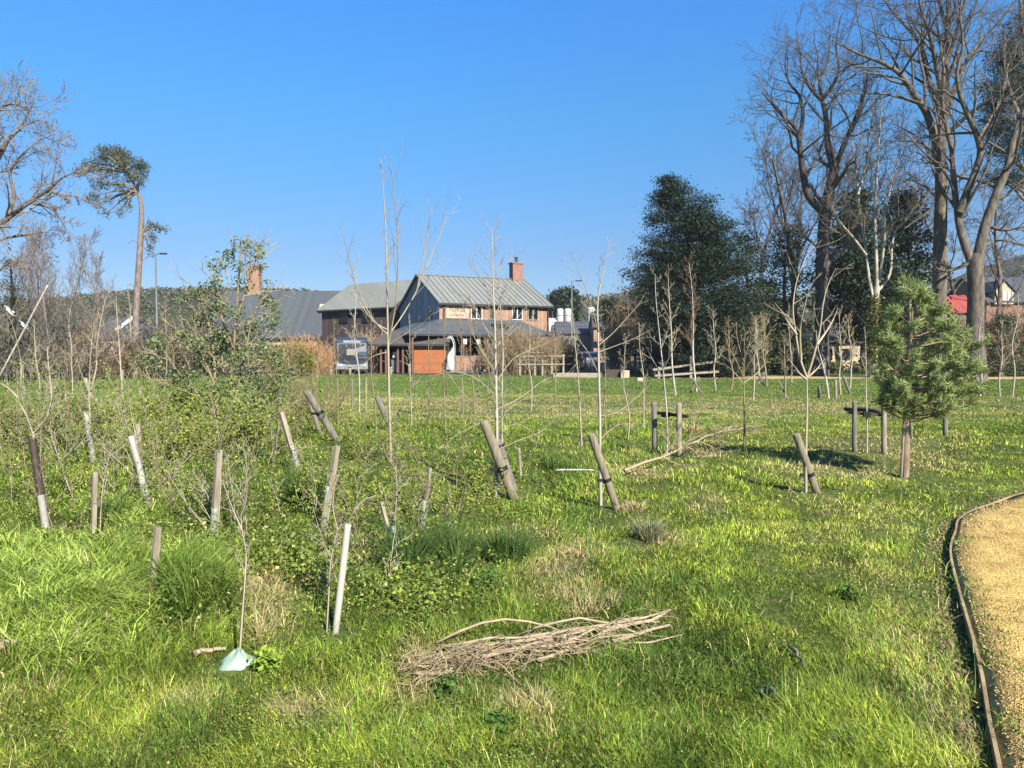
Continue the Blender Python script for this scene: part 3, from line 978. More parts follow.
def evergreen(name, label, cat, base, Y, prof, nb, per, size, c1, c2, bark, seed, trunk=None, tr=.25, spread=.28, aspect=.55, group=None, droop=-.05, matl='dark_leaf', flat=.4, tmin=.35):
    """prof: list of (py, centre px, radius px) from the top down"""
    rg = np.random.default_rng(seed)
    b = at(base[0], base[1], Y); root = Vector((b.x, Y, hgt(b.x, Y)))
    t = thing(name, label, cat, root, 0, group)
    prof = sorted(prof)
    ys = np.array([p[0] for p in prof]); cs = np.array([p[1] for p in prof]); rs = np.array([p[2] for p in prof])
    s = Y / F
    area = np.cumsum(np.maximum(rs, 4)); area = area / area[-1]
    py = np.interp(rg.random(nb), np.concatenate([[0], area]), np.concatenate([[ys[0]], ys]))
    br = []; cen = []
    for y in py:
        c = np.interp(y, ys, cs); r = np.interp(y, ys, rs) * s * rg.uniform(.7, 1.12)
        a = at(c, y, Y) - root
        az = rg.uniform(0, 2 * PI)
        d = np.array([math.cos(az), math.sin(az), droop + rg.normal() * .12])
        n = 6; pts = []
        for i in range(n):
            f = i / (n - 1)
            pts.append((a.x + d[0] * r * f, a.y + d[1] * r * f, a.z - .18 * r * (1 - f) + d[2] * r * f + .10 * r * f * f))
        br.append((pts, lin(max(.05 * r * .4, .02), .008, n)))
        k = max(3, int(r * 2.6))
        for f in rg.uniform(tmin, 1.02, k):
            q = np.array([a.x + d[0] * r * f, a.y + d[1] * r * f, a.z - .18 * r * (1 - f) + d[2] * r * f + .10 * r * f * f])
            lat = np.array([-d[1], d[0], 0]) * rg.normal() * .22 * r * f
            cen.append(q + lat)
    tp = [(0, 0, -.3)]
    for y, c, r in sorted(prof, reverse=True):
        a = at(c, y, Y) - root
        tp.append((a.x, 0, a.z))
    trad = lin(tr, .03, len(tp))
    tube_mesh('trunk', [(tp, trad)] + br, bark, t)
    V, L, T, c = leaf_cloud(cen, spread, per, size, c1, c2, aspect, flat)
    mesh_np('crown', V, L, T, M[matl], t, cols=c)
    return t


def px_clumps(clumps, Y, root, n_per_px=.02):
    """clumps: (px, py, rx, ry, dy): returns points filling soft ellipsoids"""
    pts = []
    s = Y / F
    for px, py, rx, ry, dy in clumps:
        c = at(px, py, Y + dy) - root
        n = max(4, int(rx * ry * n_per_px * 4))
        v = rng.normal(size=(n, 3)); v /= np.linalg.norm(v, axis=1, keepdims=True)
        v *= (rng.random(n) ** .45)[:, None]
        pts.append(np.array(c)[None] + v * np.array([rx * s, (rx + ry) * .5 * s, ry * s]))
    return np.concatenate(pts)


# ------------------------------------------------------------------ saplings, stakes, guards
def foot(base):
    p = gp(*base)
    return p


def sapling(name, label, base, stem, branches=(), w=(2.0, .8), bark='sap_pale', twigs=14, tl=.25, group=None, seed=1, Y=None, lean=0.0, tang=.75, buds=0, twb=None, leafy=None, bw=.6, start=.25):
    """stem and branches are pixel polylines; w = stem width in pixels at foot and tip"""
    rg = random.Random(seed * 7 + 3)
    if Y is None:
        root = foot(base); Y = root.y
    else:
        a = at(base[0], base[1], Y); root = Vector((a.x, Y, hgt(a.x, Y)))
    CLEAR.append((root.x, root.y - .05, .22))
    t = thing(name, label, 'sapling', root, 0, group)
    s = Y / F
    sp = px_limb([base] + list(stem), Y, root, 0, lean)
    sp[0] = (0, 0, -.08)
    sr = lin(w[0] * s * .5, max(w[1] * s * .28, .0018), len(sp))
    sp, sr = smooth_limb(sp, sr, 4)
    mb = [(sp, sr)]
    P = dict(n=[5, 5, 3, 3], wig=[.06, .09, .12, .15], up=[.05, .10, .08, .06], tap=[.3, .35, .5, .5], kids=[0, 5, 2, 0], start=[.2, .15, .2, 0],
             ang=[tang, tang, .7, .6], ratio=[.5, .45, .5, .5], rr=[.5, .55, .6, .6], max=3, rmin=max(.0018, s * .19), cone=.5)
    out = []
    H = sum((Vector(sp[i + 1]) - Vector(sp[i])).length for i in range(len(sp) - 1))
    for bp in branches:
        sl = rg.uniform(-.5, .5)
        lp = px_limb(bp, Y, root, 0, sl)
        r0 = max(w[0] * s * .5 * bw * .75, .003)
        lr = lin(r0, max(.0018, s * .22), len(lp))
        lp, lr = smooth_limb(lp, lr, 4)
        out.append((1, lp, lr))
        L = sum((Vector(lp[i + 1]) - Vector(lp[i])).length for i in range(len(lp) - 1))
        kids(out, lp, lr, L * .8, 1, P, rg, start=.3, count=max(2, int(4 + L * 2)))
    if twigs:
        for j in range(twigs):
            f = start + (1 - start) * (j + rg.random()) / twigs
            fi = min(f * (len(sp) - 1), len(sp) - 1.001); i = int(fi); fr = fi - i
            q = tuple(sp[i][c] + (sp[i + 1][c] - sp[i][c]) * fr for c in range(3))
            d = _norm(tuple(sp[i + 1][c] - sp[i][c] for c in range(3)))
            cd = side_dir(d, tang * rg.uniform(.7, 1.25), j * 2.4 + rg.gauss(0, .4))
            grow(out, q, cd, tl * H * (1.1 - .75 * f) * rg.uniform(.6, 1.2), max(sr[i] * .42, .0025), 1, P, rg)
    tube_mesh('trunk', mb, M[bark], t)
    tube_mesh('crown', [(p, r) for l, p, r in out], M[twb or bark], t)
    if leafy:
        n, size, c1, c2 = leafy
        cand = [p for l, pts, r in out for p in pts[1:]]
        cen = [cand[rg.randrange(len(cand))] for _ in range(n)]
        V, L, T, c = leaf_cloud(cen, size * 1.3, 4, size, c1, c2, .55)
        mesh_np('leaves', V, L, T, M['leaf'], t, cols=c)
    return t


def stake(label, base, top, wpx, matl='stake', tie=None, group=None, name='tree_stake', dy=0.0, square=False, Y=None):
    """round (or square) timber stake with an optional rubber tie at a fraction of its length"""
    if Y is None:
        root = foot(base)
    else:
        a = at(base[0], base[1], Y); root = Vector((a.x, Y, hgt(a.x, Y)))
    CLEAR.append((root.x, root.y - .05, .22))
    Y = root.y
    t = thing(name, label, 'stake', root, 0, group)
    tp = at(top[0], top[1], Y + dy) - root
    r = wpx * .5 * Y / F
    a = Vector((-tp.x * .08, -tp.y * .08, -.12)); b = tp
    mb = MB(); d = (b - a).normalized(); L = (b - a).length
    n = 4 if square else 12
    if square: r *= .8
    pts = [a + d * L * f for f in (0, .3, .6, .97, 1.0)]
    jit = [1.04, 1.0, 1.02, .985, .9]
    mb.tube(pts, [r * j * (1.25 if square else 1) for j in jit], n)
    mb.build('post', M[matl], t, smooth=not square)
    if not square:
        e = MB(); e.tube([b + d * .0005, b + d * .003], [r * .86, r * .8], n); e.build('cut_end', M['stake_end'], t)
    if tie is not None:
        c = a + d * L * tie
        e = MB(); e.tube([c - d * r * .45, c + d * r * .45], [r * 1.16, r * 1.16], n, True)
        # spacer block reaching to the sapling
        e.bar(c, c + Vector((-r * 2.6, -.2 * r, -r * .15)), r * .8, r * .7)
        e.build('tie', M['rubber'], t)
    return t


def guard(label, base, top, wpx, matl='guard_green', group=None, dy=0.0, dark=None, name='tree_guard', cat='tree guard', flare=1.12):
    root = foot(base); Y = root.y
    CLEAR.append((root.x, root.y - .08, .3))
    t = thing(name, label, cat, root, 0, group)
    tp = at(top[0], top[1], Y + dy) - root
    r = wpx * .5 * Y / F
    a = Vector((0, 0, -.05)); d = (tp - a).normalized(); L = (tp - a).length
    mb = MB(); k = 9
    mb.tube([a + d * L * i / k for i in range(k + 1)], [r * (flare + (1 - flare) * i / k) * (1 + .06 * math.sin(i * 2.1)) for i in range(k + 1)], 14, False)
    k2 = len(mb.v)
    mb.tube([a + d * L * i / k for i in range(k, -1, -1)], [r * .86 * (flare + (1 - flare) * i / k) for i in range(k, -1, -1)], 14, False)
    # lip joining outer and inner wall
    top_o = [k * 14 + i for i in range(14)]; top_i = [k2 + i for i in range(14)]
    # inner ring order follows the reversed axis: close with short quads by nearest index
    vs = mb.v
    for i in range(14):
        mb.f.append((top_o[i], top_o[(i + 1) % 14], min(top_i, key=lambda q: sum((vs[q][c] - vs[top_o[(i + 1) % 14]][c]) ** 2 for c in range(3))),
                     min(top_i, key=lambda q: sum((vs[q][c] - vs[top_o[i]][c]) ** 2 for c in range(3)))))
    mb.f = [f for f in mb.f if len(set(f)) == len(f)]
    mb.build('sleeve', M[matl], t, smooth=True)
    if dark:
        e = MB(); f0, f1 = dark
        n = 12
        e.tube([a + d * L * (f0 + (f1 - f0) * i / n) for i in range(n + 1)], [r * (1.16 + .06 * (i % 2)) for i in range(n + 1)], 14, False)
        e.build('dark_top', M['guard_brown'], t, smooth=True)  # dark brown tube around the upper part of the sleeve
    return t


def bush(name, label, cat, base, Y, w, h, nst, matl, seed, r=.012, fan=.7, kids_=(5, 4), leafy=None, group=None, up=.06, depth=None, wig=.12):
    """many stemmed shrub; base pixel, w and h in pixels at depth Y"""
    rg = random.Random(seed)
    if Y is None:
        root = gp(*base); Y = root.y
    else:
        a = at(base[0], base[1], Y); root = Vector((a.x, Y, hgt(a.x, Y)))
    t = thing(name, label, cat, root, 0, group)
    s = Y / F; W = w * s; H = h * s; D = depth if depth else W * .7
    out = []
    P = dict(n=[6, 4, 3], wig=[wig * .7, wig, wig * 1.3], up=[up, up, up * .6], tap=[.35, .4, .5], kids=[kids_[0], kids_[1], 0], start=[.2, .2, 0],
             ang=[.5, .6, .6], ratio=[.4, .5, .5], rr=[.6, .65, .6], max=2, rmin=max(.003, s * .2), cone=.4)
    for i in range(nst):
        x = rg.uniform(-.5, .5) * W * .8; y = rg.uniform(-.5, .5) * D * .8
        d = _norm((x / W * fan * 2 + rg.gauss(0, .12), y / D * fan + rg.gauss(0, .12), 1))
        hh = H * rg.uniform(.5, 1.05) * (1 - .5 * (abs(x) / (W * .5)) ** 2)
        grow(out, (x, y, hgt(root.x + x, root.y + y) - root.z - .05), d, hh, r * rg.uniform(.6, 1.2), 0, P, rg)
    tube_mesh('stems', [(p, q) for l, p, q in out], M[matl], t)
    if leafy:
        n, size, c1, c2 = leafy
        cand = [p for l, pts, q in out for p in pts[1:] if l >= 1 or rg.random() < .2]
        cen = [cand[rg.randrange(len(cand))] for _ in range(n)]
        V, L, T, c = leaf_cloud(cen, size * 1.4, 5, size, c1, c2, .6)
        mesh_np('leaves', V, L, T, M['leaf'], t, cols=c)
    return t


def tussock(name, label, cat, base, wpx, hpx, n, c1, c2, group=None, seed=1, wid=.004, leanmax=1.0, curl=.5):
    rg = np.random.default_rng(seed)
    root = gp(*base); s = root.y / F
    H = hpx * s; Rr = wpx * s * .5
    ph = rg.uniform(0, 2 * PI, n); rr = np.sqrt(rg.random(n)) * Rr * .45
    x = np.cos(ph) * rr; y = np.sin(ph) * rr
    k_ = rg.integers(0, 5, n); ox = rg.normal(size=5) * Rr * .42; oy = rg.normal(size=5) * Rr * .42; hs_ = rg.uniform(.55, 1.1, 5)
    x = x * .7 + ox[k_]; y = y * .7 + oy[k_]
    z = hgt(root.x + x, root.y + y) - root.z - .01
    lean = (rr / (Rr * .45 + 1e-6)) * leanmax * .8 * rg.uniform(.5, 1.2, n)
    h = H * rg.uniform(.4, 1.2, n) * hs_[k_]
    V, L, T = blades_np(np.stack([x, y, z], 1), h, np.maximum(wid, s * .9) * rg.uniform(.6, 1.3, n), ph + rg.normal(size=n) * .3, lean, rg.uniform(.1, 1, n) * curl)
    u = rg.random(n)[:, None]
    c = (np.asarray(c1) * (1 - u) + np.asarray(c2) * u) * rg.uniform(.75, 1.25, n)[:, None]
    o = mesh_np(name, V, L, T, M['grass'], cols=np.repeat(c, 5, axis=0))
    o.location = root
    return tag(o, label, cat, group)
# ------------------------------------------------------------------ the long building
M['front_boards'] = board_mat('front_boards', (.56, .34, .22), (.32, .19, .13), .18, 'X', .85, .3)
M['gable_boards'] = board_mat('gable_boards', (.60, .59, .60), (.30, .295, .30), .2, 'Y', .85, .4)
M['wing_boards'] = board_mat('wing_boards', (.15, .105, .095), (.075, .055, .05), .2, 'X', .85, .3)
M['roof_metal'] = board_mat('roof_metal', (.325, .335, .30), (.25, .26, .235), .45, 'X', .55, .25)
M['leanto_metal'] = mat('leanto_metal', (.15, .17, .18), (.11, .125, .135), 1.2, .5, metallic=.2)
M['seam'] = mat('seam', (.27, .28, .25), (.21, .22, .20), 2, .6)
M['brick_red'] = brick_mat('brick_red', (.36, .13, .075), (.28, .10, .06), (.36, .3, .25))
M['brick_orange'] = brick_mat('brick_orange', (.48, .235, .13), (.38, .17, .09), (.42, .34, .26))
M['panel_orange'] = board_mat('panel_orange', (.50, .17, .062), (.40, .13, .045), .15, 'Z', .85, .08)
M['sign_board'] = mat('sign_board', (.68, .50, .36), (.58, .41, .29), 1.5, .7)
M['sign_letter'] = mat('sign_letter', (.22, .12, .075), (.18, .10, .06), 4, .7)
M['tile_brown'] = board_mat('tile_brown', (.13, .115, .10), (.08, .07, .062), .28, 'Z', .85, .4)
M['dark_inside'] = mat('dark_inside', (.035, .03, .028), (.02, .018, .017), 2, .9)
M['post_red'] = mat('post_red', (.24, .12, .08), (.15, .08, .055), 5, .8)

U = Vector((.9, .436, 0)).normalized()
EAVE, RIDGE, LEN, DEP = 5.44, 7.92, 9.7, 10.2
bz = math.atan2(U.y, U.x)
hs = thing('timber_building', 'long two-storey building with ribbed grey roof, orange boarded front and dark gable', 'building', (-5.64, 58.0, .03), bz)


def gable_block(mb, x0, x1, y0, y1, ze, zr):
    ym = (y0 + y1) / 2
    return mb.prism([(x0, y0, 0), (x0, y1, 0), (x0, y1, ze), (x0, ym, zr), (x0, y0, ze)], (x1 - x0, 0, 0))


def roof_slabs(name, x0, x1, y0, y1, ze, zr, parent, over=.3, ends=.25, th=.10, rib=.45):
    ym = (y0 + y1) / 2; k = (zr - ze) / (ym - y0)
    mb = MB()
    for sgn, ya in ((-1, y0), (1, y1)):
        e = Vector((x0 - ends, ya + sgn * over, ze - k * over + .03)); t = Vector((x0 - ends, ym, zr + .03))
        n = Vector((0, sgn * k, 1)).normalized() * th
        mb.prism([e, t, t + n, e + n], (x1 - x0 + 2 * ends, 0, 0))
    r = mb.build(name, M['roof_metal'], parent)
    rb = MB()
    nr = int((x1 - x0 + 2 * ends) / rib)
    for sgn, ya in ((-1, y0), (1, y1)):
        n = Vector((0, sgn * k, 1)).normalized()
        for i in range(nr + 1):
            x = x0 - ends + .02 + (x1 - x0 + 2 * ends - .04) * i / nr
            a = Vector((x, ya + sgn * over, ze - k * over + .03)) + n * (th + .025); b = Vector((x, ym + sgn * .1, zr + .03 - .1 * k)) + n * (th + .025)
            rb.bar(a, b, .035, .05)
    rb.bar((x0 - ends, ym, zr + th + .06), (x1 + ends, ym, zr + th + .06), .28, .06)
    rb.build('seam', M['seam'], r)
    fb = MB()
    for sgn, ya in ((-1, y0), (1, y1)):
        fb.box(((x0 + x1) / 2, ya + sgn * (over + .05), ze - k * over + .02), (x1 - x0 + 2 * ends, .09, .13))
    fb.build('gutter', M['metal_dark'], r)
    return r


w = gable_block(MB(), 0, LEN, 0, DEP, EAVE, RIDGE).build('wall', M['front_boards'], hs)
gb = MB().prism([(-.04, -.02, 2.6), (-.04, DEP + .02, 2.6), (-.04, DEP + .02, EAVE), (-.04, DEP / 2, RIDGE), (-.04, -.02, EAVE)], (.037, 0, 0))
gb.build('gable_cladding', M['gable_boards'], hs)
rf = roof_slabs('roof', 0, LEN, 0, DEP, EAVE, RIDGE, hs)
ch = MB(); ch.box((9.15, DEP / 2, RIDGE + .45), (1.0, .75, 2.1)); ch.box((9.15, DEP / 2, RIDGE + 1.55), (1.14, .89, .12))
c = ch.build('chimney', M['brick_red'], rf)
mb = MB()
mb.lathe([(.15, 0), (.13, .4), (.17, .42), (.17, .5)], 12, (9.15, DEP / 2, RIDGE + 1.61))
mb.build('chimney_pot', M['metal_dark'], rf)
for x, n in ((3.10, 2), (4.47, 1), (6.72, 2), (8.17, 2)):
    wd = .46 * n
    fr = MB(); z0, z1 = 4.22, 5.24
    for zz in (z0, z1): fr.box((x, -.03, zz), (wd + .14, .10, .07))
    for i in range(n + 1): fr.box((x - wd / 2 + i * wd / n, -.03, (z0 + z1) / 2), (.07 if i in (0, n) else .10, .094, z1 - z0))
    f = fr.build('window', M['white_paint'] if n == 2 and x < 7 else M['fence_wood'], hs)
    MB().box((x, -.012, (z0 + z1) / 2), (wd, .02, z1 - z0)).build('pane', M['glass_dark'], f)
# lettered sign board
sb = MB().box((1.47, -.03, 4.74), (1.86, .05, 1.04)).build('sign_board', M['sign_board'], hs)


def lettering(txt, size, loc, rot, matl, parent, name='lettering', depth=.012, sx=1.0):
    cu = bpy.data.curves.new(name, 'FONT'); cu.body = txt; cu.size = size; cu.extrude = depth; cu.align_x = 'CENTER'; cu.align_y = 'CENTER'
    ob = bpy.data.objects.new(name, cu); COL.objects.link(ob)
    bpy.context.view_layer.update()
    me = bpy.data.meshes.new_from_object(ob.evaluated_get(bpy.context.evaluated_depsgraph_get()))
    COL.objects.unlink(ob); bpy.data.objects.remove(ob)
    me.materials.clear(); me.materials.append(matl)
    o = bpy.data.objects.new(name, me); link(o, parent)
    o.location = loc; o.rotation_euler = rot; o.scale = (sx, 1, 1)
    return o


lettering('TUKSS', .52, (1.42, -.068, 4.92), (PI / 2, 0, 0), M['sign_letter'], sb, sx=.95)
mb = MB()
for i in range(9): mb.box((.83 + i * .145, -.06, 4.46 + .012 * (i % 3)), (.09 if i % 3 else .06, .012, .10))
mb.build('small_lettering', M['sign_letter'], sb)
fr = MB()
for zz in (4.23, 5.25): fr.box((1.47, -.04, zz), (1.96, .075, .05))
for xx in (.52, 2.42): fr.box((xx, -.04, 4.74), (.05, .075, .97))
fr.build('sign_frame', M['fence_wood'], sb)
MB().tube([(.34, -.1, 4.1), (.34, -.1, 5.2)], .055, 8).build('drainpipe', M['metal_dark'], hs)
MB().tube([(LEN - .12, -.1, .3), (LEN - .12, -.1, 5.2)], .055, 8).build('drainpipe', M['metal_dark'], hs)
# gable window
mb = MB().box((-.07, 2.0, 4.6), (.06, .9, 1.0)); f = mb.build('window', M['metal_grey'], hs)
MB().box((-.105, 2.0, 4.6), (.02, .76, .86)).build('pane', M['glass_dark'], f)
# wraparound veranda roof
vz1, vz0 = 4.05, 2.85
mb = MB()
mb.prism([(-3.4, -3.0, vz0), (8.6, -3.0, vz0), (7.0, -.02, vz1), (-.06, -.02, vz1)], (0, 0, .09))
mb.prism([(-3.4, -3.0, vz0 - .002), (-.06, -.02, vz1 - .002), (-.06, 5.0, vz1), (-3.4, 5.0, vz0)][::-1], (0, 0, .09))
mb.prism([(8.6, -3.0, vz0 - .002), (8.6, 0, vz0), (7.0, -.02, vz1 - .002)], (0, 0, .09))
v = mb.build('veranda_roof', M['leanto_metal'], hs)
mb = MB()
mb.box((2.6, -3.05, vz0 - .02), (12.2, .10, .16)); mb.box((-3.45, 1.0, vz0 - .02), (.10, 8.0, .16))
mb.build('gutter', M['metal_dark'], v)
mb = MB(); mb.box((4.4, -1.6, 3.62), (1.2, .8, .10), Matrix.Rotation(.38, 3, 'X')); mb.build('skylight', M['glass_dark'], v)
for x in (-3.2, -1.2, .8, 2.8, 4.8, 6.8, 8.4):
    MB().box((x, -2.85, vz0 / 2), (.14, .14, vz0)).build('post', M['post_red'], hs)
for x in (1.2, 3.4, 5.6, 7.6):
    f = MB().box((x, -.05, 1.3), (1.5, .08, 2.2)).build('glazed_door', M['metal_dark'], hs)
    MB().box((x, -.1, 1.3), (1.3, .03, 2.0)).build('pane', M['glass_dark'], f)
for x in (.9, 2.0): MB().box((x, -2.96, 2.35), (.3, .05, .38)).build('notice', M['white_paint'], hs)
# rear wing
a = Vector((-.817, .576, 0)).normalized()
b_ = Vector((.576, .817, 0)).normalized()
wroot = Vector((-18.7, 73.0, .03))
WE, WR = 5.75, 8.35
wg = MB()
inv = Matrix.Rotation(-bz, 3, 'Z')


def wl(x, y, z):      # wing coordinates (x from its left end along the eave towards the main block, y back) -> building coordinates
    p = wroot - a * x + b_ * y - Vector((-5.64, 58.0, 0.03)); p.z = z
    q = inv @ Vector((p.x, p.y, 0)); return Vector((q.x, q.y, z))


WL, WD = 9.9, 8.0
wg.prism([wl(0, 0, 0), wl(0, WD, 0), wl(0, WD, WE), wl(0, WD / 2, WR - .02), wl(0, 0, WE)], wl(WL, 0, 0) - wl(0, 0, 0))
wo = wg.build('wing_wall', M['wing_boards'], hs)
kx = (WR - WE) / (WD / 2)
mb = MB(); rb = MB()
for sg, y0 in ((-1, 0), (1, WD)):
    e = wl(-.25, y0 + sg * .35, WE - kx * .35 + .03); t = wl(-.25, WD / 2, WR + .03)
    L = wl(WL, 0, 0) - wl(-.25, 0, 0)
    mb.prism([e, t, t + Vector((0, 0, .11)), e + Vector((0, 0, .11))], L)
    for i in range(25):
        f = L * (i / 24)
        rb.bar(e + f + Vector((0, 0, .14)), t + f + Vector((0, 0, .14)), .035, .05)
wr = mb.build('wing_roof', M['roof_metal'], hs); rb.build('seam', M['seam'], wr)
mb = MB(); mb.bar(wl(-.25, -.4, WE - .2), wl(WL - .2, -.4, WE - .2), .1, .14); mb.build('gutter', M['metal_dark'], wr)
for x in (3.2, 6.3):
    mb = MB(); mb.bar(wl(x - .6, -.05, 4.9), wl(x + .6, -.05, 4.9), .08, 1.1); f = mb.build('window', M['metal_dark'], hs)
    mb = MB(); mb.bar(wl(x - .5, -.1, 4.9), wl(x + .5, -.1, 4.9), .03, .96); mb.build('pane', M['glass_dark'], f)

# ------------------------------------------------------------------ open shelter with orange end wall
Ys = 54.6
ax = lambda px, Y=Ys: (px - CX) / F * Y
x0, x1, xm = ax(370), ax(446.5), ax(413.5)
st = thing('open_shelter', 'open-fronted shelter with brown tiled roof and solid orange panel at its right', 'shelter', (x0, Ys, .03))
Wd = x1 - x0
mb = MB(); mb.box(((xm - x0 + Wd) / 2, .06, 1.03), (x1 - xm - .06, .12, 2.06)); mb.build('orange_wall', M['panel_orange'], st)
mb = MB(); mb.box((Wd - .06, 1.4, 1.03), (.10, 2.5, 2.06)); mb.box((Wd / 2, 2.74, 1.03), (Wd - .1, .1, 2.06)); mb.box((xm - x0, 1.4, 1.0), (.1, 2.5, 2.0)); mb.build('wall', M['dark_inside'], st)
mb = MB()
A = [(-.15, -.3, 2.08), (Wd + .25, -.3, 2.08), (Wd + .25, 1.4, 3.05), (1.1, 1.4, 3.05)]
mb.prism(A, (0, 0, .09))
mb.prism([(Wd + .25, 3.1, 2.08), (-.15, 3.1, 2.08), (1.1, 1.4, 3.05), (Wd + .25, 1.4, 3.05)], (0, 0, .09))
mb.prism([(-.15, 3.1, 2.079), (-.15, -.3, 2.079), (1.1, 1.4, 3.049)], (0, 0, .09))
rf = mb.build('roof', M['tile_brown'], st)
mb = MB(); mb.box((Wd / 2 + .05, -.33, 2.07), (Wd + .4, .06, .13)); mb.build('fascia', M['metal_dark'], rf)
for px in (381, 386, 398, 403):
    MB().box((ax(px) - x0, .04, 1.03), (.14, .14, 2.06)).build('post', M['post_red'], st)
mb = MB(); mb.box((ax(383.5) - x0, .04, .9), (.35, .05, .07)); mb.box((ax(400.5) - x0, .04, .9), (.35, .05, .07)); mb.build('rail', M['post_red'], st)
# things kept in the shelter
bn = thing('wheelie_bin', 'grey wheeled bin with a white notice standing inside the open shelter', 'bin', (ax(394), Ys + .9, .03))
mb = MB(); mb.prism([(-.26, -.3, .08), (.26, -.3, .08), (.3, -.36, 1.0), (-.3, -.36, 1.0)], (0, .62, 0)); mb.build('body', M['metal_grey'], bn)
MB().box((0, 0, 1.03), (.66, .78, .06)).build('lid', M['metal_dark'], bn)
MB().box((0, -.40, 1.35), (.32, .03, .42)).build('notice', M['white_paint'], bn)
MB().box((0, -.37, 1.18), (.05, .04, .4)).build('notice_post', M['metal_grey'], bn)

# low brick wall to the right of the flag
lw = thing('brick_wall', 'low orange brick wall under the veranda, right of the white flag', 'wall', (ax(456, 54.3), 54.3, .03))
L = ax(483, 54.3) - ax(456, 54.3)
MB().box((L / 2, 0, .75), (L, .22, .95)).build('wall', M['brick_orange'], lw)
MB().box((L / 2, 0, .14), (L + .06, .26, .28)).build('plinth', M['stake_grey'], lw)
MB().box((L / 2, 0, 1.26), (L + .08, .3, .07)).build('coping', M['fence_wood'], lw)

# feather flag
Yf = 53.9
fl = thing('feather_flag', 'white feather banner curling at its top beside the orange panel', 'flag', (ax(452.5, Yf), Yf, .03))
hh = 2.78
pole = [(0.18, 0, 0), (.19, 0, 1.0), (.20, 0, 1.9), (.12, 0, 2.4), (-.08, 0, 2.72), (-.3, 0, 2.70), (-.42, 0, 2.55)]
mb = MB(); mb.tube(catmull(pole, 5), lin(.05, .03, 31), 8); mb.build('pole', M['metal_grey'], fl)
pl = catmull(pole, 6)
vs = []; fs = []
left = [(-.48, .25), (-.46, .8), (-.42, 1.25), (-.2, 1.6), (.06, 1.95), (.03, 2.3), (-.10, 2.55), (-.26, 2.6), (-.40, 2.52)]
lf = catmull(left, 5)
right = [(.17, .25), (.18, .8), (.19, 1.25), (.20, 1.6), (.20, 1.95), (.15, 2.3), (-.04, 2.70), (-.28, 2.72), (-.43, 2.56)]
rt = catmull(right, 5)
for i, ((lx, lz), (rx, rz)) in enumerate(zip(lf, rt)):
    for k in range(7):
        f = k / 6; wv = .09 * math.sin(f * 7 + lz * 2.2) * (1 - f)
        vs.append((lx + (rx - lx) * f, wv, lz + (rz - lz) * f))
mb = MB()
for i in range(len(lf) - 1):
    for k in range(6):
        fs.append((i * 7 + k, i * 7 + k + 1, i * 7 + k + 8, i * 7 + k + 7))
mb.add(vs, fs); o = mb.build('banner', M['plastic_rag'], fl, smooth=True)
md = o.modifiers.new('thick', 'SOLIDIFY'); md.thickness = .008
MB().box((.18, 0, .05), (.6, .5, .1)).build('base', M['metal_dark'], fl)

# ------------------------------------------------------------------ bus parked by the building
Yb = 54.0
bd = Vector((-.35, .94, 0)).normalized()
bu = thing('parked_bus', 'dark single-deck bus with pale bumper parked at left of the shelter', 'bus', (ax(352, Yb), Yb, .03), math.atan2(.98, -.2))
# local +X runs backwards from the front
BW, BH, BL = 2.25, 2.66, 7.6
mb = MB()
prof = [(.16, .35), (.02, .7), (.0, 1.05), (.06, 1.6), (.22, 2.2), (.42, 2.52), (.8, BH), (BL - .2, BH), (BL, 2.4), (BL, .35)]
mb.prism([(x, -BW / 2, z) for x, z in prof], (0, BW, 0))
M['bus_dark'] = mat('bus_dark', (.05, .07, .10), (.04, .055, .08), 2, .3, spec=.5)
M['bus_pale'] = mat('bus_pale', (.30, .315, .34), (.24, .25, .27), 2, .35, spec=.5)
mb.build('body', M['bus_dark'], bu, bevel=.08)
mb = MB(); mb.prism([(-.025, -1.0, 1.0), (-.025, 1.0, 1.0), (.045, .98, 1.6), (.2, .94, 2.15), (.2, -.94, 2.15), (.045, -.98, 1.6)], (.03, 0, 0)); mb.build('windscreen', M['bus_glass'], bu)
mb = MB(); mb.prism([(.19, -.62, 2.24), (.19, .62, 2.24), (.30, .6, 2.42), (.30, -.6, 2.42)], (.03, 0, 0)); mb.build('destination_board', M['bus_pale'], bu)
mb = MB()
mb.prism([(-.05, -1.13, .30), (-.05, 1.13, .30), (-.05, 1.13, .95), (-.05, .9, .74), (-.05, .4, .64), (-.05, -.4, .64), (-.05, -.9, .74), (-.05, -1.13, .95)], (.16, 0, 0))
mb.build('bumper', M['bus_pale'], bu, bevel=.03)
for s in (-1, 1):
    MB().box((-.055, s * .85, .62), (.04, .3, .14)).build('headlight', M['white_paint'], bu)
    m2 = MB(); m2.tube([(.1, s * 1.1, 2.3), (-.15, s * 1.25, 2.25), (-.18, s * 1.27, 2.0)], .03, 6); m2.box((-.18, s * 1.28, 1.85), (.1, .18, .34)); m2.build('mirror', M['metal_dark'], bu)
    for xx in (1.6, 5.9):
        m2 = MB(); m2.tube([(xx, s * (BW / 2 - .25), .45), (xx, s * (BW / 2 + .01), .45)], .45, 18); wh = m2.build('wheel', M['rubber'], bu)
        m2 = MB(); m2.tube([(xx, s * (BW / 2 + .01), .45), (xx, s * (BW / 2 + .03), .45)], .24, 14); m2.build('hub', M['metal_grey'], wh)
    m2 = MB(); m2.box((BL / 2 + .3, s * (BW / 2 + .005), 1.75), (BL - 1.4, .02, .85)); m2.build('side_window', M['bus_glass'], bu)
m2 = MB(); m2.box((-.03, 0, 1.55), (.03, .75, .45), Matrix.Rotation(.11, 3, 'Y')); m2.build('blind', mat('blind', (.34, .31, .27), None, 2, .8), bu)

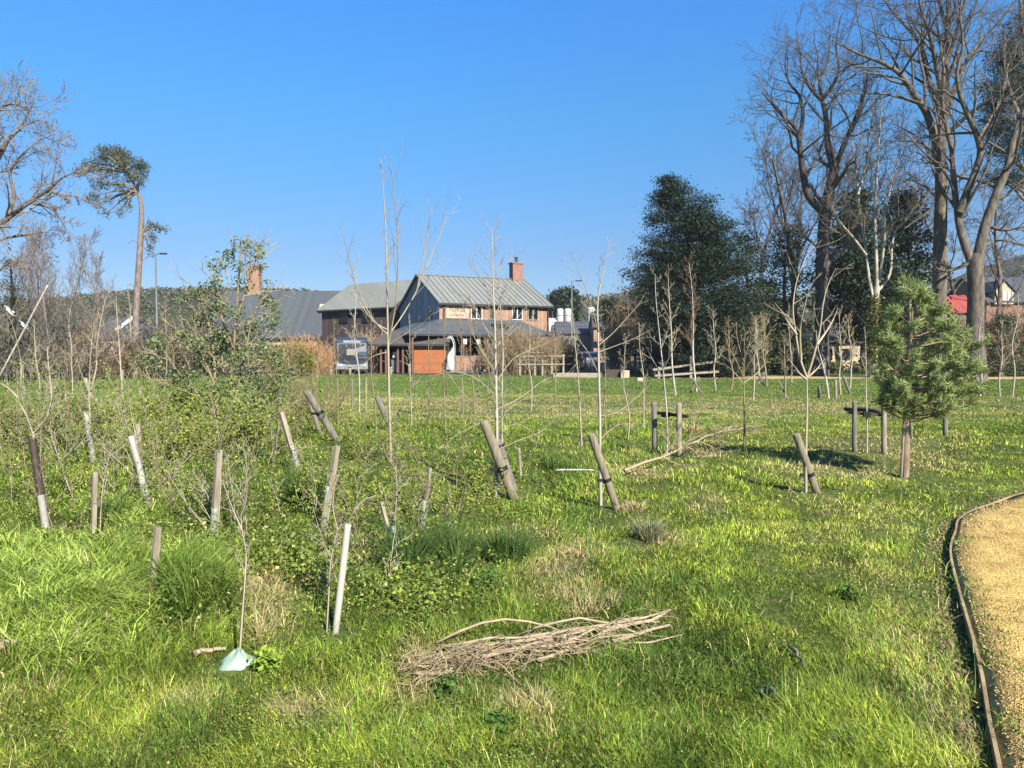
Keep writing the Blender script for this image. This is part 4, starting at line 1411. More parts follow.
# ------------------------------------------------------------------ long grey roofed hall behind at left, with a big chimney
Yh = 86.0
M['hall_roof'] = board_mat('hall_roof', (.105, .122, .13), (.085, .097, .105), .5, 'X', .75, .2)
x0, x1 = ax(228, Yh), ax(345, Yh)
hz = 1.6 + (352 - 292.5) / F * Yh
hl = thing('grey_roofed_hall', 'long low hall with a plain slate-grey roof behind the orange shrubs', 'building', (x0, Yh - 6, .03))
Wd = x1 - x0
gable_block(MB(), .3, Wd - .3, 0, 12, 3.2, hz - .1).build('wall', M['cream_wall'], hl)
mb = MB()
for sg, y0 in ((-1, -.5), (1, 12.5)):
    mb.prism([(0, y0, 3.0), (0, 6, hz), (0, 6, hz + .14), (0, y0, 3.14)], (Wd, 0, 0))
rf = mb.build('roof', M['hall_roof'], hl)
mb = MB(); cxx = ax(256, Yh) - x0
mb.box((cxx, 6, hz + .9), (1.35, 1.1, 3.4)); mb.box((cxx, 6, hz + 2.62), (1.5, 1.25, .16))
mb.build('chimney', M['brick_orange'], rf)
mb = MB(); mb.box((cxx - .3, 6, hz + 2.95), (.3, .3, .5)); mb.box((cxx + .3, 6, hz + 2.95), (.3, .3, .5)); mb.build('chimney_pot', M['brick_red'], rf)
mb = MB(); mb.box((ax(333, Yh) - x0, 2.4, 6.6), (1.1, .1, .7), Matrix.Rotation(-.7, 3, 'X')); mb.build('rooflight', M['cream_wall'], rf)

# white house glimpsed left of the lone pine
Yw = 74.0
wh = thing('white_house', 'small white house with slate roof glimpsed left of the tall pine trunk', 'house', (ax(97, Yw), Yw, .0))
gable_block(MB(), 0, 2.6, 0, 6, 3.0, 4.9).build('wall', M['white_paint'], wh)
mb = MB()
for sg, y0 in ((-1, -.3), (1, 6.3)): mb.prism([(-.2, y0, 2.85), (-.2, 3, 5.0), (-.2, 3, 5.12), (-.2, y0, 2.97)], (3.0, 0, 0))
mb.build('roof', M['slate'], wh)
mb = MB(); mb.prism([(2.4, -.1, 0), (4.0, -.1, 0), (4.0, -.1, 4.0), (3.2, -.1, 4.6), (2.4, -.1, 3.6)], (0, 3, 0)); mb.build('porch', M['slate'], wh)
mb = MB(); mb.bar((2.1, -.2, 3.75), (3.9, -.2, 5.1), .08, .34); mb.build('bargeboard', M['white_paint'], wh)
for i in range(3): MB().box((.5 + i * .8, -.03, 2.2), (.42, .06, .7)).build('window', M['glass_dark'], wh)

# red-roofed shed and slate-roofed house at the right
Yr = 60.0
x0, x1 = ax(947, Yr), ax(974, Yr)
rs = thing('red_roofed_shed', 'grey boarded shed with a bright red roof between the tall trunks', 'shed', (x0, Yr, 0))
Wd = x1 - x0
M['red_roof'] = board_mat('red_roof', (.50, .095, .08), (.36, .07, .06), .3, 'X', .6, .3)
gable_block(MB(), .1, Wd - .1, 0, 3.6, 4.85, 6.1).build('wall', M['stake_grey'], rs)
mb = MB()
for sg, y0 in ((-1, -.25), (1, 3.85)): mb.prism([(-.2, y0, 4.75), (-.2, 1.8, 6.25), (-.2, 1.8, 6.33), (-.2, y0, 4.83)], (Wd + .4, 0, 0))
mb.build('roof', M['red_roof'], rs)
Yq = 78.0
x0 = ax(985, Yq)
sh = thing('slate_roofed_house', 'house with dark slate roof and small gabled dormer at the far right', 'house', (x0, Yq, 0))
gable_block(MB(), 0, 13, 0, 8, 7.0, 9.6).build('wall', M['brick_red'], sh)
mb = MB()
for sg, y0 in ((-1, -.4), (1, 8.4)): mb.prism([(-.3, y0, 6.8), (-.3, 4, 9.7), (-.3, 4, 9.85), (-.3, y0, 6.95)], (13.6, 0, 0))
rf = mb.build('roof', M['slate'], sh)
mb = MB(); mb.prism([(.6, -.35, 6.6), (2.6, -.35, 6.6), (2.6, -.35, 7.9), (1.6, -.35, 8.9), (.6, -.35, 7.9)], (0, 3.4, 0)); d = mb.build('dormer', M['cream_wall'], rf)
mb = MB()
mb.bar((.4, 1.2, 7.85), (1.6, 1.2, 9.1), 3.4, .12); mb.bar((2.8, 1.2, 7.85), (1.6, 1.2, 9.1), 3.4, .12); mb.build('dormer_roof', M['slate'], rf)
for i in range(3): MB().box((1.1 + i * .5, -.37, 7.4), (.34, .05, .9)).build('window', M['white_paint'], sh)

# cream building glimpsed behind the oaks
Yc = 66.0
x0, x1 = ax(800, Yc), ax(875, Yc)
cb = thing('cream_bungalow', 'low cream-walled building glimpsed behind the tall oak trunks', 'house', (x0, Yc, 0))
Wd = x1 - x0
gable_block(MB(), 0, Wd, 0, 6, 2.6, 4.0).build('wall', M['cream_wall'], cb)
mb = MB()
for sg, y0 in ((-1, -.4), (1, 6.4)): mb.prism([(-.3, y0, 2.45), (-.3, 3, 4.15), (-.3, 3, 4.27), (-.3, y0, 2.57)], (Wd + .6, 0, 0))
mb.build('roof', M['tile_brown'], cb)
for i in range(4): MB().box((.9 + i * 1.6, -.03, 1.4), (.7, .06, 1.0)).build('window', M['glass_dark'], cb)

# ------------------------------------------------------------------ distant yard: tanks, sheds, car
Yt = 118.0
M['tank_white'] = mat('tank_white', (.72, .71, .66), (.6, .59, .55), 1, .6)


def tank(label, px0, px1, pyt, pyb, Y):
    x = ax((px0 + px1) / 2, Y); r = (px1 - px0) / 2 * Y / F
    zt = at(px0, pyt, Y).z; zb = 0.0
    t = thing('storage_tank', label, 'tank', (x, Y, 0), 0, 'white tanks in the distant yard')
    MB().lathe([(r, 0), (r, zt - .35), (r * .92, zt - .1), (r * .5, zt)], 20).build('shell', M['tank_white'], t, smooth=True)
    mb = MB()
    for z in (zt * .35, zt * .62, zt * .86): mb.lathe([(r * 1.02, z), (r * 1.02, z + .12)], 20)
    mb.build('hoop', M['metal_grey'], t)


tank('white storage tank just right of the long building', 556.5, 563.3, 308.5, 318, Yt)
tank('white storage tank touching the distant lamp post', 564.2, 571, 308.5, 318, Yt)
tank('tallest white storage tank, apart from the other two', 587, 594.5, 307, 325, Yt)


def yard_shed(label, px0, px1, pyt, Y, wallm, roofm, dep=8, name='yard_shed'):
    x0, x1 = ax(px0, Y), ax(px1, Y); zt = at(px0, pyt, Y).z; W = x1 - x0
    t = thing(name, label, 'shed', (x0, Y, 0))
    gable_block(MB(), 0, W, 0, dep, zt * .72, zt - .1).build('wall', M[wallm], t)
    mb = MB()
    for sg, y0 in ((-1, -.4), (1, dep + .4)): mb.prism([(-.2, y0, zt * .69), (-.2, dep / 2, zt), (-.2, dep / 2, zt + .1), (-.2, y0, zt * .69 + .1)], (W + .4, 0, 0))
    mb.build('roof', M[roofm], t)
    n = max(2, int(W / 3))
    for i in range(n): MB().box((W * (i + .5) / n, -.03, zt * .36), (.9, .06, .9)).build('window', M['glass_dark'], t)


yard_shed('wide dark-roofed shed in front of the white tanks', 557, 606, 321, 112, 'stake_grey', 'slate')
yard_shed('narrow white shed beside the right end of the long building', 548.5, 558, 318, 116, 'white_paint', 'white_paint', 5)
yard_shed('small red-brown hut behind the grey car', 593.5, 602, 312, 108, 'brick_orange', 'tile_brown', 5)
yard_shed('pale low shed far right of the tanks under the conifer branches', 618, 652, 309, 128, 'cream_wall', 'slate', 8)

# car in the yard
Yk = 64.0
ca = thing('parked_car', 'silver-blue car with red tail lights parked behind the rail fence', 'car', (ax(592, Yk), Yk, .03), math.atan2(.93, -.36))
M['car_paint'] = mat('car_paint', (.42, .45, .52), (.38, .41, .48), 1, .25, metallic=.4, spec=.6)
mb = MB()   # local X forward, rear at x=0
pf = [(.0, .45), (.02, .95), (.18, 1.05), (.45, 1.5), (.8, 1.62), (2.3, 1.6), (3.1, 1.1), (4.1, .95), (4.3, .7), (4.28, .35), (.1, .3)]
mb.prism([(x, -.88, z) for x, z in pf], (0, 1.76, 0)); mb.build('body', M['car_paint'], ca, bevel=.07)
for s in (-1, 1):
    MB().box((-.0, s * .72, .98), (.08, .26, .2)).build('tail_light', mat('tail_red', (.55, .02, .03), (.4, .015, .02), 3, .3), ca)
    for xx in (.85, 3.35):
        m2 = MB(); m2.tube([(xx, s * .72, .32), (xx, s * .9, .32)], .32, 16); wv = m2.build('wheel', M['rubber'], ca)
        m2 = MB(); m2.tube([(xx, s * .9, .32), (xx, s * .92, .32)], .19, 12); m2.build('rim', M['metal_grey'], wv)
    MB().prism([(.6, s * .885, 1.12), (.8, s * .885, 1.5), (2.25, s * .885, 1.5), (2.85, s * .885, 1.12)], (0, .01 * s, 0)).build('side_window', M['glass_dark'], ca)
mb = MB(); mb.prism([(.2, -.75, 1.10), (.2, .75, 1.10), (.42, .68, 1.46), (.42, -.68, 1.46)], (-.03, 0, .02)); mb.build('rear_window', M['glass_dark'], ca)

# ------------------------------------------------------------------ lamp posts
def lamp_post(label, base_px, top, Y, arm):
    b = at(base_px, 376, Y); root = Vector((b.x, Y, hgt(b.x, Y))); t = thing('street_lamp', label, 'street lamp', root)
    tp = at(top[0], top[1], Y) - root
    mb = MB(); mb.lathe([(.12, -.2), (.12, 1.0), (.075, 1.05), (.05, tp.z)], 12); mb.build('pole', M['metal_grey'], t, smooth=True)
    mb = MB(); mb.tube([(0, 0, tp.z - .05), (arm * .5, 0, tp.z + .02), (arm, 0, tp.z + .02)], .03, 8); mb.build('arm', M['metal_grey'], t)
    mb = MB(); mb.box((arm * 1.05, 0, tp.z + .02), (abs(arm) * .9, .24, .09)); mb.build('lamp_head', M['metal_dark'], t)


lamp_post('tall grey street lamp close to the lone pine trunk', 158, (157.5, 254), 50, .5)
lamp_post('grey street lamp in front of the distant white tanks', 571.5, (571, 281), 62, .55)


# ------------------------------------------------------------------ post and rail fences
def rail_fence(label, posts, rails, Y, matl, pw=.12, rw=.09):
    """posts: list of (px, py top); rails: list of ((px,py),(px,py))"""
    xm = ax(sum(p[0] for p in posts) / len(posts), Y); root = Vector((xm, Y, 0))
    t = thing('rail_fence', label, 'fence', root)
    for px, pt in posts:
        p = at(px, pt, Y); z0 = hgt(p.x, Y)
        MB().box((p.x - xm, 0, (p.z + z0 - .15) / 2), (pw, pw, p.z - z0 + .15)).build('post', M[matl], t)
    for (a, b) in rails:
        pa = at(a[0], a[1], Y - .09) - root; pb = at(b[0], b[1], Y - .09) - root
        mb = MB(); mb.bar(pa, pb, .05, rw); mb.build('rail', M[matl], t)


rail_fence('weathered pale post and rail fence in front of the brown shrubs', [(520, 355.5), (535, 357), (542.5, 356), (552, 356), (563.5, 354)],
           [((517, 356.5), (565, 355.8)), ((517, 364.5), (565, 364.2))], 50.5, 'fence_wood')
rail_fence('dark weathered wire fence crossing below the yard', [(575, 355), (585.5, 354.5), (598, 355), (610, 354.5), (623, 355), (635.5, 354.5), (648, 355)],
           [((566, 356), (650, 355.4)), ((566, 364), (650, 363.6))], 53, 'stake_grey', .1, .06)
rail_fence('pale wooden fence with its top rail rising towards the dark conifer', [(659, 367), (691, 356)],
           [((653, 369.8), (719, 361.2)), ((655, 375.8), (719, 371.5))], 44, 'fence_wood', .14, .13)


def bollard(label, px, pyb, pyt, Y, matl='fence_wood', wp=3):
    b = at(px, pyb, Y); root = Vector((b.x, Y, hgt(b.x, Y))); h = at(px, pyt, Y).z - root.z
    t = thing('timber_bollard', label, 'bollard', root, 0, 'short timber bollards at the meadow edge'); r = wp * .5 * Y / F
    MB().lathe([(r, -.15), (r, h - .04), (r * .8, h)], 10).build('post', M[matl], t, smooth=True)
    MB().lathe([(r * 1.05, h * .72), (r * 1.05, h * .8)], 10).build('band', M['metal_dark'], t)


for lb, px, pb, pt in (('short timber bollard in front of the bus bumper', 350, 375, 365), ('short timber bollard left of the orange panel', 409.5, 374, 364),
                       ('short timber bollard between low brick wall and rail fence', 509, 373, 363), ('short timber bollard under the tall holly at far left', 151, 378, 369),
                       ('short timber bollard at the foot of the tall pine trunk', 139, 379, 372), ('short timber bollard at the left edge of the orange shrub', 300, 375, 366),
                       ('short timber bollard under the orange twigs, left of the bus', 331, 375, 366), ('short timber bollard before the dark shed opening', 391, 375, 367)):
    bollard(lb, px, pb, pt, 51.5)

# timbers and slabs lying by the ditch
def slab(name, label, cat, pts, Y, h, dep, matl, bev=.02):
    a = at(pts[0], 378, Y); b = at(pts[1], 378, Y); z = hgt(a.x, Y)
    mb = MB(); mb.box(((b.x - a.x) / 2, 0, h / 2 - .03), (b.x - a.x, dep, h + .06))
    o = mb.build(name, M[matl], None, bevel=bev); o.location = (a.x, Y, z); return tag(o, label, cat)


slab('timber_baulk', 'long pale timber baulk lying in the grass below the yard fence', 'timber', (553, 601), 46.5, .30, .3, 'fence_wood')
slab('dark_board', 'dark board standing on edge beside the pale stone block', 'board', (604.5, 619.5), 46.2, .52, .12, 'cross_wood')
slab('stone_block', 'pale cream stone block at the end of the dark board', 'block', (620.5, 629), 46.0, .48, .4, 'cream_wall')
slab('small_stone', 'small pinkish pale stone near the thin stems, right of the stone block', 'stone', (636.5, 643), 40.5, .22, .3, 'cream_wall', .08)
slab('ditch_line', 'dark bar laid in as the dark ditch line in front of the rail fence', 'ditch', (548, 570), 49, .18, .2, 'cross_wood', .06)  # added bar, stands in for the dark line of the ditch
# ------------------------------------------------------------------ big bare trees at the right
def L_(pts, r0, r1, lev=1, sl=0.0, kc=8):
    return (pts, r0, r1, lev, sl, kc)


P1 = dict(OAK); P1['kids'] = [7, 8, 6, 5, 0]; P1['rmin'] = .0105
big_tree('oak_tree', 'dark oak with a leaning fork, left of the pale stemmed tree', 'tree', (820, 376), 48,
         [L_([(820, 376), (822, 320), (822, 260), (825, 215), (829, 192), (835, 167)], .46, .30, 0, 0, 4),
          L_([(834, 172), (828, 146), (826, 117), (822, 99), (820, 80), (828, 60), (830, 25)], .24, .03, 1, .15, 13),
          L_([(835, 167), (846, 140), (858, 112), (866, 88), (868, 60)], .2, .03, 1, -.3, 11),
          L_([(825, 214), (808, 195), (802, 165), (799, 140), (794, 126), (784, 117), (772, 104), (762, 92)], .26, .03, 1, -.2, 12),
          L_([(799, 140), (803, 115), (799, 95), (790, 84), (785, 65), (788, 42)], .15, .02, 1, .4, 10),
          L_([(822, 100), (812, 90), (803, 74), (800, 52), (796, 30)], .14, .02, 1, .3, 10),
          L_([(822, 100), (833, 85), (839, 68), (836, 45), (841, 15)], .14, .02, 1, -.3, 10),
          L_([(824, 225), (838, 205), (848, 190), (852, 170)], .14, .03, 1, .5, 7),
          L_([(822, 250), (806, 238), (792, 226), (780, 222)], .10, .02, 1, -.5, 7)],
         M['dark_bark'], M['twig_grey'], P1, seed=4)

big_tree('oak_tree', 'tallest straight-trunked oak right of the pale stemmed tree', 'tree', (939, 379), 43,
         [L_([(939, 379), (939, 330), (940, 250), (941, 190), (941, 150), (944, 100), (946, 60), (948, 20), (950, -40), (953, -110)], .47, .05, 0, 0, 12),
          L_([(938, 150), (932, 128), (925, 110), (914, 95), (905, 80), (895, 70), (880, 62), (862, 55), (845, 47), (832, 40)], .24, .025, 1, -.25, 15),
          L_([(941, 112), (930, 85), (925, 60), (918, 40), (905, 25), (890, 8), (876, -14)], .2, .025, 1, .3, 13),
          L_([(943, 100), (937, 70), (930, 35), (920, 5), (912, -50)], .18, .025, 1, -.3, 12),
          L_([(943, 122), (952, 96), (958, 80), (967, 60), (981, 40), (1000, 20), (1018, -6)], .2, .025, 1, .35, 13),
          L_([(946, 60), (956, 35), (962, 10), (972, -20), (980, -60)], .15, .02, 1, -.4, 10),
          L_([(947, 30), (940, 5), (935, -25), (930, -60)], .12, .02, 1, .4, 9),
          L_([(936, 155), (922, 143), (905, 141), (888, 141)], .10, .02, 1, -.3, 8),
          L_([(937, 198), (926, 187), (914, 181), (902, 180)], .09, .02, 1, .2, 6),
          L_([(905, 80), (895, 62), (885, 45), (872, 32)], .09, .015, 1, .4, 8)],
         M['oak_bark'], M['twig_grey'], P1, seed=9)

big_tree('oak_tree', 'forked oak whose two thick stems part above the red roof', 'tree', (976, 381), 40.5,
         [L_([(976, 381), (975, 330), (976, 292), (975, 266), (978, 255)], .46, .38, 0, 0, 0),
          L_([(974, 268), (966, 248), (960, 228), (957, 208), (954, 182), (952, 152), (947, 128), (942, 100), (944, 70), (938, 30), (934, -20)], .24, .03, 1, .12, 15),
          L_([(959, 212), (967, 192), (980, 157), (977, 136), (968, 115), (960, 95), (957, 72), (963, 45), (960, 10), (968, -30)], .22, .025, 1, -.22, 14),
          L_([(977, 262), (984, 230), (992, 206), (1000, 185), (1008, 165), (1013, 140), (1020, 118), (1030, 88), (1036, 50), (1042, 0), (1050, -60)], .29, .035, 1, -.1, 14),
          L_([(988, 226), (1004, 230), (1024, 227), (1050, 224)], .11, .02, 1, -.3, 7),
          L_([(978, 250), (1000, 240), (1030, 246), (1060, 240)], .09, .02, 1, .3, 7),
          L_([(973, 262), (958, 268), (946, 271), (936, 268)], .12, .03, 1, .1, 5),
          L_([(977, 140), (990, 120), (1002, 95), (1008, 65), (1020, 40)], .12, .02, 1, .4, 10),
          L_([(1004, 178), (996, 178), (984, 186), (974, 190)], .08, .02, 1, -.4, 5),
          L_([(1020, 118), (1010, 92), (1004, 60), (1006, 25)], .12, .02, 1, .4, 9)],
         M['oak_bark'], M['twig_grey'], P1, seed=21)

P2 = dict(OAK); P2['kids'] = [7, 8, 6, 4, 0]; P2['ang'] = [.6, .6, .65, .7, .7]; P2['up'] = [.02, .12, .1, .06, .04]
t, root = big_tree('beech_tree', 'pale grey tree of several upright stems between two dark oaks', 'tree', (873, 377), 44.5,
                   [L_([(873, 377), (873, 340), (875, 310), (877, 286)], .26, .17, 0, 0, 0),
                    L_([(874, 300), (869, 278), (866, 250), (861, 220), (858, 190), (855, 160), (850, 130), (846, 112)], .10, .02, 1, .15, 13),
                    L_([(877, 288), (876, 250), (875, 220), (876, 190), (878, 160), (880, 125), (883, 95)], .115, .02, 1, -.05, 15),
                    L_([(879, 282), (884, 245), (885, 215), (890, 190), (897, 160), (906, 128)], .09, .02, 1, -.15, 13),
                    L_([(879, 290), (890, 274), (892, 246), (896, 230), (905, 221), (915, 212), (920, 195)], .085, .02, 1, .2, 9),
                    L_([(866, 255), (852, 236), (840, 222), (832, 205)], .08, .02, 1, -.3, 8),
                    L_([(858, 195), (866, 165), (868, 140), (872, 112)], .08, .015, 1, .4, 8)],
                   M['pale_bark'], M['twig_pale'], P2, seed=5)
pts = px_clumps([(873, 318, 5, 14, -.3), (872, 336, 6, 14, -.35), (876, 302, 4, 8, -.2), (873, 352, 6, 14, -.3)], 44.5, root, .4)
V, L, T, c = leaf_cloud(pts, .10, 5, .13, (.10, .13, .025), (.22, .21, .05), .7)
mesh_np('ivy', V, L, T, M['leaf'], t, cols=c)

# smaller bare trees further back
for i, (lb, px, Y, H, r, bk, sd, ln) in enumerate([
        ('slim bare tree rising just right of the big dark conifer', 757, 60, 15.0, .20, 'dark_bark', 31, (-.1, 0)),
        ('ivy-dark bare tree halfway between conifer and leaning oak', 779, 58, 17.5, .24, 'dark_bark', 32, (-.04, .1)),
        ('bare grey tree behind the fork of the leaning dark oak', 800, 63, 18.5, .26, 'oak_bark', 33, (.02, 0)),
        ('thin bare tree behind the pale upright stems', 893, 62, 18.0, .24, 'oak_bark', 34, (.05, 0)),
        ('bare tree filling the gap left of the tallest oak trunk', 917, 60, 16.0, .22, 'oak_bark', 35, (-.02, 0)),
        ('bare grey tree at the right picture edge below the pine', 1012, 58, 13.5, .24, 'oak_bark', 36, (.06, 0)),
        ('bare tree behind the forked oak', 962, 64, 15.5, .22, 'oak_bark', 37, (0, 0))]):
    PP = dict(OAK); PP['kids'] = [9, 7, 6, 4, 0]; PP['n'] = [8, 6, 4, 3, 3]; PP['ang'] = [.62, .7, .7, .7, .7]; PP['ratio'] = [.5, .52, .5, .5, .5]; PP['up'] = [.02, .1, .08, .05, .03]; PP['rmin'] = .015
    PP['start'] = [.3, .2, .2, .15, 0]
    proc_tree('bare_tree', lb, 'tree', px, Y, H, r, M[bk], M['twig_grey'], PP, sd, lean=ln)

# ------------------------------------------------------------------ evergreens
G1, G2 = (.008, .018, .011), (.03, .052, .026)
evergreen('yew_tree', 'broad dark evergreen conifer left of the bare oaks', 'tree', (699, 379), 46.5,
          [(181, 668, 7), (192, 674, 18), (206, 682, 32), (230, 688, 45), (255, 690, 50), (270, 692, 57), (292, 692, 64), (312, 694, 63), (335, 698, 56), (358, 700, 52), (375, 702, 46)],
          520, 40, .14, G1, G2, M['dark_bark'], 2, tr=.4, spread=.27, tmin=.4, aspect=.4)
evergreen('yew_tree', 'olive evergreen leaning against the right side of the big dark conifer', 'tree', (748, 378), 51,
          [(238, 745, 6), (262, 746, 18), (290, 748, 26), (320, 750, 32), (350, 750, 34), (374, 750, 30)],
          120, 24, .17, (.045, .07, .022), (.13, .15, .05), M['dark_bark'], 3, spread=.34)
evergreen('holly_tree', 'ragged dark holly under the slim bare trees', 'tree', (786, 378), 53,
          [(230, 790, 6), (255, 786, 18), (285, 784, 26), (320, 786, 32), (350, 786, 34), (374, 786, 32)],
          120, 20, .19, (.04, .062, .02), (.12, .14, .045), M['dark_bark'], 6, spread=.42)
evergreen('cypress_tree', 'dark evergreen mass directly behind the pale upright stems', 'tree', (862, 378), 55,
          [(196, 858, 6), (215, 858, 20), (245, 858, 34), (275, 858, 42), (305, 860, 40), (330, 862, 26), (338, 864, 14)],
          190, 24, .24, (.018, .034, .015), (.042, .064, .025), M['dark_bark'], 7, spread=.42)
evergreen('cypress_tree', 'dark rounded evergreen between pale stems and tallest oak', 'tree', (905, 378), 56,
          [(196, 905, 8), (215, 905, 20), (245, 908, 26), (280, 910, 28), (320, 910, 32), (355, 910, 34), (376, 910, 30)],
          140, 24, .24, (.02, .036, .016), (.05, .07, .028), M['dark_bark'], 8, spread=.42)
evergreen('pine_tree', 'bushy dark young pine at the far right beyond the path', 'tree', (1003, 380), 47,
          [(318, 1004, 6), (330, 1003, 18), (345, 1002, 26), (360, 1002, 28), (374, 1000, 22)],
          80, 22, .16, (.028, .055, .022), (.075, .105, .04), M['pine_bark'], 11, spread=.24, aspect=.3)
evergreen('pine_tree', 'squat dark green pine against the right picture edge', 'tree', (1034, 380), 48,
          [(300, 1038, 6), (322, 1036, 16), (345, 1034, 24), (374, 1034, 26)],
          80, 22, .16, (.028, .055, .022), (.07, .10, .04), M['pine_bark'], 12, spread=.24, aspect=.3)
# tall pine at the right edge: its crown shows behind the forked oak
b = at(1036, 378, 50); root = Vector((b.x, 50, hgt(b.x, 50)))
t = thing('pine_tree', 'tall dark pine whose crown shows behind the forked oak at top right', 'tree', root)
lp = px_limb([(1036, 378), (1034, 280), (1030, 200), (1026, 120), (1024, 50), (1020, 0)], 50, root); lp[0] = (lp[0][0], lp[0][1], -.3)
br = [(lp, lin(.42, .1, len(lp)))]
cl = [(1002, 96, 22, 18, 0), (994, 128, 18, 14, .4), (1010, 150, 20, 14, -.4), (1004, 60, 18, 16, .5), (1000, 180, 14, 10, .2), (1016, 176, 18, 12, 0), (1014, 50, 20, 16, 0), (1000, 84, 22, 14, -.8), (1018, 96, 26, 16, .6), (992, 112, 14, 10, .3), (1010, 128, 24, 14, 0), (1030, 66, 26, 18, 0), (994, 150, 12, 8, .5), (1020, 30, 20, 14, .4),
      (990, 172, 9, 6, -.5), (1050, 100, 26, 18, 0), (1048, 150, 24, 16, .5), (1040, 10, 24, 16, 0), (1006, 66, 14, 9, .8)]
for px, py, rx, ry, dy in cl:
    e = at(px, py, 50 + dy) - root; k = at(1026, min(py + 22, 370), 50) - root
    br.append(([tuple(k), tuple((k + e) / 2 + Vector((0, 0, .2))), tuple(e)], [.10, .07, .03]))
tube_mesh('trunk', br, M['pine_bark'], t)
V, L, T, c = leaf_cloud(px_clumps(cl, 50, root, .14), .16, 10, .19, (.014, .03, .017), (.045, .07, .032), .3)
mesh_np('crown', V, L, T, M['needle'], t, cols=c)

# lone Scots pine at the left
Yp = 50.0
b = at(135, 375, Yp); root = Vector((b.x, Yp, hgt(b.x, Yp)))
t = thing('pine_tree', 'lone tall pine with bare leaning trunk and flat tufted crown', 'tree', root)
lp = px_limb([(135, 375), (136, 320), (138, 280), (140.5, 240), (141.5, 214), (140, 199), (136, 187), (129, 177), (118, 167)], Yp, root); lp[0] = (lp[0][0], lp[0][1], -.3)
lp, lr = smooth_limb(lp, [.25, .22, .20, .18, .155, .12, .085, .06, .035], 4)
br = [(lp, lr)]
cl = [(112, 159, 15, 6, 0), (94, 164, 13, 5, .4), (128, 161, 15, 6, -.5), (140, 168, 10, 7, .4), (84, 170, 9, 5, -.3), (120, 154, 14, 6, .6), (104, 155, 12, 6, -.6), (108, 172, 16, 6, 0),
      (100, 184, 9, 7, .5), (92, 196, 7, 6, .2), (98, 204, 4, 6, .2), (118, 184, 8, 5, -.6), (134, 178, 9, 5, -.4), (110, 200, 3, 7, .4), (126, 198, 4, 8, -.3), (120, 212, 3, 6, -.2), (106, 214, 3, 5, .2),
      (153, 226, 7, 5, .3), (163, 229, 7, 3.5, .3), (152, 238, 5, 6, .2), (150, 250, 3, 7, .2), (142, 176, 6, 4, .2), (130, 179, 9, 3.5, .3), (139, 184, 5, 4, -.3), (112, 150, 14, 4, 0), (78, 174, 6, 3, .2), (146, 166, 6, 4, 0), (128, 206, 3, 5, -.1)]
hub = {0: (124, 172), 1: (138, 192), 2: (141, 232)}
for px, py, rx, ry, dy in cl:
    h_ = hub[2] if py > 218 and px > 140 else hub[1] if py > 180 else hub[0]
    k = at(h_[0], h_[1], Yp) - root; e = at(px, py, Yp + dy) - root
    m_ = (k + e) / 2 + Vector((0, dy * .3, .25))
    br.append(([tuple(k), tuple(m_), tuple(e)], [.09, .06, .02]))
for p in ([(139, 262), (147, 258), (150, 252)], [(140, 245), (133, 240), (128, 244)], [(137, 290), (131, 284), (127, 286)]):
    q = px_limb(p, Yp, root); br.append((q, [.035, .025, .012]))
tube_mesh('trunk', br, M['scots_bark'], t)
V, L, T, c = leaf_cloud(px_clumps(cl, Yp, root, .17), .13, 10, .17, (.045, .06, .026), (.20, .19, .075), .28)
mesh_np('crown', V, L, T, M['needle'], t, cols=c)

# ------------------------------------------------------------------ left edge trees
PL = dict(OAK); PL['kids'] = [7, 10, 9, 6, 0]; PL['ratio'] = [.6, .36, .45, .5, .5]; PL['up'] = [.02, .05, .04, .03, .02]; PL['rmin'] = .010
big_tree('oak_tree', 'big bare oak reaching in over the left picture edge', 'tree', (-95, 385), 34,
         [L_([(-95, 385), (-92, 320), (-88, 250), (-80, 190), (-76, 150)], .42, .26, 0, 0, 4),
          L_([(-88, 255), (-50, 245), (-12, 232), (8, 218), (28, 203), (48, 190), (62, 178), (76, 172)], .2, .015, 1, -.1, 13),
          L_([(8, 218), (14, 195), (10, 172), (22, 155), (40, 140), (58, 134)], .09, .012, 1, .3, 11),
          L_([(-84, 215), (-50, 195), (-20, 178), (-2, 158), (8, 140), (20, 128), (30, 110), (34, 98)], .18, .015, 1, .15, 13),
          L_([(-80, 190), (-55, 150), (-30, 125), (-8, 112), (10, 104), (26, 108)], .17, .015, 1, -.2, 13),
           L_([(-86, 240), (-40, 262), (0, 240), (22, 236), (42, 232)], .12, .012, 1, .3, 9),
          L_([(-40, 262), (-10, 275), (10, 262), (26, 262)], .08, .012, 1, -.3, 7),
          L_([(28, 203), (50, 208), (62, 222), (70, 240)], .06, .010, 1, -.3, 8),
          L_([(48, 190), (60, 196), (74, 196), (88, 202)], .05, .010, 1, .3, 7)],
         M['oak_bark'], M['twig_far'], PL, seed=14)

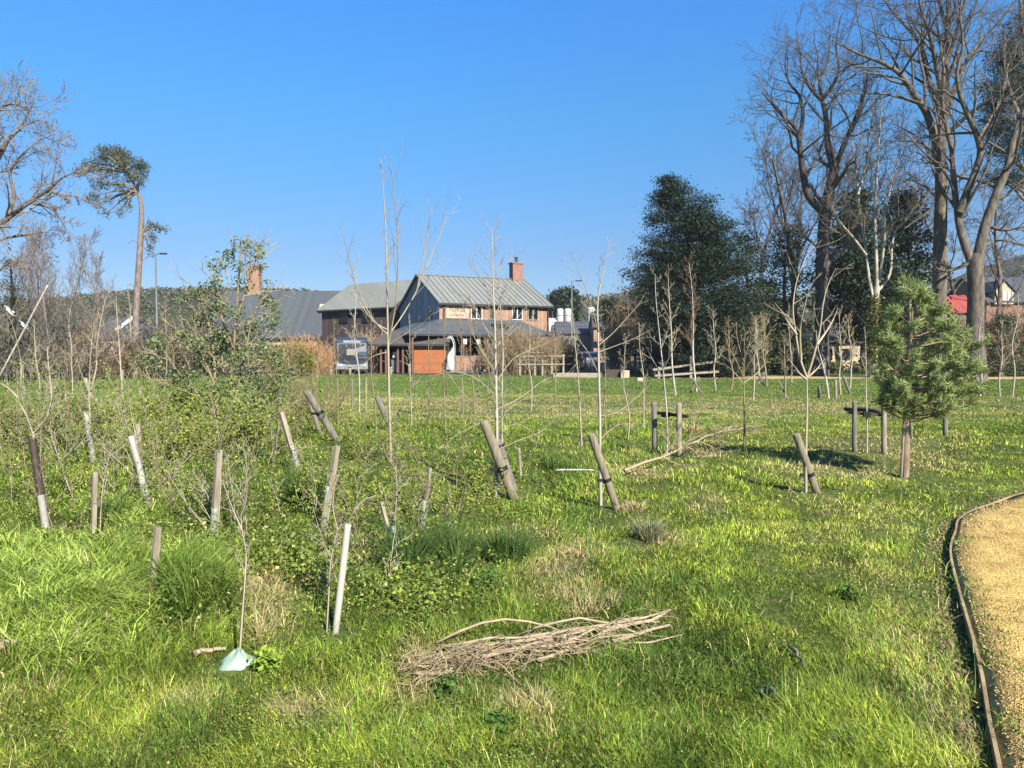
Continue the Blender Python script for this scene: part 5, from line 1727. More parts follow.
for i, (lb, px, Y, H, r, sd) in enumerate([
        ('fine-twigged upright birch at the left, nearest the big bare oak', 24, 50, 9.2, .075, 51),
        ('fine-twigged upright birch, second from the left picture edge', 40, 52, 9.8, .08, 52),
        ('fine-twigged upright birch in the middle of the left-hand group', 55, 49, 9.4, .08, 53),
        ('fine-twigged upright birch right of the middle of the left-hand group', 70, 51, 9.6, .08, 54),
        ('fine-twigged upright birch nearest the lone pine', 86, 50, 8.0, .07, 55),
        ('short fine-twigged birch at the extreme left edge', 6, 48, 7.0, .09, 56)]):
    PF = dict(FINE); PF['rmin'] = .009
    proc_tree('birch_tree', lb, 'tree', px, Y, H, r, M['twig_far'], M['twig_far'], PF, sd, group='fine-twigged birches at left')
evergreen('spruce_tree', 'ragged dark spruce at the left picture edge', 'tree', (14, 385), 40,
          [(262, 10, 3), (285, 12, 9), (310, 13, 13), (335, 12, 15), (360, 12, 17)], 70, 12, .12, (.025, .045, .018), (.06, .085, .03), M['dark_bark'], 15, spread=.2, aspect=.35)

# ------------------------------------------------------------------ far woodland and hills
def hill(name, label, pts, Y, dep, c1, c2):
    """ridge profile in pixels at distance Y; a rounded ridge of earth with its own depth"""
    P = [at(px, py, Y) for px, py in pts]
    xs = np.array([p.x for p in P]); zs = np.array([p.z for p in P])
    gxs = np.linspace(xs[0], xs[-1], 60); top = np.interp(gxs, xs, zs)
    V = []
    for f in np.linspace(-1, 1, 11):
        V.append(np.stack([gxs, np.full(60, Y + f * dep), -.5 + (top + .5) * (1 - f * f) ** .7], 1))
    V = np.array(V); n0, n1 = V.shape[:2]
    idx = np.arange(n0 * n1).reshape(n0, n1)
    q = np.stack([idx[:-1, :-1], idx[:-1, 1:], idx[1:, 1:], idx[1:, :-1]], -1).reshape(-1)
    o = mesh_np(name, V.reshape(-1, 3), q, np.full(len(q) // 4, 4), mat(name + '_earth', c1, c2, .2, .95), smooth=True)
    tag(o, label, 'hill', kind='structure')
    return gxs, top


def wood(name, label, pts, Y, dep, n, size, c1, c2, c3, base=0.35):
    """a far wood seen as one mass: tree crowns made of leaf clumps standing on the ridge"""
    P = [at(px, py, Y) for px, py in pts]
    xs = np.array([p.x for p in P]); zs = np.array([p.z for p in P])
    x = rng.uniform(xs[0], xs[-1], n); f = -rng.random(n) * .95
    top = np.interp(x, xs, zs)
    z = (-.5 + (top + .5) * (1 - f * f) ** .7)
    cr = rng.uniform(.6, 1.25, n)
    k = 46
    rep = np.repeat(np.arange(n), k)
    v = rng.normal(size=(n * k, 3)); v /= np.linalg.norm(v, axis=1, keepdims=True); v *= (rng.random(n * k) ** .4)[:, None]
    s = size
    p = np.stack([x[rep], Y + f[rep] * dep, z[rep]], 1) + v * np.array([s, s, s * 1.0]) * cr[rep][:, None]
    p[:, 2] -= s * .55
    p[:, 2] = np.maximum(p[:, 2], .05)
    V, L, T = leaves_np(p, s * .34 * rng.uniform(.6, 1.4, n * k), rng.normal(size=(n * k, 3)) + np.array([0, -.2, .4]), .7)
    u = rng.random(n); cc = np.where((u < base)[:, None], np.asarray(c1)[None], np.where((u < .75)[:, None], np.asarray(c2)[None], np.asarray(c3)[None]))
    cc = cc * rng.uniform(.75, 1.25, n)[:, None]
    c = cc[rep] * rng.uniform(.8, 1.2, n * k)[:, None]
    o = mesh_np(name, V, L, T, M['dark_leaf'], cols=np.repeat(c, 4, axis=0))
    tag(o, label, 'woodland', kind='stuff')


HL = [(-260, 300), (-60, 300), (20, 306), (60, 304), (120, 297), (160, 292.5), (230, 291), (300, 292), (345, 297), (400, 306), (470, 316)]
hill('hills', 'wooded hillside along the left horizon', HL, 210, 60, (.06, .065, .03), (.045, .05, .025))
wood('far_woodland', 'grey-green woodland covering the hillside at left', HL, 210, 60, 3600, 1.9, (.065, .075, .04), (.095, .09, .055), (.05, .062, .034))
HR = [(470, 312), (520, 308), (548, 300), (560, 296), (590, 300), (615, 296), (640, 290), (680, 296), (740, 300), (800, 300), (870, 296), (930, 292), (985, 268), (1030, 252), (1100, 250), (1250, 262)]
hill('hills', 'wooded hillside behind the yard and the tall trees', HR, 330, 80, (.06, .06, .035), (.045, .047, .03))
wood('far_woodland', 'hazy grey-brown woodland behind the distant yard', HR, 330, 80, 2300, 3.6, (.06, .065, .03), (.12, .10, .06), (.04, .05, .025))
for lb, px, pt, Y, w_ in (('dark round-topped tree standing behind the white tanks', 568, 291.5, 150, 9), ('second dark tree left of the round-topped one behind the tanks', 558, 295, 156, 7)):
    evergreen('distant_tree', lb, 'tree', (px, 352), Y, [(pt, px, w_ * .35), (pt + 5, px, w_ * .8), (pt + 12, px, w_), (pt + 24, px, w_), (pt + 34, px, w_ * .8)], 60, 16, .8, (.022, .04, .018), (.045, .065, .028), M['dark_bark'], int(px), spread=.7, tr=.3)
evergreen('cedar_tree', 'dark low conifer branches reaching out left of the big conifer', 'tree', (625, 372), 88,
          [(302, 612, 8), (308, 614, 16), (316, 618, 22), (326, 622, 22), (338, 624, 18)], 60, 22, .34, (.018, .034, .02), (.04, .06, .03), M['dark_bark'], 77, spread=.4, flat=.6)

# ------------------------------------------------------------------ shrubs and hedges
SH = 'shrubs'
bush('willow_shrub', 'orange-stemmed shrub clump left of the bus', 'shrub', (303, 376), 52.5, 66, 36, 420, 'twig_orange', 61, .016, .3, (3, 2), None, None, .1)
bush('willow_shrub', 'straw-orange twiggy shrub rising above the bus roof', 'shrub', (368, 374), 58.5, 60, 40, 170, 'twig_straw', 62, .014, .6, (4, 2))
bush('brown_shrub', 'wide tan shrub hiding the right end of the veranda', 'shrub', (520, 374), 52, 78, 44, 420, 'twig_brown', 63, .014, .5, (4, 2))
bush('brown_shrub', 'brown shrub between the long building and the grey lamp post', 'shrub', (556, 374), 55, 40, 38, 240, 'twig_brown', 64, .014, .5, (4, 2))
bush('brown_shrub', 'tall brown shrub behind the wire fence, left of the twin birches', 'shrub', (640, 374), 56, 60, 70, 220, 'twig_brown', 65, .014, .5, (5, 3))
bush('brown_shrub', 'reddish-brown thicket just left of the big dark conifer', 'shrub', (676, 374), 52, 40, 52, 100, 'twig_red', 66, .012, .5, (5, 3))
bush('brown_shrub', 'low brown thicket behind the yard fence below the silver car', 'shrub', (600, 373), 60, 40, 14, 60, 'twig_brown', 67, .012, .5, (3, 2))
for i, (lb, px, py, Y, w_, h_, n, m_, lf) in enumerate([
        ('reddish bare thicket at the extreme left', 10, 396, 38, 60, 60, 50, 'twig_far', (260, .12, (.06, .08, .03), (.15, .16, .06))),
        ('dull brown bare thicket under the upright birches', 56, 392, 40, 70, 62, 60, 'twig_far', (200, .12, (.06, .08, .03), (.15, .16, .06))),
        ('red-brown bare thicket left of the lone pine', 98, 388, 42, 52, 56, 60, 'twig_red', (160, .12, (.06, .08, .03), (.15, .16, .06))),
        ('olive scrub filling the gap right of the lone pine', 165, 384, 46, 76, 52, 80, 'twig_far', (620, .14, (.05, .07, .025), (.12, .12, .045))),
        ('brown-green scrub behind the big holly', 215, 383, 48, 90, 56, 80, 'twig_far', (800, .14, (.045, .065, .025), (.11, .11, .04))),
        ('clipped dull hedge behind the lone pine', 128, 379, 52, 140, 24, 150, 'twig_brown', (900, .17, (.05, .065, .022), (.13, .12, .045))),
        ('dark green bush with yellow-green top right of the holly', 288, 378, 49, 46, 34, 60, 'twig_brown', (900, .11, (.09, .14, .025), (.30, .34, .05))),
        ('olive hedge at the foot of the left-hand birches', 45, 388, 46, 120, 34, 120, 'twig_brown', (900, .15, (.05, .065, .022), (.12, .11, .04))),
        ('dark green ivy scrub under the spruce', 12, 388, 42, 54, 44, 50, 'twig_brown', (500, .13, (.04, .06, .02), (.09, .10, .035)))]):
    bush('scrub', lb, 'shrub', (px, py), Y, w_, h_, n, m_, 80 + i, .012, .5, (5, 3), lf)
# undergrowth below the tall trees
for i, (lb, px, Y, w_, h_, n, m_, lf) in enumerate([
        ('brown undergrowth right of the forked oak', 1010, 56, 80, 70, 120, 'twig_red', None),
        ('brown undergrowth between tallest and forked oak', 958, 57, 44, 62, 70, 'twig_brown', (120, .2, (.05, .065, .02), (.12, .11, .04))),
        ('dark undergrowth left of the tallest oak', 905, 53, 60, 30, 60, 'twig_brown', (260, .2, (.035, .05, .018), (.08, .09, .03))),
        ('dark green laurel under the leaning oak', 846, 54, 60, 11, 50, 'twig_brown', (200, .2, (.03, .05, .016), (.07, .09, .028))),
        ('dark bramble bank at the foot of the ragged holly', 790, 54, 70, 26, 60, 'twig_brown', (320, .2, (.03, .048, .016), (.08, .09, .03))),
        ('low green bramble under the right-hand young pines', 1015, 50, 90, 16, 50, 'twig_brown', (260, .18, (.04, .07, .02), (.10, .13, .04)))]):
    bush('undergrowth', lb, 'shrub', (px, 377), Y, w_, h_, n, m_, 120 + i, .012, .5, (5, 3), lf)
# ------------------------------------------------------------------ near saplings with leaning stakes
S = sapling
S('sapling', 'pale many-branched sapling standing at the left of the double leaning stakes', (496, 497), [(497, 440), (496, 380), (495, 330), (493, 280), (492, 228)],
  [[(496, 425), (480, 408), (462, 392), (448, 372)], [(496, 410), (520, 398), (545, 380), (570, 372)], [(495, 395), (475, 378), (455, 372), (430, 376)],
   [(495, 385), (512, 360), (535, 348), (560, 338)], [(495, 372), (478, 345), (468, 322), (462, 300)], [(495, 362), (508, 335), (514, 310), (516, 290)],
   [(494, 345), (480, 318), (470, 300), (455, 292)], [(494, 318), (505, 295), (518, 276), (524, 256)], [(493, 300), (483, 280), (472, 268), (466, 252)],
   [(497, 450), (520, 440), (540, 432), (556, 418)], [(496, 420), (478, 424), (462, 432), (450, 440)], [(496, 400), (470, 400), (448, 404), (430, 400)]],
  (4.6, 1.0), 'sap_white', 26, .2, seed=1, bw=.42, twb='sap_pale')
S('sapling', 'second pale sapling just behind the many-branched one, tied to the rear stake', (502, 470), [(502, 440), (502, 390), (503, 350), (500, 300), (498, 262)],
  [[(502, 415), (522, 400), (546, 394), (566, 398)], [(502, 430), (516, 424), (530, 430), (540, 440)], [(502, 396), (515, 372), (530, 352), (548, 322)], [(502, 385), (488, 360), (478, 340), (476, 318)]],
  (3.0, .8), 'sap_white', 12, .16, seed=2, bw=.4, twb='sap_pale')
stake('thick leaning round stake in front, tied to the many-branched sapling', (516, 500), (484, 421), 9.6, 'stake', .47)
stake('thinner leaning stake close behind the thick one', (516, 489), (498, 441), 7.5, 'stake_grey', .9, dy=.1)
S('sapling', 'slim white sapling tied to the single leaning stake at centre right', (601, 506), [(600, 460), (600, 420), (599, 380), (598, 330), (598, 300), (605, 262), (611, 238)],
  [[(600, 416), (618, 412), (636, 398), (650, 385)], [(599, 375), (588, 352), (575, 335), (570, 322)], [(599, 345), (614, 332), (634, 310), (642, 300)], [(598, 332), (590, 300), (580, 275), (570, 250)],
   [(599, 352), (618, 345), (635, 338), (650, 330)], [(600, 440), (610, 430), (622, 424), (640, 424)]],
  (4.0, .9), 'sap_white', 8, .14, seed=3, start=.5, bw=.4, twb='sap_pale')
stake('leaning round stake tied to the slim white sapling at centre right', (619, 509), (591, 434), 7.6, 'stake', .47)
S('sapling', 'tallest slender sapling in front of the bus and shelter', (391, 462), [(390, 430), (389, 390), (388, 340), (387, 290), (386, 240), (384, 200), (381, 158)],
  [[(388, 335), (372, 318), (358, 290), (350, 262), (342, 230)], [(388, 336), (402, 316), (416, 292), (426, 268), (438, 240), (448, 212)], [(389, 342), (396, 300), (398, 250), (395, 205), (391, 162)],
   [(388, 330), (374, 322), (362, 306), (352, 290)], [(389, 345), (405, 334), (420, 326), (434, 312)], [(389, 420), (402, 405), (415, 382), (428, 355)], [(417, 290), (424, 255), (428, 230), (431, 208)],
   [(389, 352), (374, 356), (360, 366), (346, 366)], [(388, 262), (393, 248), (396, 238), (400, 226)]],
  (3.6, .8), 'sap_pale', 8, .09, seed=4, start=.55, tang=.5)
stake('grey leaning stake behind the tallest slender sapling', (393, 432), (377, 396), 6, 'stake_grey')
S('sapling', 'pale forked sapling tied to the stake left of the young pine', (806, 493), [(806, 450), (807, 410), (807, 376)],
  [[(807, 378), (800, 358), (796, 335), (793, 308), (797, 280), (806, 258), (814, 240)], [(807, 378), (814, 355), (820, 330), (823, 305), (828, 285), (836, 268)], [(801, 360), (800, 330), (805, 305), (810, 285)],
   [(807, 380), (800, 374), (794, 366), (786, 356)], [(817, 345), (826, 332), (832, 322), (838, 308)], [(807, 378), (816, 370), (824, 360)], [(797, 335), (788, 322), (782, 312)]],
  (4.0, 2.6), 'sap_pale', 0, .1, seed=5, bw=1.0)
stake('short leaning pale stake left of the young pine', (819, 493), (796, 434), 7.6, 'stake', .42)
S('sapling', 'slim greenish sapling standing alone in the turf right of centre', (744.5, 450), [(744.5, 420), (744, 390), (744, 360), (745, 330)],
  [[(744, 378), (736, 360), (728, 345), (724, 326)], [(744, 372), (754, 355), (762, 340), (768, 318)], [(744, 362), (738, 342), (736, 322)], [(744, 360), (750, 340), (754, 318)], [(744, 385), (734, 372), (722, 362)], [(744, 383), (756, 374), (766, 362)]],
  (2.6, .8), 'sap_green', 8, .12, seed=6, start=.6, twb='twig_straw')

# square frame of two posts with a cross bar
stake('upright post toned dark as shaded at the left end of the crossbar frame', (655, 452), (654, 403), 5.5, 'stake_grey')  # shade from the right-hand post is put into this darker timber tone
stake('upright post toned pale as sunlit at the right end of the crossbar frame', (679, 456), (679, 403), 5.5, 'stake_pale')  # paler timber tone paints this post of the pair as the sunlit one


def crossbar(label, a, b, base_a, base_b, hpx):
    pa = gp(*base_a); pb = gp(*base_b)
    A = at(a[0], a[1], pa.y); B = at(b[0], b[1], pb.y)
    d = (B - A).normalized()
    t = thing('crossbar', label, 'crossbar', A)
    n = Vector((d.y, -d.x, 0)).normalized() * -.055
    mb = MB(); mb.bar(Vector((0, 0, 0)) + n - d * .06, (B - A) + n + d * .14, .03, hpx * pa.y / F); mb.build('rail', M['cross_wood'], t)
    m = (B - A) * .5
    mb = MB(); mb.bar(m - d * .05 - n * .3, m + d * .05 - n * .3, .09, .085); mb.build('tie', M['rubber'], t)


crossbar('dark crossbar nailed to the two posts around the thin twin-topped sapling', (654, 413), (679, 416), (655, 452), (679, 456), 3)
S('sapling', 'thin sapling growing between the two posts of the crossbar frame', (667, 456), [(667, 420), (664, 380), (660, 340), (656, 300), (655, 274)],
  [[(664, 378), (654, 362), (646, 346), (640, 330)], [(663, 370), (672, 352), (678, 340)], [(661, 350), (668, 330), (672, 312)]],
  (2.6, .8), 'sap_white', 8, .12, seed=7, start=.4)
# posts by the young pine
stake('upright stake left of the thin stem, two stakes left of the young pine', (854.5, 452), (854.5, 401), 4.5, 'stake_grey')
stake('upright stake between the thin stem and the young pine trunk', (884, 454), (884, 402), 5, 'stake_pale')
crossbar('dark crossbar joining the pair of stakes left of the young pine', (852, 413), (881, 415.5), (854.5, 452), (884, 454), 2.4)
S('sapling', 'thin bare stem between the two stakes left of the young pine', (867, 453), [(867, 420), (866, 390), (866, 360), (865, 330)], [[(866, 372), (860, 356), (852, 344)]], (2.4, .9), 'sap_white', 5, .1, seed=8, start=.5)
stake('lone upright stake standing right of the young pine', (945.5, 437), (945, 398), 4.5, 'stake_grey')

# the young pine
b = gp(905, 477); Yg = b.y
CLEAR.append((b.x, b.y, .35))
t = thing('young_pine', 'bushy young pine with bright green needles beside the gravel path', 'tree', b)
s = Yg / F
tp = px_limb([(905, 477), (906, 440), (907, 400), (909, 360), (912, 320), (913, 285)], Yg, b); tp[0] = (0, 0, -.1)
tp, tr_ = smooth_limb(tp, [4.0 * s, 3.5 * s, 2.9 * s, 2.2 * s, 1.3 * s, .6 * s], 3)
prof = np.array([(283, 913, 3), (292, 914, 9), (305, 915, 17), (322, 917, 32), (342, 921, 46), (362, 920, 51), (385, 920, 50), (396, 920, 48), (407, 920, 42), (415, 917, 30), (420, 914, 16)], float)
rg = np.random.default_rng(5)
br = []; shoots = []
whorls = []
for wy, wn in ((412, 5), (404, 7), (394, 7), (380, 7), (366, 7), (348, 6), (331, 6), (315, 5), (301, 4), (291, 3)):
    a0 = rg.uniform(0, 2 * PI)
    for q in range(wn): whorls.append((wy + rg.normal() * 3, a0 + 2 * PI * q / wn + rg.normal() * .25))
for y, az in whorls:
    c = np.interp(y, prof[:, 0], prof[:, 1]); r = np.interp(y, prof[:, 0], prof[:, 2]) * s * rg.uniform(.62, 1.12)
    zt = at(c, y, Yg).z - b.z + .10 * r
    zb = max(zt - r * .30 - .04, .45)
    xc = np.interp(zb, [p[2] for p in tp], [p[0] for p in tp])
    cxm = (at(c, y, Yg).x - b.x)
    e = np.array([cxm + math.cos(az) * r, math.sin(az) * r, zt])
    a = np.array([xc, 0, zb])
    pts = [tuple(a + (e - a) * f + np.array([0, 0, -.12 * r * math.sin(PI * f)])) for f in (0, .3, .6, .85, 1)]
    br.append((pts, lin(.010 * (r / .6) + .004, .004, 5)))
    d = (e - a) / np.linalg.norm(e - a); d = d + np.array([0, 0, .35]); d /= np.linalg.norm(d)
    shoots.append((np.array(pts[3]), np.array(pts[4]) + d * .06))
    for q in range(int(2.5 + r * 13)):
        f = rg.uniform(.42, .97); i_ = min(int(f * 4), 3); o_ = np.array(pts[i_]) * (1 - (f * 4 - i_)) + np.array(pts[i_ + 1]) * (f * 4 - i_)
        dd = d + rg.normal(size=3) * .5 + np.array([0, 0, .2]); dd /= np.linalg.norm(dd)
        ln = rg.uniform(.08, .20)
        br.append(([tuple(o_), tuple(o_ + dd * ln * .5), tuple(o_ + dd * ln)], [.005, .004, .0035]))
        shoots.append((o_ + dd * ln * .3, o_ + dd * ln))
shoots.append((np.array(tp[-2]), np.array(tp[-1]) + np.array([0, 0, .05])))
tube_mesh('trunk', [(tp, tr_)] + br, M['young_bark'], t)
cen = []; dirs = []; cl = []
for a, e in shoots:
    n = 48; f = rg.random(n)[:, None]; ax_ = (e - a) / (np.linalg.norm(e - a) + 1e-6)
    v = rg.normal(size=(n, 3)); v -= (v @ ax_)[:, None] * ax_; v /= np.linalg.norm(v, axis=1, keepdims=True)
    dd = v * rg.uniform(.5, 1.0, n)[:, None] + ax_ * rg.uniform(.5, 1.2, n)[:, None]; dd /= np.linalg.norm(dd, axis=1, keepdims=True)
    ln = rg.uniform(.07, .125, n)[:, None]
    cen.append(a + (e - a) * f + dd * ln * .5); dirs.append(dd * ln)
    u = rg.random() * .7 + rg.random(n) * .3
    cl.append(np.array([.11, .15, .055]) * (1 - u)[:, None] + np.array([.30, .35, .13]) * u[:, None])
cen = np.concatenate(cen); dirs = np.concatenate(dirs); cl = np.concatenate(cl)
sz = np.linalg.norm(dirs, axis=1)
V, L, T = leaves_np(cen, sz, rng.normal(size=cen.shape), .09, dirs)
mesh_np('crown', V, L, T, M['needle'], t, cols=np.repeat(cl, 4, axis=0))
stake('thin pale cane propped against the young pine trunk', (901, 478), (905, 402), 2.4, 'stake_pale', name='bamboo_cane')
stake('tall pole rising above the top of the young pine crown', (911, 440), (910, 286), 2.6, 'stake_pale', name='support_pole', dy=.2)

# ------------------------------------------------------------------ near left: guards, canes and their saplings
guard('pale guard with dark upper part, leaning at the far left', (47, 530), (32, 438), 6.2, 'guard_white', dark=(.42, 1.0))
S('sapling', 'forked young tree growing out of the leaning dark-topped guard at far left', (46, 530), [(40, 500), (36, 470), (33, 432)],
  [[(33, 434), (26, 414), (19, 400), (22, 370), (14, 330), (6, 312)], [(33, 434), (45, 420), (55, 404), (60, 388)], [(20, 400), (8, 388), (-6, 380)], [(47, 416), (52, 396), (50, 374)]],
  (3.4, 2.6), 'sap_pale', 10, .22, seed=11, bw=.9)
guard('short greenish guard at the foot of the brown square stake, far left', (93, 545), (93, 524), 5.5, 'guard_green')
stake('brown square stake in the short greenish guard at far left', (93, 546), (95, 472), 6, 'stake_pale', square=True)
S('sapling', 'curved thin stem beside the brown square stake at far left', (99, 545), [(101, 510), (104, 480), (110, 455), (118, 440)], [[(104, 482), (96, 462), (92, 440)], [(110, 456), (124, 446), (134, 440)]], (2.2, 1.2), 'sap_pale', 12, .22, seed=12)
guard('crumpled clear guard behind the brown square stake', (94, 462), (86, 412), 5.1, 'guard_white')
S('sapling', 'thin stem growing from the crumpled clear guard at left', (92, 462), [(90, 420), (89, 390), (91, 350), (94, 322)], [[(89, 392), (80, 370), (76, 350)], [(90, 372), (98, 356), (104, 336)]], (2.2, 1.0), 'sap_pale', 12, .22, seed=13)
guard('white split guard leaning left, with a branch crossing it', (151, 510), (131, 436), 6.2, 'guard_white')
stake('pale short stake rising behind the white split guard', (141, 482), (137, 424), 6, 'stake_pale', square=True)
S('sapling', 'young tree with long diagonal branch by the white split guard', (148, 506), [(143, 485), (138, 455), (135, 430)], [[(143, 487), (128, 470), (112, 455), (97, 440)], [(135, 432), (130, 405), (128, 380)], [(136, 440), (146, 420), (150, 398)]], (3.0, 1.6), 'sap_pale', 12, .22, seed=14)
stake('short brown weathered stake standing alone in the long grass', (150, 593), (158, 527), 8, 'stake_pale', square=True)
guard('greenish guard round the lower half of the brown stake near the holly', (213, 536), (215, 508), 7.0, 'guard_green')
stake('tall brown stake standing in a greenish guard near the holly', (213, 536), (219, 450), 7.5, 'stake_pale', square=True)
S('sapling', 'thin leafy stem beside the tall brown stake near the holly', (217, 534), [(221, 480), (219, 440), (214, 410), (208, 385)], [[(219, 440), (228, 420), (234, 402)]], (2.0, 1.0), 'sap_pale', 14, .2, seed=15, leafy=(70, .035, (.10, .16, .03), (.2, .24, .05)))
guard('white guard with wooden top leaning left below the small leaning posts', (299, 470), (292, 446), 5.5, 'guard_white')
stake('wooden stake leaning left out of a white guard in mid meadow', (299, 470), (281, 412), 6, 'stake_pale', square=True)
guard('pale greenish guard leaning right in the brambles', (322, 532), (329, 486), 6.2, 'guard_green')
stake('brown stake leaning right in the brambles, above its pale guard', (322, 532), (337, 446), 7, 'stake_pale', square=True)
stake('thick round post leaning left, tied, in front of the bare twiggy shrub', (339, 441), (307, 392), 7.2, 'stake_grey', .62)
stake('thin dark post beside the thick leaning round post', (322, 436), (306, 392), 4.5, 'stake_grey')
stake('slim white plastic cane standing in the brambles', (334, 633), (348, 524), 7, 'cane_white', name='white_cane')
S('sapling', 'brown forked seedling beside the slim white cane', (326, 632), [(329, 590), (331, 560), (337, 532), (340, 527)], [[(338, 530), (333, 508), (335, 485), (340, 470)], [(339, 528), (350, 518), (357, 500), (358, 478), (366, 460)], [(352, 514), (364, 500), (378, 496)]], (3.2, 2.0), 'sap_pale', 8, .2, seed=16, bw=.8)
guard('small greenish guard with a stake forking out of it in the brambles', (399, 558), (392, 526), 6.6, 'guard_green')
stake('little brown stake leaning left out of the forking greenish guard', (398, 556), (381, 502), 5, 'stake_pale', square=True)
S('sapling', 'straight thin stem growing from the forking greenish guard', (397, 556), [(395, 525), (397, 490), (396, 465), (399, 440)], [[(397, 492), (406, 482), (414, 472)], [(396, 470), (388, 458), (382, 444)]], (2.4, 1.2), 'sap_pale', 12, .22, seed=17)
guard('small pale green guard half hidden above the rush clumps', (421, 529), (425, 500), 6.2, 'guard_green')
stake('thin brown stake above the small pale green guard by the rushes', (422, 528), (430, 468), 4.5, 'stake_pale', square=True)
root = gp(237, 664); CLEAR.append((root.x, root.y - .1, .3)); s = root.y / F
t = thing('tree_guard', 'crushed pale green guard spread like a tent on the foreground grass', 'tree guard', root)
mb = MB(); rg = random.Random(4); vs = []; fs = []; nn = 22; lv = [(20, 0), (19, 2), (15, 5.5), (9, 9.5), (3, 15)]
for k, (rr_, zz_) in enumerate(lv):
    for i in range(nn):
        a = 2 * PI * i / nn; f = 1 + (.16 * math.sin(3 * a + k) + .12 * math.sin(5 * a - k) + rg.gauss(0, .05)) * (1 - k * .15)
        vs.append(((rr_ * f * math.cos(a) * s) + zz_ * s * .10, rr_ * f * .8 * math.sin(a) * s, max(zz_ * s * (1 + .1 * math.sin(4 * a)), -.01)))
for k in range(len(lv) - 1):
    for i in range(nn): fs.append((k * nn + i, k * nn + (i + 1) % nn, (k + 1) * nn + (i + 1) % nn, (k + 1) * nn + i))
mb.add(vs, fs); o = mb.build('sleeve', M['guard_flat'], t, smooth=True)
md = o.modifiers.new('thick', 'SOLIDIFY'); md.thickness = .003
S('sapling', 'long curved seedling growing from the crushed guard in the foreground', (238, 662), [(242, 620), (245, 580), (246, 552), (242, 530), (241, 515)], [[(242, 530), (234, 512), (228, 496), (222, 480)], [(241, 516), (246, 500), (247, 480), (244, 465)]], (4.2, 2.2), 'sap_pale', 8, .2, seed=18, bw=.8)
S('sapling', 'thin leafless stem among brambles left of the leaning brown stake', (249, 548), [(246, 520), (244, 500), (247, 470), (243, 445)], [[(244, 502), (236, 486), (226, 474)], [(246, 480), (256, 464), (262, 448)]], (2.2, 1.0), 'sap_pale', 12, .22, seed=19)


def lying(name, label, cat, a, b, wpx, matl, lift=.02, bend=0.0, group=None, seed=0, sides=8, tip=.5):
    A = gp(*a); B = gp(*b); s = (A.y + B.y) / 2 / F; r = wpx * .5 * s
    mid = (A + B) / 2; rg_ = random.Random(seed)
    n = 7; pts = []
    side = (B - A).cross(Vector((0, 0, 1))).normalized()
    for i in range(n):
        f = i / (n - 1); p = A + (B - A) * f
        z = max(hgt(p.x, p.y), 0) if False else hgt(p.x, p.y)
        pts.append(Vector((p.x, p.y, (A.z + (B.z - A.z) * f) * .5 + z * .5 + r + lift + bend * math.sin(PI * f))) + side * rg_.gauss(0, .012) - A)
    mb = MB(); mb.tube(pts, [r * (1 - (1 - tip) * i / (n - 1)) for i in range(n)], sides)
    o = mb.build(name, M[matl], None, smooth=True); o.location = A
    return tag(o, label, cat, group)


lying('stick', 'short weathered stick lying beside the crushed pale green guard', 'stick', (196, 659), (226, 655), 6, 'dead_wood')
lying('stick', 'thin dark sticks poking right from under the crushed guard', 'stick', (252, 652), (290, 643), 3, 'sap_brown', .03)
lying('pole', 'thin pale pole lying flat in the grass left of the leaning stake at centre right', 'pole', (556, 481), (594, 481), 2.4, 'cane_white', .12)
lying('stick', 'pale broken branch lying at the left edge of the long grass', 'stick', (-12, 664), (17, 657), 12, 'dead_wood', .05)
lying('stick', 'thin grey stick lying on the lawn right of the brushwood', 'stick', (791, 655), (805, 674), 4, 'stake_grey', .03)
lying('stick', 'thin pale stick lying in the grass below the long grass clump', 'stick', (68, 676), (90, 660), 3, 'dead_wood', .05)
lying('plank', 'dark plank lying flat in the turf behind the stakes left of the pine', 'plank', (845, 412), (881, 415), 4, 'cross_wood', .03, tip=1, sides=4)

# fallen branch with its twigs
A = gp(624, 480); B = gp(762, 430)
t = thing('fallen_branch', 'long pale fallen branch with fine twigs lying across the meadow', 'branch', A)
rg = random.Random(8)
n = 14; pts = []
for i in range(n):
    f = i / (n - 1); p = A + (B - A) * f
    pts.append(tuple(Vector((p.x + .06 * math.sin(f * 7), p.y, hgt(p.x, p.y) + .10 + .16 * math.sin(PI * f))) - A))
rad = lin(.022, .005, n)
out = []
PB = dict(n=[5, 5, 4, 3], wig=[.1, .12, .15, .18], up=[0, -.01, 0, 0], tap=[.3, .3, .4, .5], kids=[0, 6, 4, 0], start=[0, .2, .2, 0], ang=[.5, .55, .6, .6], ratio=[.4, .5, .5, .5], rr=[.5, .6, .6, .6], max=3, rmin=.0032, cone=.4)
kids(out, pts, rad, 2.2, 0, PB, rg, start=.12, count=24)
out = [(l, [(p[0], p[1], max(p[2], hgt(p[0] + A.x, p[1] + A.y) - A.z + .02)) for p in q], r) for l, q, r in out]
tube_mesh('limb', [(pts, rad)], M['dead_wood'], t)
tube_mesh('twigs', [(q, r) for l, q, r in out], M['dead_stem'], t)

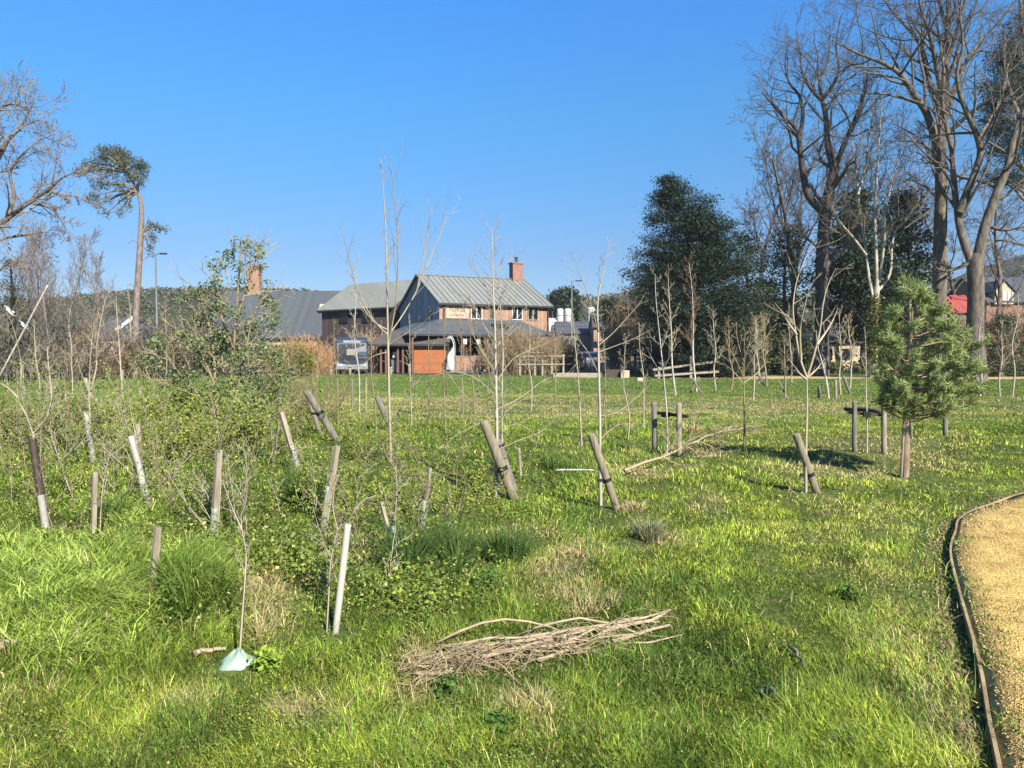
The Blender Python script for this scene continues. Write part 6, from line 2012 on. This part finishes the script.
# brushwood pile: bigger sticks one by one, fine twiggy trash as one mass
STK = [((472, 668), (640, 644), 5, .10, .0), ((480, 672), (672, 624), 5, .14, .0), ((500, 654), (660, 634), 4, .12, .02), ((440, 660), (588, 652), 4, .12, .05), ((436, 650), (572, 642), 4, .06, .16),
       ((520, 641), (640, 640), 4, .05, .12), ((600, 646), (672, 622), 7, .10, .0), ((612, 650), (668, 632), 7, .06, .0), ((560, 655), (646, 628), 4, .12, .04), ((414, 680), (452, 676), 6, .04, 0),
       ((440, 688), (462, 664), 4, .06, 0), ((512, 660), (604, 640), 5, .16, 0), ((575, 660), (682, 640), 4, .04, 0), ((460, 664), (540, 648), 5, .08, .02), ((536, 664), (600, 650), 6, .03, 0)]
for i, (a, b_, w_, lf, bd_) in enumerate(STK):
    lying('stick', 'dry pale stick lying in the brushwood pile in the foreground', 'stick', a, b_, w_ * .75, 'dead_wood', lf * .5, bd_ * .7, 'sticks in the brushwood pile', i)
A = gp(530, 660); rg = random.Random(12)
br = []
for i in range(330):
    px = rg.triangular(405, 675, 450); py = 682 - (px - 410) * .19 + rg.gauss(0, 5.5)
    p = gp(px, min(py, 700)); az = rg.choice([0, PI]) + rg.gauss(.12, .55); L = rg.uniform(.06, .4)
    d = Vector((math.cos(az), math.sin(az), 0)); z0 = p.z + rg.uniform(.0, .075); bow = rg.uniform(-.02, .10)
    q = []
    for k in range(5):
        f = k / 4; w_ = p + d * L * (f - .5)
        q.append(tuple(Vector((w_.x + rg.gauss(0, .012), w_.y + rg.gauss(0, .012), max(z0 + bow * math.sin(PI * f) + rg.gauss(0, .012), hgt(w_.x, w_.y) + .01))) - A))
    r = rg.uniform(.001, .0032); br.append((q, lin(r, r * .5, 5)))
o = tube_mesh('brushwood', br, M['dead_stem'], None); o.location = A
tag(o, 'tangle of fine dead twigs heaped in the foreground grass', 'brushwood', kind='stuff')

# ------------------------------------------------------------------ rushes and other clumps
RU = 'dark rush clumps'
rc1, rc2 = (.045, .095, .022), (.085, .13, .035)
tussock('rush_clump', 'big dark rush clump in the middle foreground', 'rush', (452, 566), 74, 62, 900, rc1, rc2, seed=1)
tussock('rush_clump', 'dark rush clump touching the right of the big one', 'rush', (506, 562), 62, 54, 700, rc1, rc2, seed=2)
tussock('rush_clump', 'dark rush clump behind the leaning brown stake', 'rush', (300, 508), 52, 48, 520, rc1, rc2, seed=3)
tussock('rush_clump', 'broad lush clump right of the lone brown stake', 'rush', (188, 606), 84, 66, 900, (.07, .13, .02), (.14, .19, .035), seed=4, wid=.006, curl=.9)
tussock('rush_clump', 'dark grassy clump between the white split guard and the lone stake', 'rush', (118, 520), 70, 40, 520, (.07, .14, .02), (.12, .18, .03), seed=5, curl=.8)
tussock('rush_clump', 'grey-green tufted clump right of the leaning stake at centre', 'rush', (645, 540), 60, 30, 480, (.14, .16, .09), (.24, .22, .12), seed=6, curl=.8)
tussock('rush_clump', 'small dark rush clump at the left of the centre lawn', 'rush', (560, 470), 40, 26, 260, rc1, rc2, seed=7)
tussock('rush_clump', 'dark tuft beside the path end of the lawn', 'rush', (850, 560), 46, 18, 260, rc1, rc2, seed=8, curl=.9)
tussock('grass_tuft', 'dead straw-coloured tuft in the brambles left of the white cane', 'tuft', (270, 636), 48, 50, 110, (.36, .28, .14), (.46, .37, .2), seed=9, curl=.7)
tussock('grass_tuft', 'grey-leaved flower tuft in the lawn at bottom right', 'tuft', (846, 748), 44, 22, 90, (.12, .17, .10), (.19, .23, .14), seed=10, wid=.012, curl=.9)
for i, (lb, px, py, w_, h_) in enumerate([('pale dry grass tuft above the brushwood pile', 590, 612, 60, 26), ('pale dry grass tuft left of the brushwood pile', 418, 668, 26, 22), ('pale dry tuft below the brushwood pile', 545, 706, 46, 30),
                                          ('pale dry tuft at the foot of the leaning stake at centre right', 632, 512, 34, 18), ('pale dry tuft in the turf beyond the single greenish sapling', 700, 432, 50, 14)]):
    tussock('grass_tuft', lb, 'tuft', (px, py), w_, h_, 240, (.36, .29, .14), (.46, .38, .2), seed=20 + i, curl=1.0)
# low leafy weeds
for i, (lb, px, py, w_, h_) in enumerate([('dark leafy weed patch right of the lone brown stake', 172, 620, 80, 40), ('bright leafy weed in front of the crushed guard', 268, 672, 60, 26), ('bluish leafy weed in the lawn right of the brushwood', 768, 700, 36, 16),
                                          ('dark leafy weed under the brushwood pile', 448, 696, 60, 22), ('dark leafy weed at the bottom centre edge', 500, 730, 60, 20), ('low dark weed patch in the lawn near the path', 850, 598, 44, 12), ('leafy weed below the big rush clump', 490, 592, 60, 28)]):
    root = gp(px, py); s = root.y / F; n = 200
    p = rng.normal(size=(n, 2)) * w_ * s * .13; z = np.abs(rng.random(n)) * h_ * s
    pos = np.stack([p[:, 0], p[:, 1], hgt(root.x + p[:, 0], root.y + p[:, 1]) - root.z + z * (1 - np.minimum(1, np.hypot(p[:, 0], p[:, 1]) / (w_ * s * .7)) * .7)], 1)
    V, L, T = leaves_np(pos, rng.uniform(.018, .042, n), rng.normal(size=(n, 3)) * .6 + np.array([0, -.1, 1]), .55)
    c1 = np.array((.2, .28, .04) if i == 1 else (.09, .13, .06) if i == 2 else (.08, .14, .03))
    c = c1 * rng.uniform(.6, 1.5, n)[:, None]
    o = mesh_np('leafy_weed', V, L, T, M['leaf'], cols=np.repeat(c, 4, axis=0)); o.location = root
    tag(o, lb, 'weed')

# ------------------------------------------------------------------ the holly-like tree and leafy shrubs of the left middle ground
b = gp(226, 452); Yh_ = b.y
t = thing('holly_oak', 'open-crowned evergreen small tree with pale stems left of the orange shrubs', 'tree', b)
br = []
stems = [[(226, 452), (228, 410), (232, 370), (235, 330), (238, 290), (240, 262), (242, 240)], [(224, 452), (218, 415), (215, 385), (214, 355), (208, 320), (200, 300), (192, 288)],
         [(229, 452), (240, 410), (250, 370), (262, 340), (272, 318)], [(228, 440), (236, 395), (246, 350), (252, 320), (262, 300)], [(232, 345), (222, 318), (216, 290), (214, 268)], [(236, 320), (246, 290), (254, 265), (260, 248)],
         [(222, 440), (205, 405), (190, 385), (175, 368), (165, 352)], [(230, 440), (252, 405), (270, 385), (284, 372)], [(215, 385), (204, 360), (190, 340), (182, 330)], [(229, 400), (222, 360), (224, 330), (222, 300)]]
for i, q in enumerate(stems):
    lp = px_limb(q, Yh_, b, 0, rnd.uniform(-.4, .4)); r = lin(.035 if i < 3 else .024, .007, len(lp)); br.append(smooth_limb(lp, r, 3))
rg = random.Random(5); out = []
PH = dict(n=[5, 5, 4, 3], wig=[.1, .14, .18, .2], up=[0, .08, .06, .04], tap=[.3, .3, .4, .5], kids=[0, 6, 4, 0], start=[0, .2, .2, 0], ang=[.7, .7, .7, .6], ratio=[.4, .5, .5, .5], rr=[.5, .5, .6, .6], max=3, rmin=.005, cone=.4)
for lp, r in list(br): kids(out, lp, r, 1.5, 1, PH, rg, start=.25, count=8)
tube_mesh('trunk', br, M['sap_tan'], t); tube_mesh('branches', [(q, r) for l, q, r in out], M['twig_straw'], t)
cl = [(242, 246, 10, 8, 0), (230, 256, 9, 7, .2), (256, 254, 8, 7, -.2), (216, 266, 8, 8, .2), (218, 282, 8, 6, -.2), (204, 290, 10, 7, .1), (192, 294, 9, 6, -.1), (240, 268, 8, 6, -.2), (258, 246, 6, 5, .2), (262, 268, 6, 5, .1),
      (246, 284, 8, 5, 0), (212, 306, 12, 8, 0), (266, 300, 12, 8, .2), (272, 322, 12, 10, -.1), (200, 320, 14, 9, .2), (232, 310, 12, 8, -.3), (250, 330, 14, 10, .3), (222, 335, 14, 10, 0), (196, 345, 16, 10, -.2), (262, 348, 16, 10, 0),
      (240, 358, 18, 10, -.2), (210, 366, 18, 10, .2), (278, 356, 10, 8, .1), (182, 336, 10, 7, .1), (180, 300, 6, 4, 0), (226, 385, 20, 10, 0), (256, 380, 20, 10, .1), (272, 308, 6, 5, 0), (268, 284, 5, 4, .1), (205, 400, 26, 14, .2), (245, 405, 28, 14, -.2), (270, 395, 20, 12, .2), (180, 380, 18, 12, -.3), (225, 350, 24, 14, .3), (160, 345, 14, 9, .2), (285, 372, 14, 10, 0), (150, 362, 16, 8, 0)]
V, L, T, c = leaf_cloud(px_clumps(cl, Yh_, b, .10), .045, 5, .054, (.075, .115, .045), (.25, .29, .125), .5)
mesh_np('crown', V, L, T, M['dark_leaf'], t, cols=c)

LF1, LF2 = (.16, .235, .045), (.40, .46, .09)
for i, (lb, px, py, Y, w_, h_, n, m_, lf) in enumerate([
        ('fresh green leafy shrub in front of the holly, below its crown', 232, 462, None, 120, 70, 34, 'twig_straw', (950, .045, LF1, LF2)),
        ('fresh green leafy shrub left of the holly', 172, 452, None, 84, 80, 28, 'twig_straw', (640, .045, LF1, LF2)),
        ('leafy shrub right of the holly below the yellow-green bush', 284, 432, None, 64, 46, 40, 'twig_straw', (420, .045, (.09, .14, .03), (.22, .27, .06))),
        ('low green shrub behind the crossing branch at left', 128, 432, None, 70, 40, 34, 'twig_straw', (520, .05, LF1, LF2)),
        ('twiggy green shrub at the far left behind the dark-topped guard', 62, 446, None, 70, 66, 44, 'twig_straw', (300, .05, (.06, .10, .022), (.14, .18, .04))),
        ('twiggy half-leafed shrub at the extreme left', 8, 450, None, 50, 56, 40, 'twig_straw', (220, .05, (.06, .10, .022), (.14, .18, .04))),
        ('bare twiggy shrub behind the thick leaning round post', 318, 420, None, 40, 60, 40, 'twig_brown', None),
        ('low twiggy bramble behind the leaning brown stake', 372, 505, None, 70, 26, 24, 'sap_brown', (260, .035, LF1, LF2)),
        ('low bramble mound left of the big rush clump', 300, 570, None, 110, 26, 30, 'sap_brown', (520, .032, LF1, LF2)),
        ('low bramble mound in front of the lone brown stake', 400, 600, None, 110, 24, 26, 'sap_brown', (520, .03, LF1, LF2))]):
    bush('leafy_shrub', lb, 'shrub', (px, py), Y, w_, h_, n, m_, 200 + i, .006, .6, (4, 3), lf)

for i, (lb, px, py, w_, h_, n, k_) in enumerate([
        ('thin twiggy regrowth round the forking guard left of the rush clump', 392, 560, 110, 120, 5, 'sap_tan'), ('bare twiggy regrowth between the far-left stakes', 104, 500, 90, 110, 6, 'sap_tan'),
        ('bare arching twigs beside the dark-topped guard at far left', 66, 530, 70, 90, 5, 'twig_straw'), ('thin bare twigs in front of the holly, right of the tall brown stake', 246, 530, 80, 110, 5, 'sap_tan'),
        ('arching bare twigs between white split guard and tall brown stake', 178, 515, 80, 90, 5, 'twig_straw'), ('bare twigs behind the slim white cane', 352, 600, 70, 110, 4, 'sap_tan'),
        ('bare thin stems at the extreme left above the long grass', 14, 505, 70, 110, 6, 'twig_straw'), ('twiggy regrowth behind the guard that leans left in mid meadow', 268, 470, 60, 80, 5, 'twig_straw'),
        ('thin bare stems left of the many-branched sapling', 446, 500, 80, 110, 5, 'twig_straw'), ('thin twigs round the small guard by the rushes', 428, 530, 70, 70, 4, 'sap_tan'),
        ('pale bare stems behind the crossing branch at left', 120, 440, 90, 90, 7, 'twig_straw'), ('pale bare stems at far left in front of the brown scrub', 44, 430, 80, 100, 7, 'twig_straw'),
        ('pale thin growth left of the small white guard in mid meadow', 264, 446, 44, 84, 6, 'sap_tan'), ('half-leafed twiggy growth left of the pale guard leaning right', 300, 520, 60, 80, 6, 'sap_tan'),
        ('loose twiggy growth behind the tall brown stake near the holly', 200, 490, 80, 110, 7, 'sap_tan'), ('loose twiggy growth right of the white split guard', 160, 470, 70, 100, 7, 'sap_tan'),
        ('half-leafed twigs between the round post and the tallest slender sapling', 374, 462, 44, 80, 6, 'sap_tan'), ('low pale twigs at the left edge beside the dark-topped guard', 22, 470, 70, 110, 7, 'sap_tan'),
        ('slim pale shoots left of the thick leaning stake', 452, 515, 40, 60, 4, 'sap_tan'), ('loose pale shoots behind the brown square stake at far left', 82, 455, 70, 100, 7, 'sap_tan')]):
    bush('bare_regrowth', lb, 'shrub', (px, py), None, w_, h_, n + 1, 'sap_pale' if i % 2 else 'sap_tan', 300 + i, .0085, .9, (6, 3), (90 if i < 12 else 300, .027, LF1, LF2), None, .05, None, .14)

# ------------------------------------------------------------------ farther saplings
G = 'young trees planted in the meadow'
far_s = [
    # label, base, top, w, bark, twigs, tl, seed, branches
    ('thin sapling with yellow tie in front of the bus', (359, 414), (356, 262), (2.0, .8), 'sap_white', 12, .2, []),
    ('thin bare sapling right of the orange panel', (446, 433), (444, 312), (1.7, .8), 'sap_tan', 8, .16, []),
    ('thin bare sapling against the orange panel', (429, 418), (430, 318), (1.6, .7), 'sap_tan', 6, .12, []),
    ('leaning thin sapling under the grey lamp post', (582, 446), (572, 306), (2.2, .8), 'sap_pale', 10, .14, []),
    ('thin sapling right behind the slim white sapling', (607, 437), (603, 330), (2.0, .8), 'sap_tan', 8, .14, []),
    ('thin straight sapling left of the crossbar frame', (643.5, 427), (639, 322), (2.0, .8), 'sap_pale', 8, .14, []),
    ('thin sapling left of the many-branched one', (475, 426), (470, 300), (1.7, .7), 'sap_tan', 10, .2, []),
    ('birch with splayed props and reddish twigs at the rising rail fence', (697, 392), (689, 262), (2.4, .8), 'sap_white', 22, .26, []),
    ('birch with pale stem left of the reddish-twigged one', (676, 396), (668, 274), (2.2, .8), 'sap_white', 14, .22, []),
    ('straw-twigged sapling in front of the olive evergreen', (767, 386), (764, 318), (2.0, .9), 'sap_tan', 22, .36, []),
    ('short sapling with splayed props left of the twiggy ones', (760, 379), (756, 322), (2.0, .9), 'sap_white', 14, .3, []),
    ('grey-stemmed sapling tied in the lawn under the ragged holly', (785, 399), (784, 338), (2.2, .9), 'sap_tan', 16, .3, []),
    ('slim sapling behind the grey-stemmed one in the lawn', (791, 386), (789, 306), (1.8, .8), 'sap_pale', 10, .2, []),
    ('leaning white stem right of the pale forked sapling', (829, 399), (816, 330), (2.6, 1.2), 'sap_white', 8, .3, []),
    ('straight young tree at the edge of the far path', (841, 396), (839, 312), (1.9, .8), 'sap_pale', 12, .24, []),
    ('many-twigged young tree with a leaning prop near the far path', (850, 388), (848, 318), (2.0, .9), 'sap_pale', 20, .34, []),
    ('young tree with crossed dark props right of the young pine', (980, 396), (982, 312), (2.4, .9), 'sap_white', 12, .2, []),
    ('thin pole-like young tree at the far right beyond the path', (1012, 398), (1018, 292), (1.9, .8), 'sap_pale', 12, .24, []),
    ('leaning young tree at left with dark tie on its prop', (90, 392), (106, 296), (2.0, .9), 'sap_pale', 12, .26, []),
    ('young pale tree left of the lone pine trunk', (123, 398), (116, 296), (2.2, .9), 'sap_pale', 10, .22, []),
    ('young pale tree almost touching the lone pine trunk', (134, 378), (128, 292), (2.0, .9), 'sap_pale', 10, .24, []),
    ('thin young tree between the lone pine and the holly', (164, 392), (166, 296), (1.7, .8), 'sap_tan', 10, .24, []),
    ('pale young tree in the red-brown scrub at left', (72, 396), (70, 332), (1.8, .9), 'sap_pale', 8, .24, []),
    ('crooked pale young tree at the extreme left of the scrub', (39, 402), (34, 322), (1.9, .9), 'sap_pale', 8, .26, []),
    ('short pale young tree left of the leaning one with a tie', (52, 404), (47, 346), (2.2, 1.0), 'sap_white', 6, .26, []),
    ('thin bare sapling midway between single leaning stake and crossbar frame', (628, 440), (626, 336), (1.9, .8), 'sap_pale', 12, .2, []),
    ('slender sapling standing behind the single greenish one', (753, 400), (755, 318), (1.9, .8), 'sap_pale', 16, .28, []),
    ('fine sapling at the left foot of the olive evergreen', (731, 391), (728, 322), (1.9, .8), 'sap_tan', 16, .3, []),
    ('thin sapling just left of the tallest slender one', (376, 432), (371, 318), (1.8, .8), 'sap_tan', 12, .22, []),
    ('thin stem just right of the tallest slender sapling', (412, 425), (409, 316), (1.7, .8), 'sap_pale', 10, .2, []),
    ('thin sapling in front of the low brick wall', (463, 413), (460, 314), (1.7, .8), 'sap_tan', 12, .22, []),
    ('thin sapling in front of the wide tan shrub', (531, 411), (528, 312), (1.8, .8), 'sap_pale', 14, .24, []),
    ('thin stem at the right end of the pale post and rail fence', (556, 405), (552, 318), (1.7, .8), 'sap_tan', 12, .22, []),
    ('thin sapling right of the twin birches at the rising rail', (716, 390), (713, 312), (1.9, .8), 'sap_pale', 16, .3, []),
    ('pale thin stem at the foot of the forked oak', (1000, 397), (1003, 318), (1.9, .8), 'sap_pale', 12, .24, []),
    ('spindly sapling right of the thick leaning round post', (338, 428), (334, 326), (1.8, .8), 'sap_tan', 14, .26, []),
    ('spindly sapling in front of the orange-stemmed shrub', (293, 408), (288, 320), (1.8, .8), 'sap_tan', 14, .26, []),
    ('small young tree in the twiggy shrub behind the round post', (316, 432), (318, 352), (2.0, .9), 'sap_tan', 14, .3, []),
]
for i, (lb, bs, tp_, w_, bk, tw, tl, brs) in enumerate(far_s):
    rg = random.Random(500 + i); mid = []
    for k in range(1, 5):
        f = k / 4; mid.append((bs[0] + (tp_[0] - bs[0]) * f + (rg.gauss(0, 1.3) if k < 4 else 0), bs[1] + (tp_[1] - bs[1]) * f))
    S('sapling', lb, bs, mid, brs, w_, bk, tw, tl, G, 40 + i, tang=.6, start=.3, twb='twig_red' if 'reddish twigs' in lb else 'twig_straw' if 'twig' in lb else None)
FS = [('dark upright stake left of the sapling in front of the bus', (352.5, 411), (352, 379), 2.6, 'stake_grey'), ('pale upright stake right of the sapling in front of the bus', (366, 412), (366, 378), 2.4, 'stake_pale'),
      ('prop leaning left against the reddish-twigged birch', (703, 394), (692, 378), 2, 'stake_grey'), ('prop leaning right against the reddish-twigged birch', (689, 393), (699, 377), 2, 'stake_grey'),
      ('short grey stake left of the leaning white stem', (819, 398), (819, 386), 2.6, 'stake_grey'), ('short pale stake right of the leaning white stem', (836, 400), (835.5, 380), 2.4, 'stake_pale'),
      ('prop leaning left beside the many-twigged young tree', (851, 394), (843, 376), 2.6, 'stake_grey'), ('dark prop leaning left against the young tree right of the pine', (985, 397), (974, 372), 3, 'stake_grey'),
      ('dark prop leaning right against the young tree right of the pine', (976, 396), (985, 374), 2.6, 'stake_grey'), ('small tied prop showing under the right of the young pine crown', (961, 404), (953, 390), 3, 'stake_grey'),
      ('prop leaning left against the grey-stemmed sapling', (789, 399), (779, 382), 2.2, 'stake_grey'), ('pale stake left of the lone pine trunk', (122, 385), (122, 370), 3, 'stake_pale'),
      ('pale leaning stake with tie near the leaning young tree', (93, 401), (85, 378), 4, 'stake_pale'), ('short pale stake beside the young tree left of the holly', (140, 398), (140, 388), 3.4, 'stake_pale'),
      ('pale stake in the scrub at the far left', (22, 405), (22, 362), 3.4, 'stake_pale'), ('pale stake between the left-hand young trees', (66, 404), (66, 388), 3, 'stake_pale'),
      ('short grey stake behind the many-branched sapling', (521, 476), (519, 448), 3, 'stake_pale'), ('prop leaning right by the short sapling with splayed props', (757, 385), (765, 372), 2, 'stake_grey'),
      ('prop leaning left by the short sapling with splayed props', (765, 386), (757, 372), 2, 'stake_grey')]
for lb, bs, tp_, w_, m_ in FS:
    stake(lb, bs, tp_, w_, m_, .5 if 'tie' in lb else None, 'small stakes and props in the meadow')

# long leaning pale pole and white rags at the left edge
stake('long pale pole leaning right over the scrub at the left edge', (-6, 392), (48, 285), 1.7, 'sap_white', name='leaning_pole')
for lb, px, py, w_ in (('white plastic rag caught on the dark twigs at the left edge', 10, 311, 9), ('white plastic rag knotted on the leaning pole', 24, 325, 7)):
    Y = 20.0; c = at(px, py, Y); s = Y / F
    mb = MB(); g_ = 7
    vs = []; fs = []
    for i in range(g_):
        for j in range(g_):
            u, v = i / (g_ - 1) - .5, j / (g_ - 1) - .5
            vs.append((u * w_ * s + .02 * math.sin(9 * v), .05 * math.sin(u * 8 + v * 6) , -u * w_ * s * .7 + v * w_ * s * .55))
    for i in range(g_ - 1):
        for j in range(g_ - 1): fs.append((i * g_ + j, i * g_ + j + 1, (i + 1) * g_ + j + 1, (i + 1) * g_ + j))
    mb.add(vs, fs); o = mb.build('plastic_rag', M['plastic_rag'], None, smooth=True); o.location = c
    md = o.modifiers.new('thick', 'SOLIDIFY'); md.thickness = .006
    tag(o, lb, 'rag')
ground_vegetation()

# ------------------------------------------------------------------ camera, sun and sky
cam = bpy.data.cameras.new('camera'); co = bpy.data.objects.new('camera', cam); COL.objects.link(co)
cam.sensor_width = 36.0; cam.lens = F / 1024 * 36.0
cam.clip_start = .05; cam.clip_end = 8000
co.location = (0, 0, CAMZ); co.rotation_euler = (PI / 2 - PITCH, 0, 0)
scene.camera = co
scene.render.resolution_x = 1024; scene.render.resolution_y = 768

AZ, EL = R(29), R(35)
ts = Vector((math.sin(AZ) * math.cos(EL), -math.cos(AZ) * math.cos(EL), math.sin(EL)))
sl = bpy.data.lights.new('sun', 'SUN'); sl.energy = 5.0; sl.angle = R(.55); sl.color = (1.0, .94, .84)
so = bpy.data.objects.new('sun', sl); COL.objects.link(so); so.rotation_euler = ts.to_track_quat('Z', 'Y').to_euler(); so.location = (20, -30, 40)
w = bpy.data.worlds.new('World'); scene.world = w; w.use_nodes = True
nt = w.node_tree; bg = nt.nodes['Background']; sk = nt.nodes.new('ShaderNodeTexSky')
sk.sky_type = 'NISHITA'; sk.sun_disc = False; sk.sun_elevation = EL; sk.sun_rotation = math.atan2(ts.x, ts.y)
sk.air_density = 1.0; sk.dust_density = .3; sk.ozone_density = 2.5; sk.altitude = 50
# the sky's own colour: the clear air of the photograph is a deeper blue than the model's, most of all towards the horizon
tc = nt.nodes.new('ShaderNodeTexCoord'); sx = nt.nodes.new('ShaderNodeSeparateXYZ'); cr = nt.nodes.new('ShaderNodeValToRGB')
nt.links.new(tc.outputs['Generated'], sx.inputs[0]); nt.links.new(sx.outputs['Z'], cr.inputs[0])
TINT = [(0.0, (.40, .47, .61)), (.124, (.385, .515, .69)), (.30, (.34, .80, 1.06)), (.43, (.33, .92, 1.46)), (1.0, (.45, .9, 1.35))]
while len(cr.color_ramp.elements) < len(TINT): cr.color_ramp.elements.new(.5)
for e, (p, c) in zip(cr.color_ramp.elements, TINT): e.position = p; e.color = (*c, 1)
mx = nt.nodes.new('ShaderNodeMix'); mx.data_type = 'RGBA'; mx.blend_type = 'MULTIPLY'; mx.inputs[0].default_value = 1
nt.links.new(sk.outputs[0], mx.inputs[6]); nt.links.new(cr.outputs[0], mx.inputs[7]); nt.links.new(mx.outputs[2], bg.inputs[0]); bg.inputs[1].default_value = .0665
HZ = .00028
mb = MB().box((0, 300, 26.5), (1900, 1300, 60))
m, nt2, out2 = new_mat('haze_air')
pv = nt2.nodes.new('ShaderNodeVolumePrincipled'); pv.inputs['Color'].default_value = (.86, .90, .96, 1); pv.inputs['Density'].default_value = HZ; pv.inputs['Anisotropy'].default_value = .2
nt2.links.new(pv.outputs[0], out2.inputs['Volume'])
hz_o = mb.build('haze', m); tag(hz_o, 'thin pale spring haze over the meadow and hills', 'haze', kind='stuff')
scene.view_settings.view_transform = 'Standard'; scene.view_settings.look = 'None'
scene.view_settings.exposure = 1.36; scene.view_settings.gamma = 1.0; scene.view_settings.use_curve_mapping = False
scene.render.engine = 'CYCLES'
scene.cycles.use_denoising = True
scene.cycles.max_bounces = 6; scene.cycles.diffuse_bounces = 3; scene.cycles.transmission_bounces = 3; scene.cycles.transparent_max_bounces = 4
scene.cycles.sample_clamp_indirect = 8
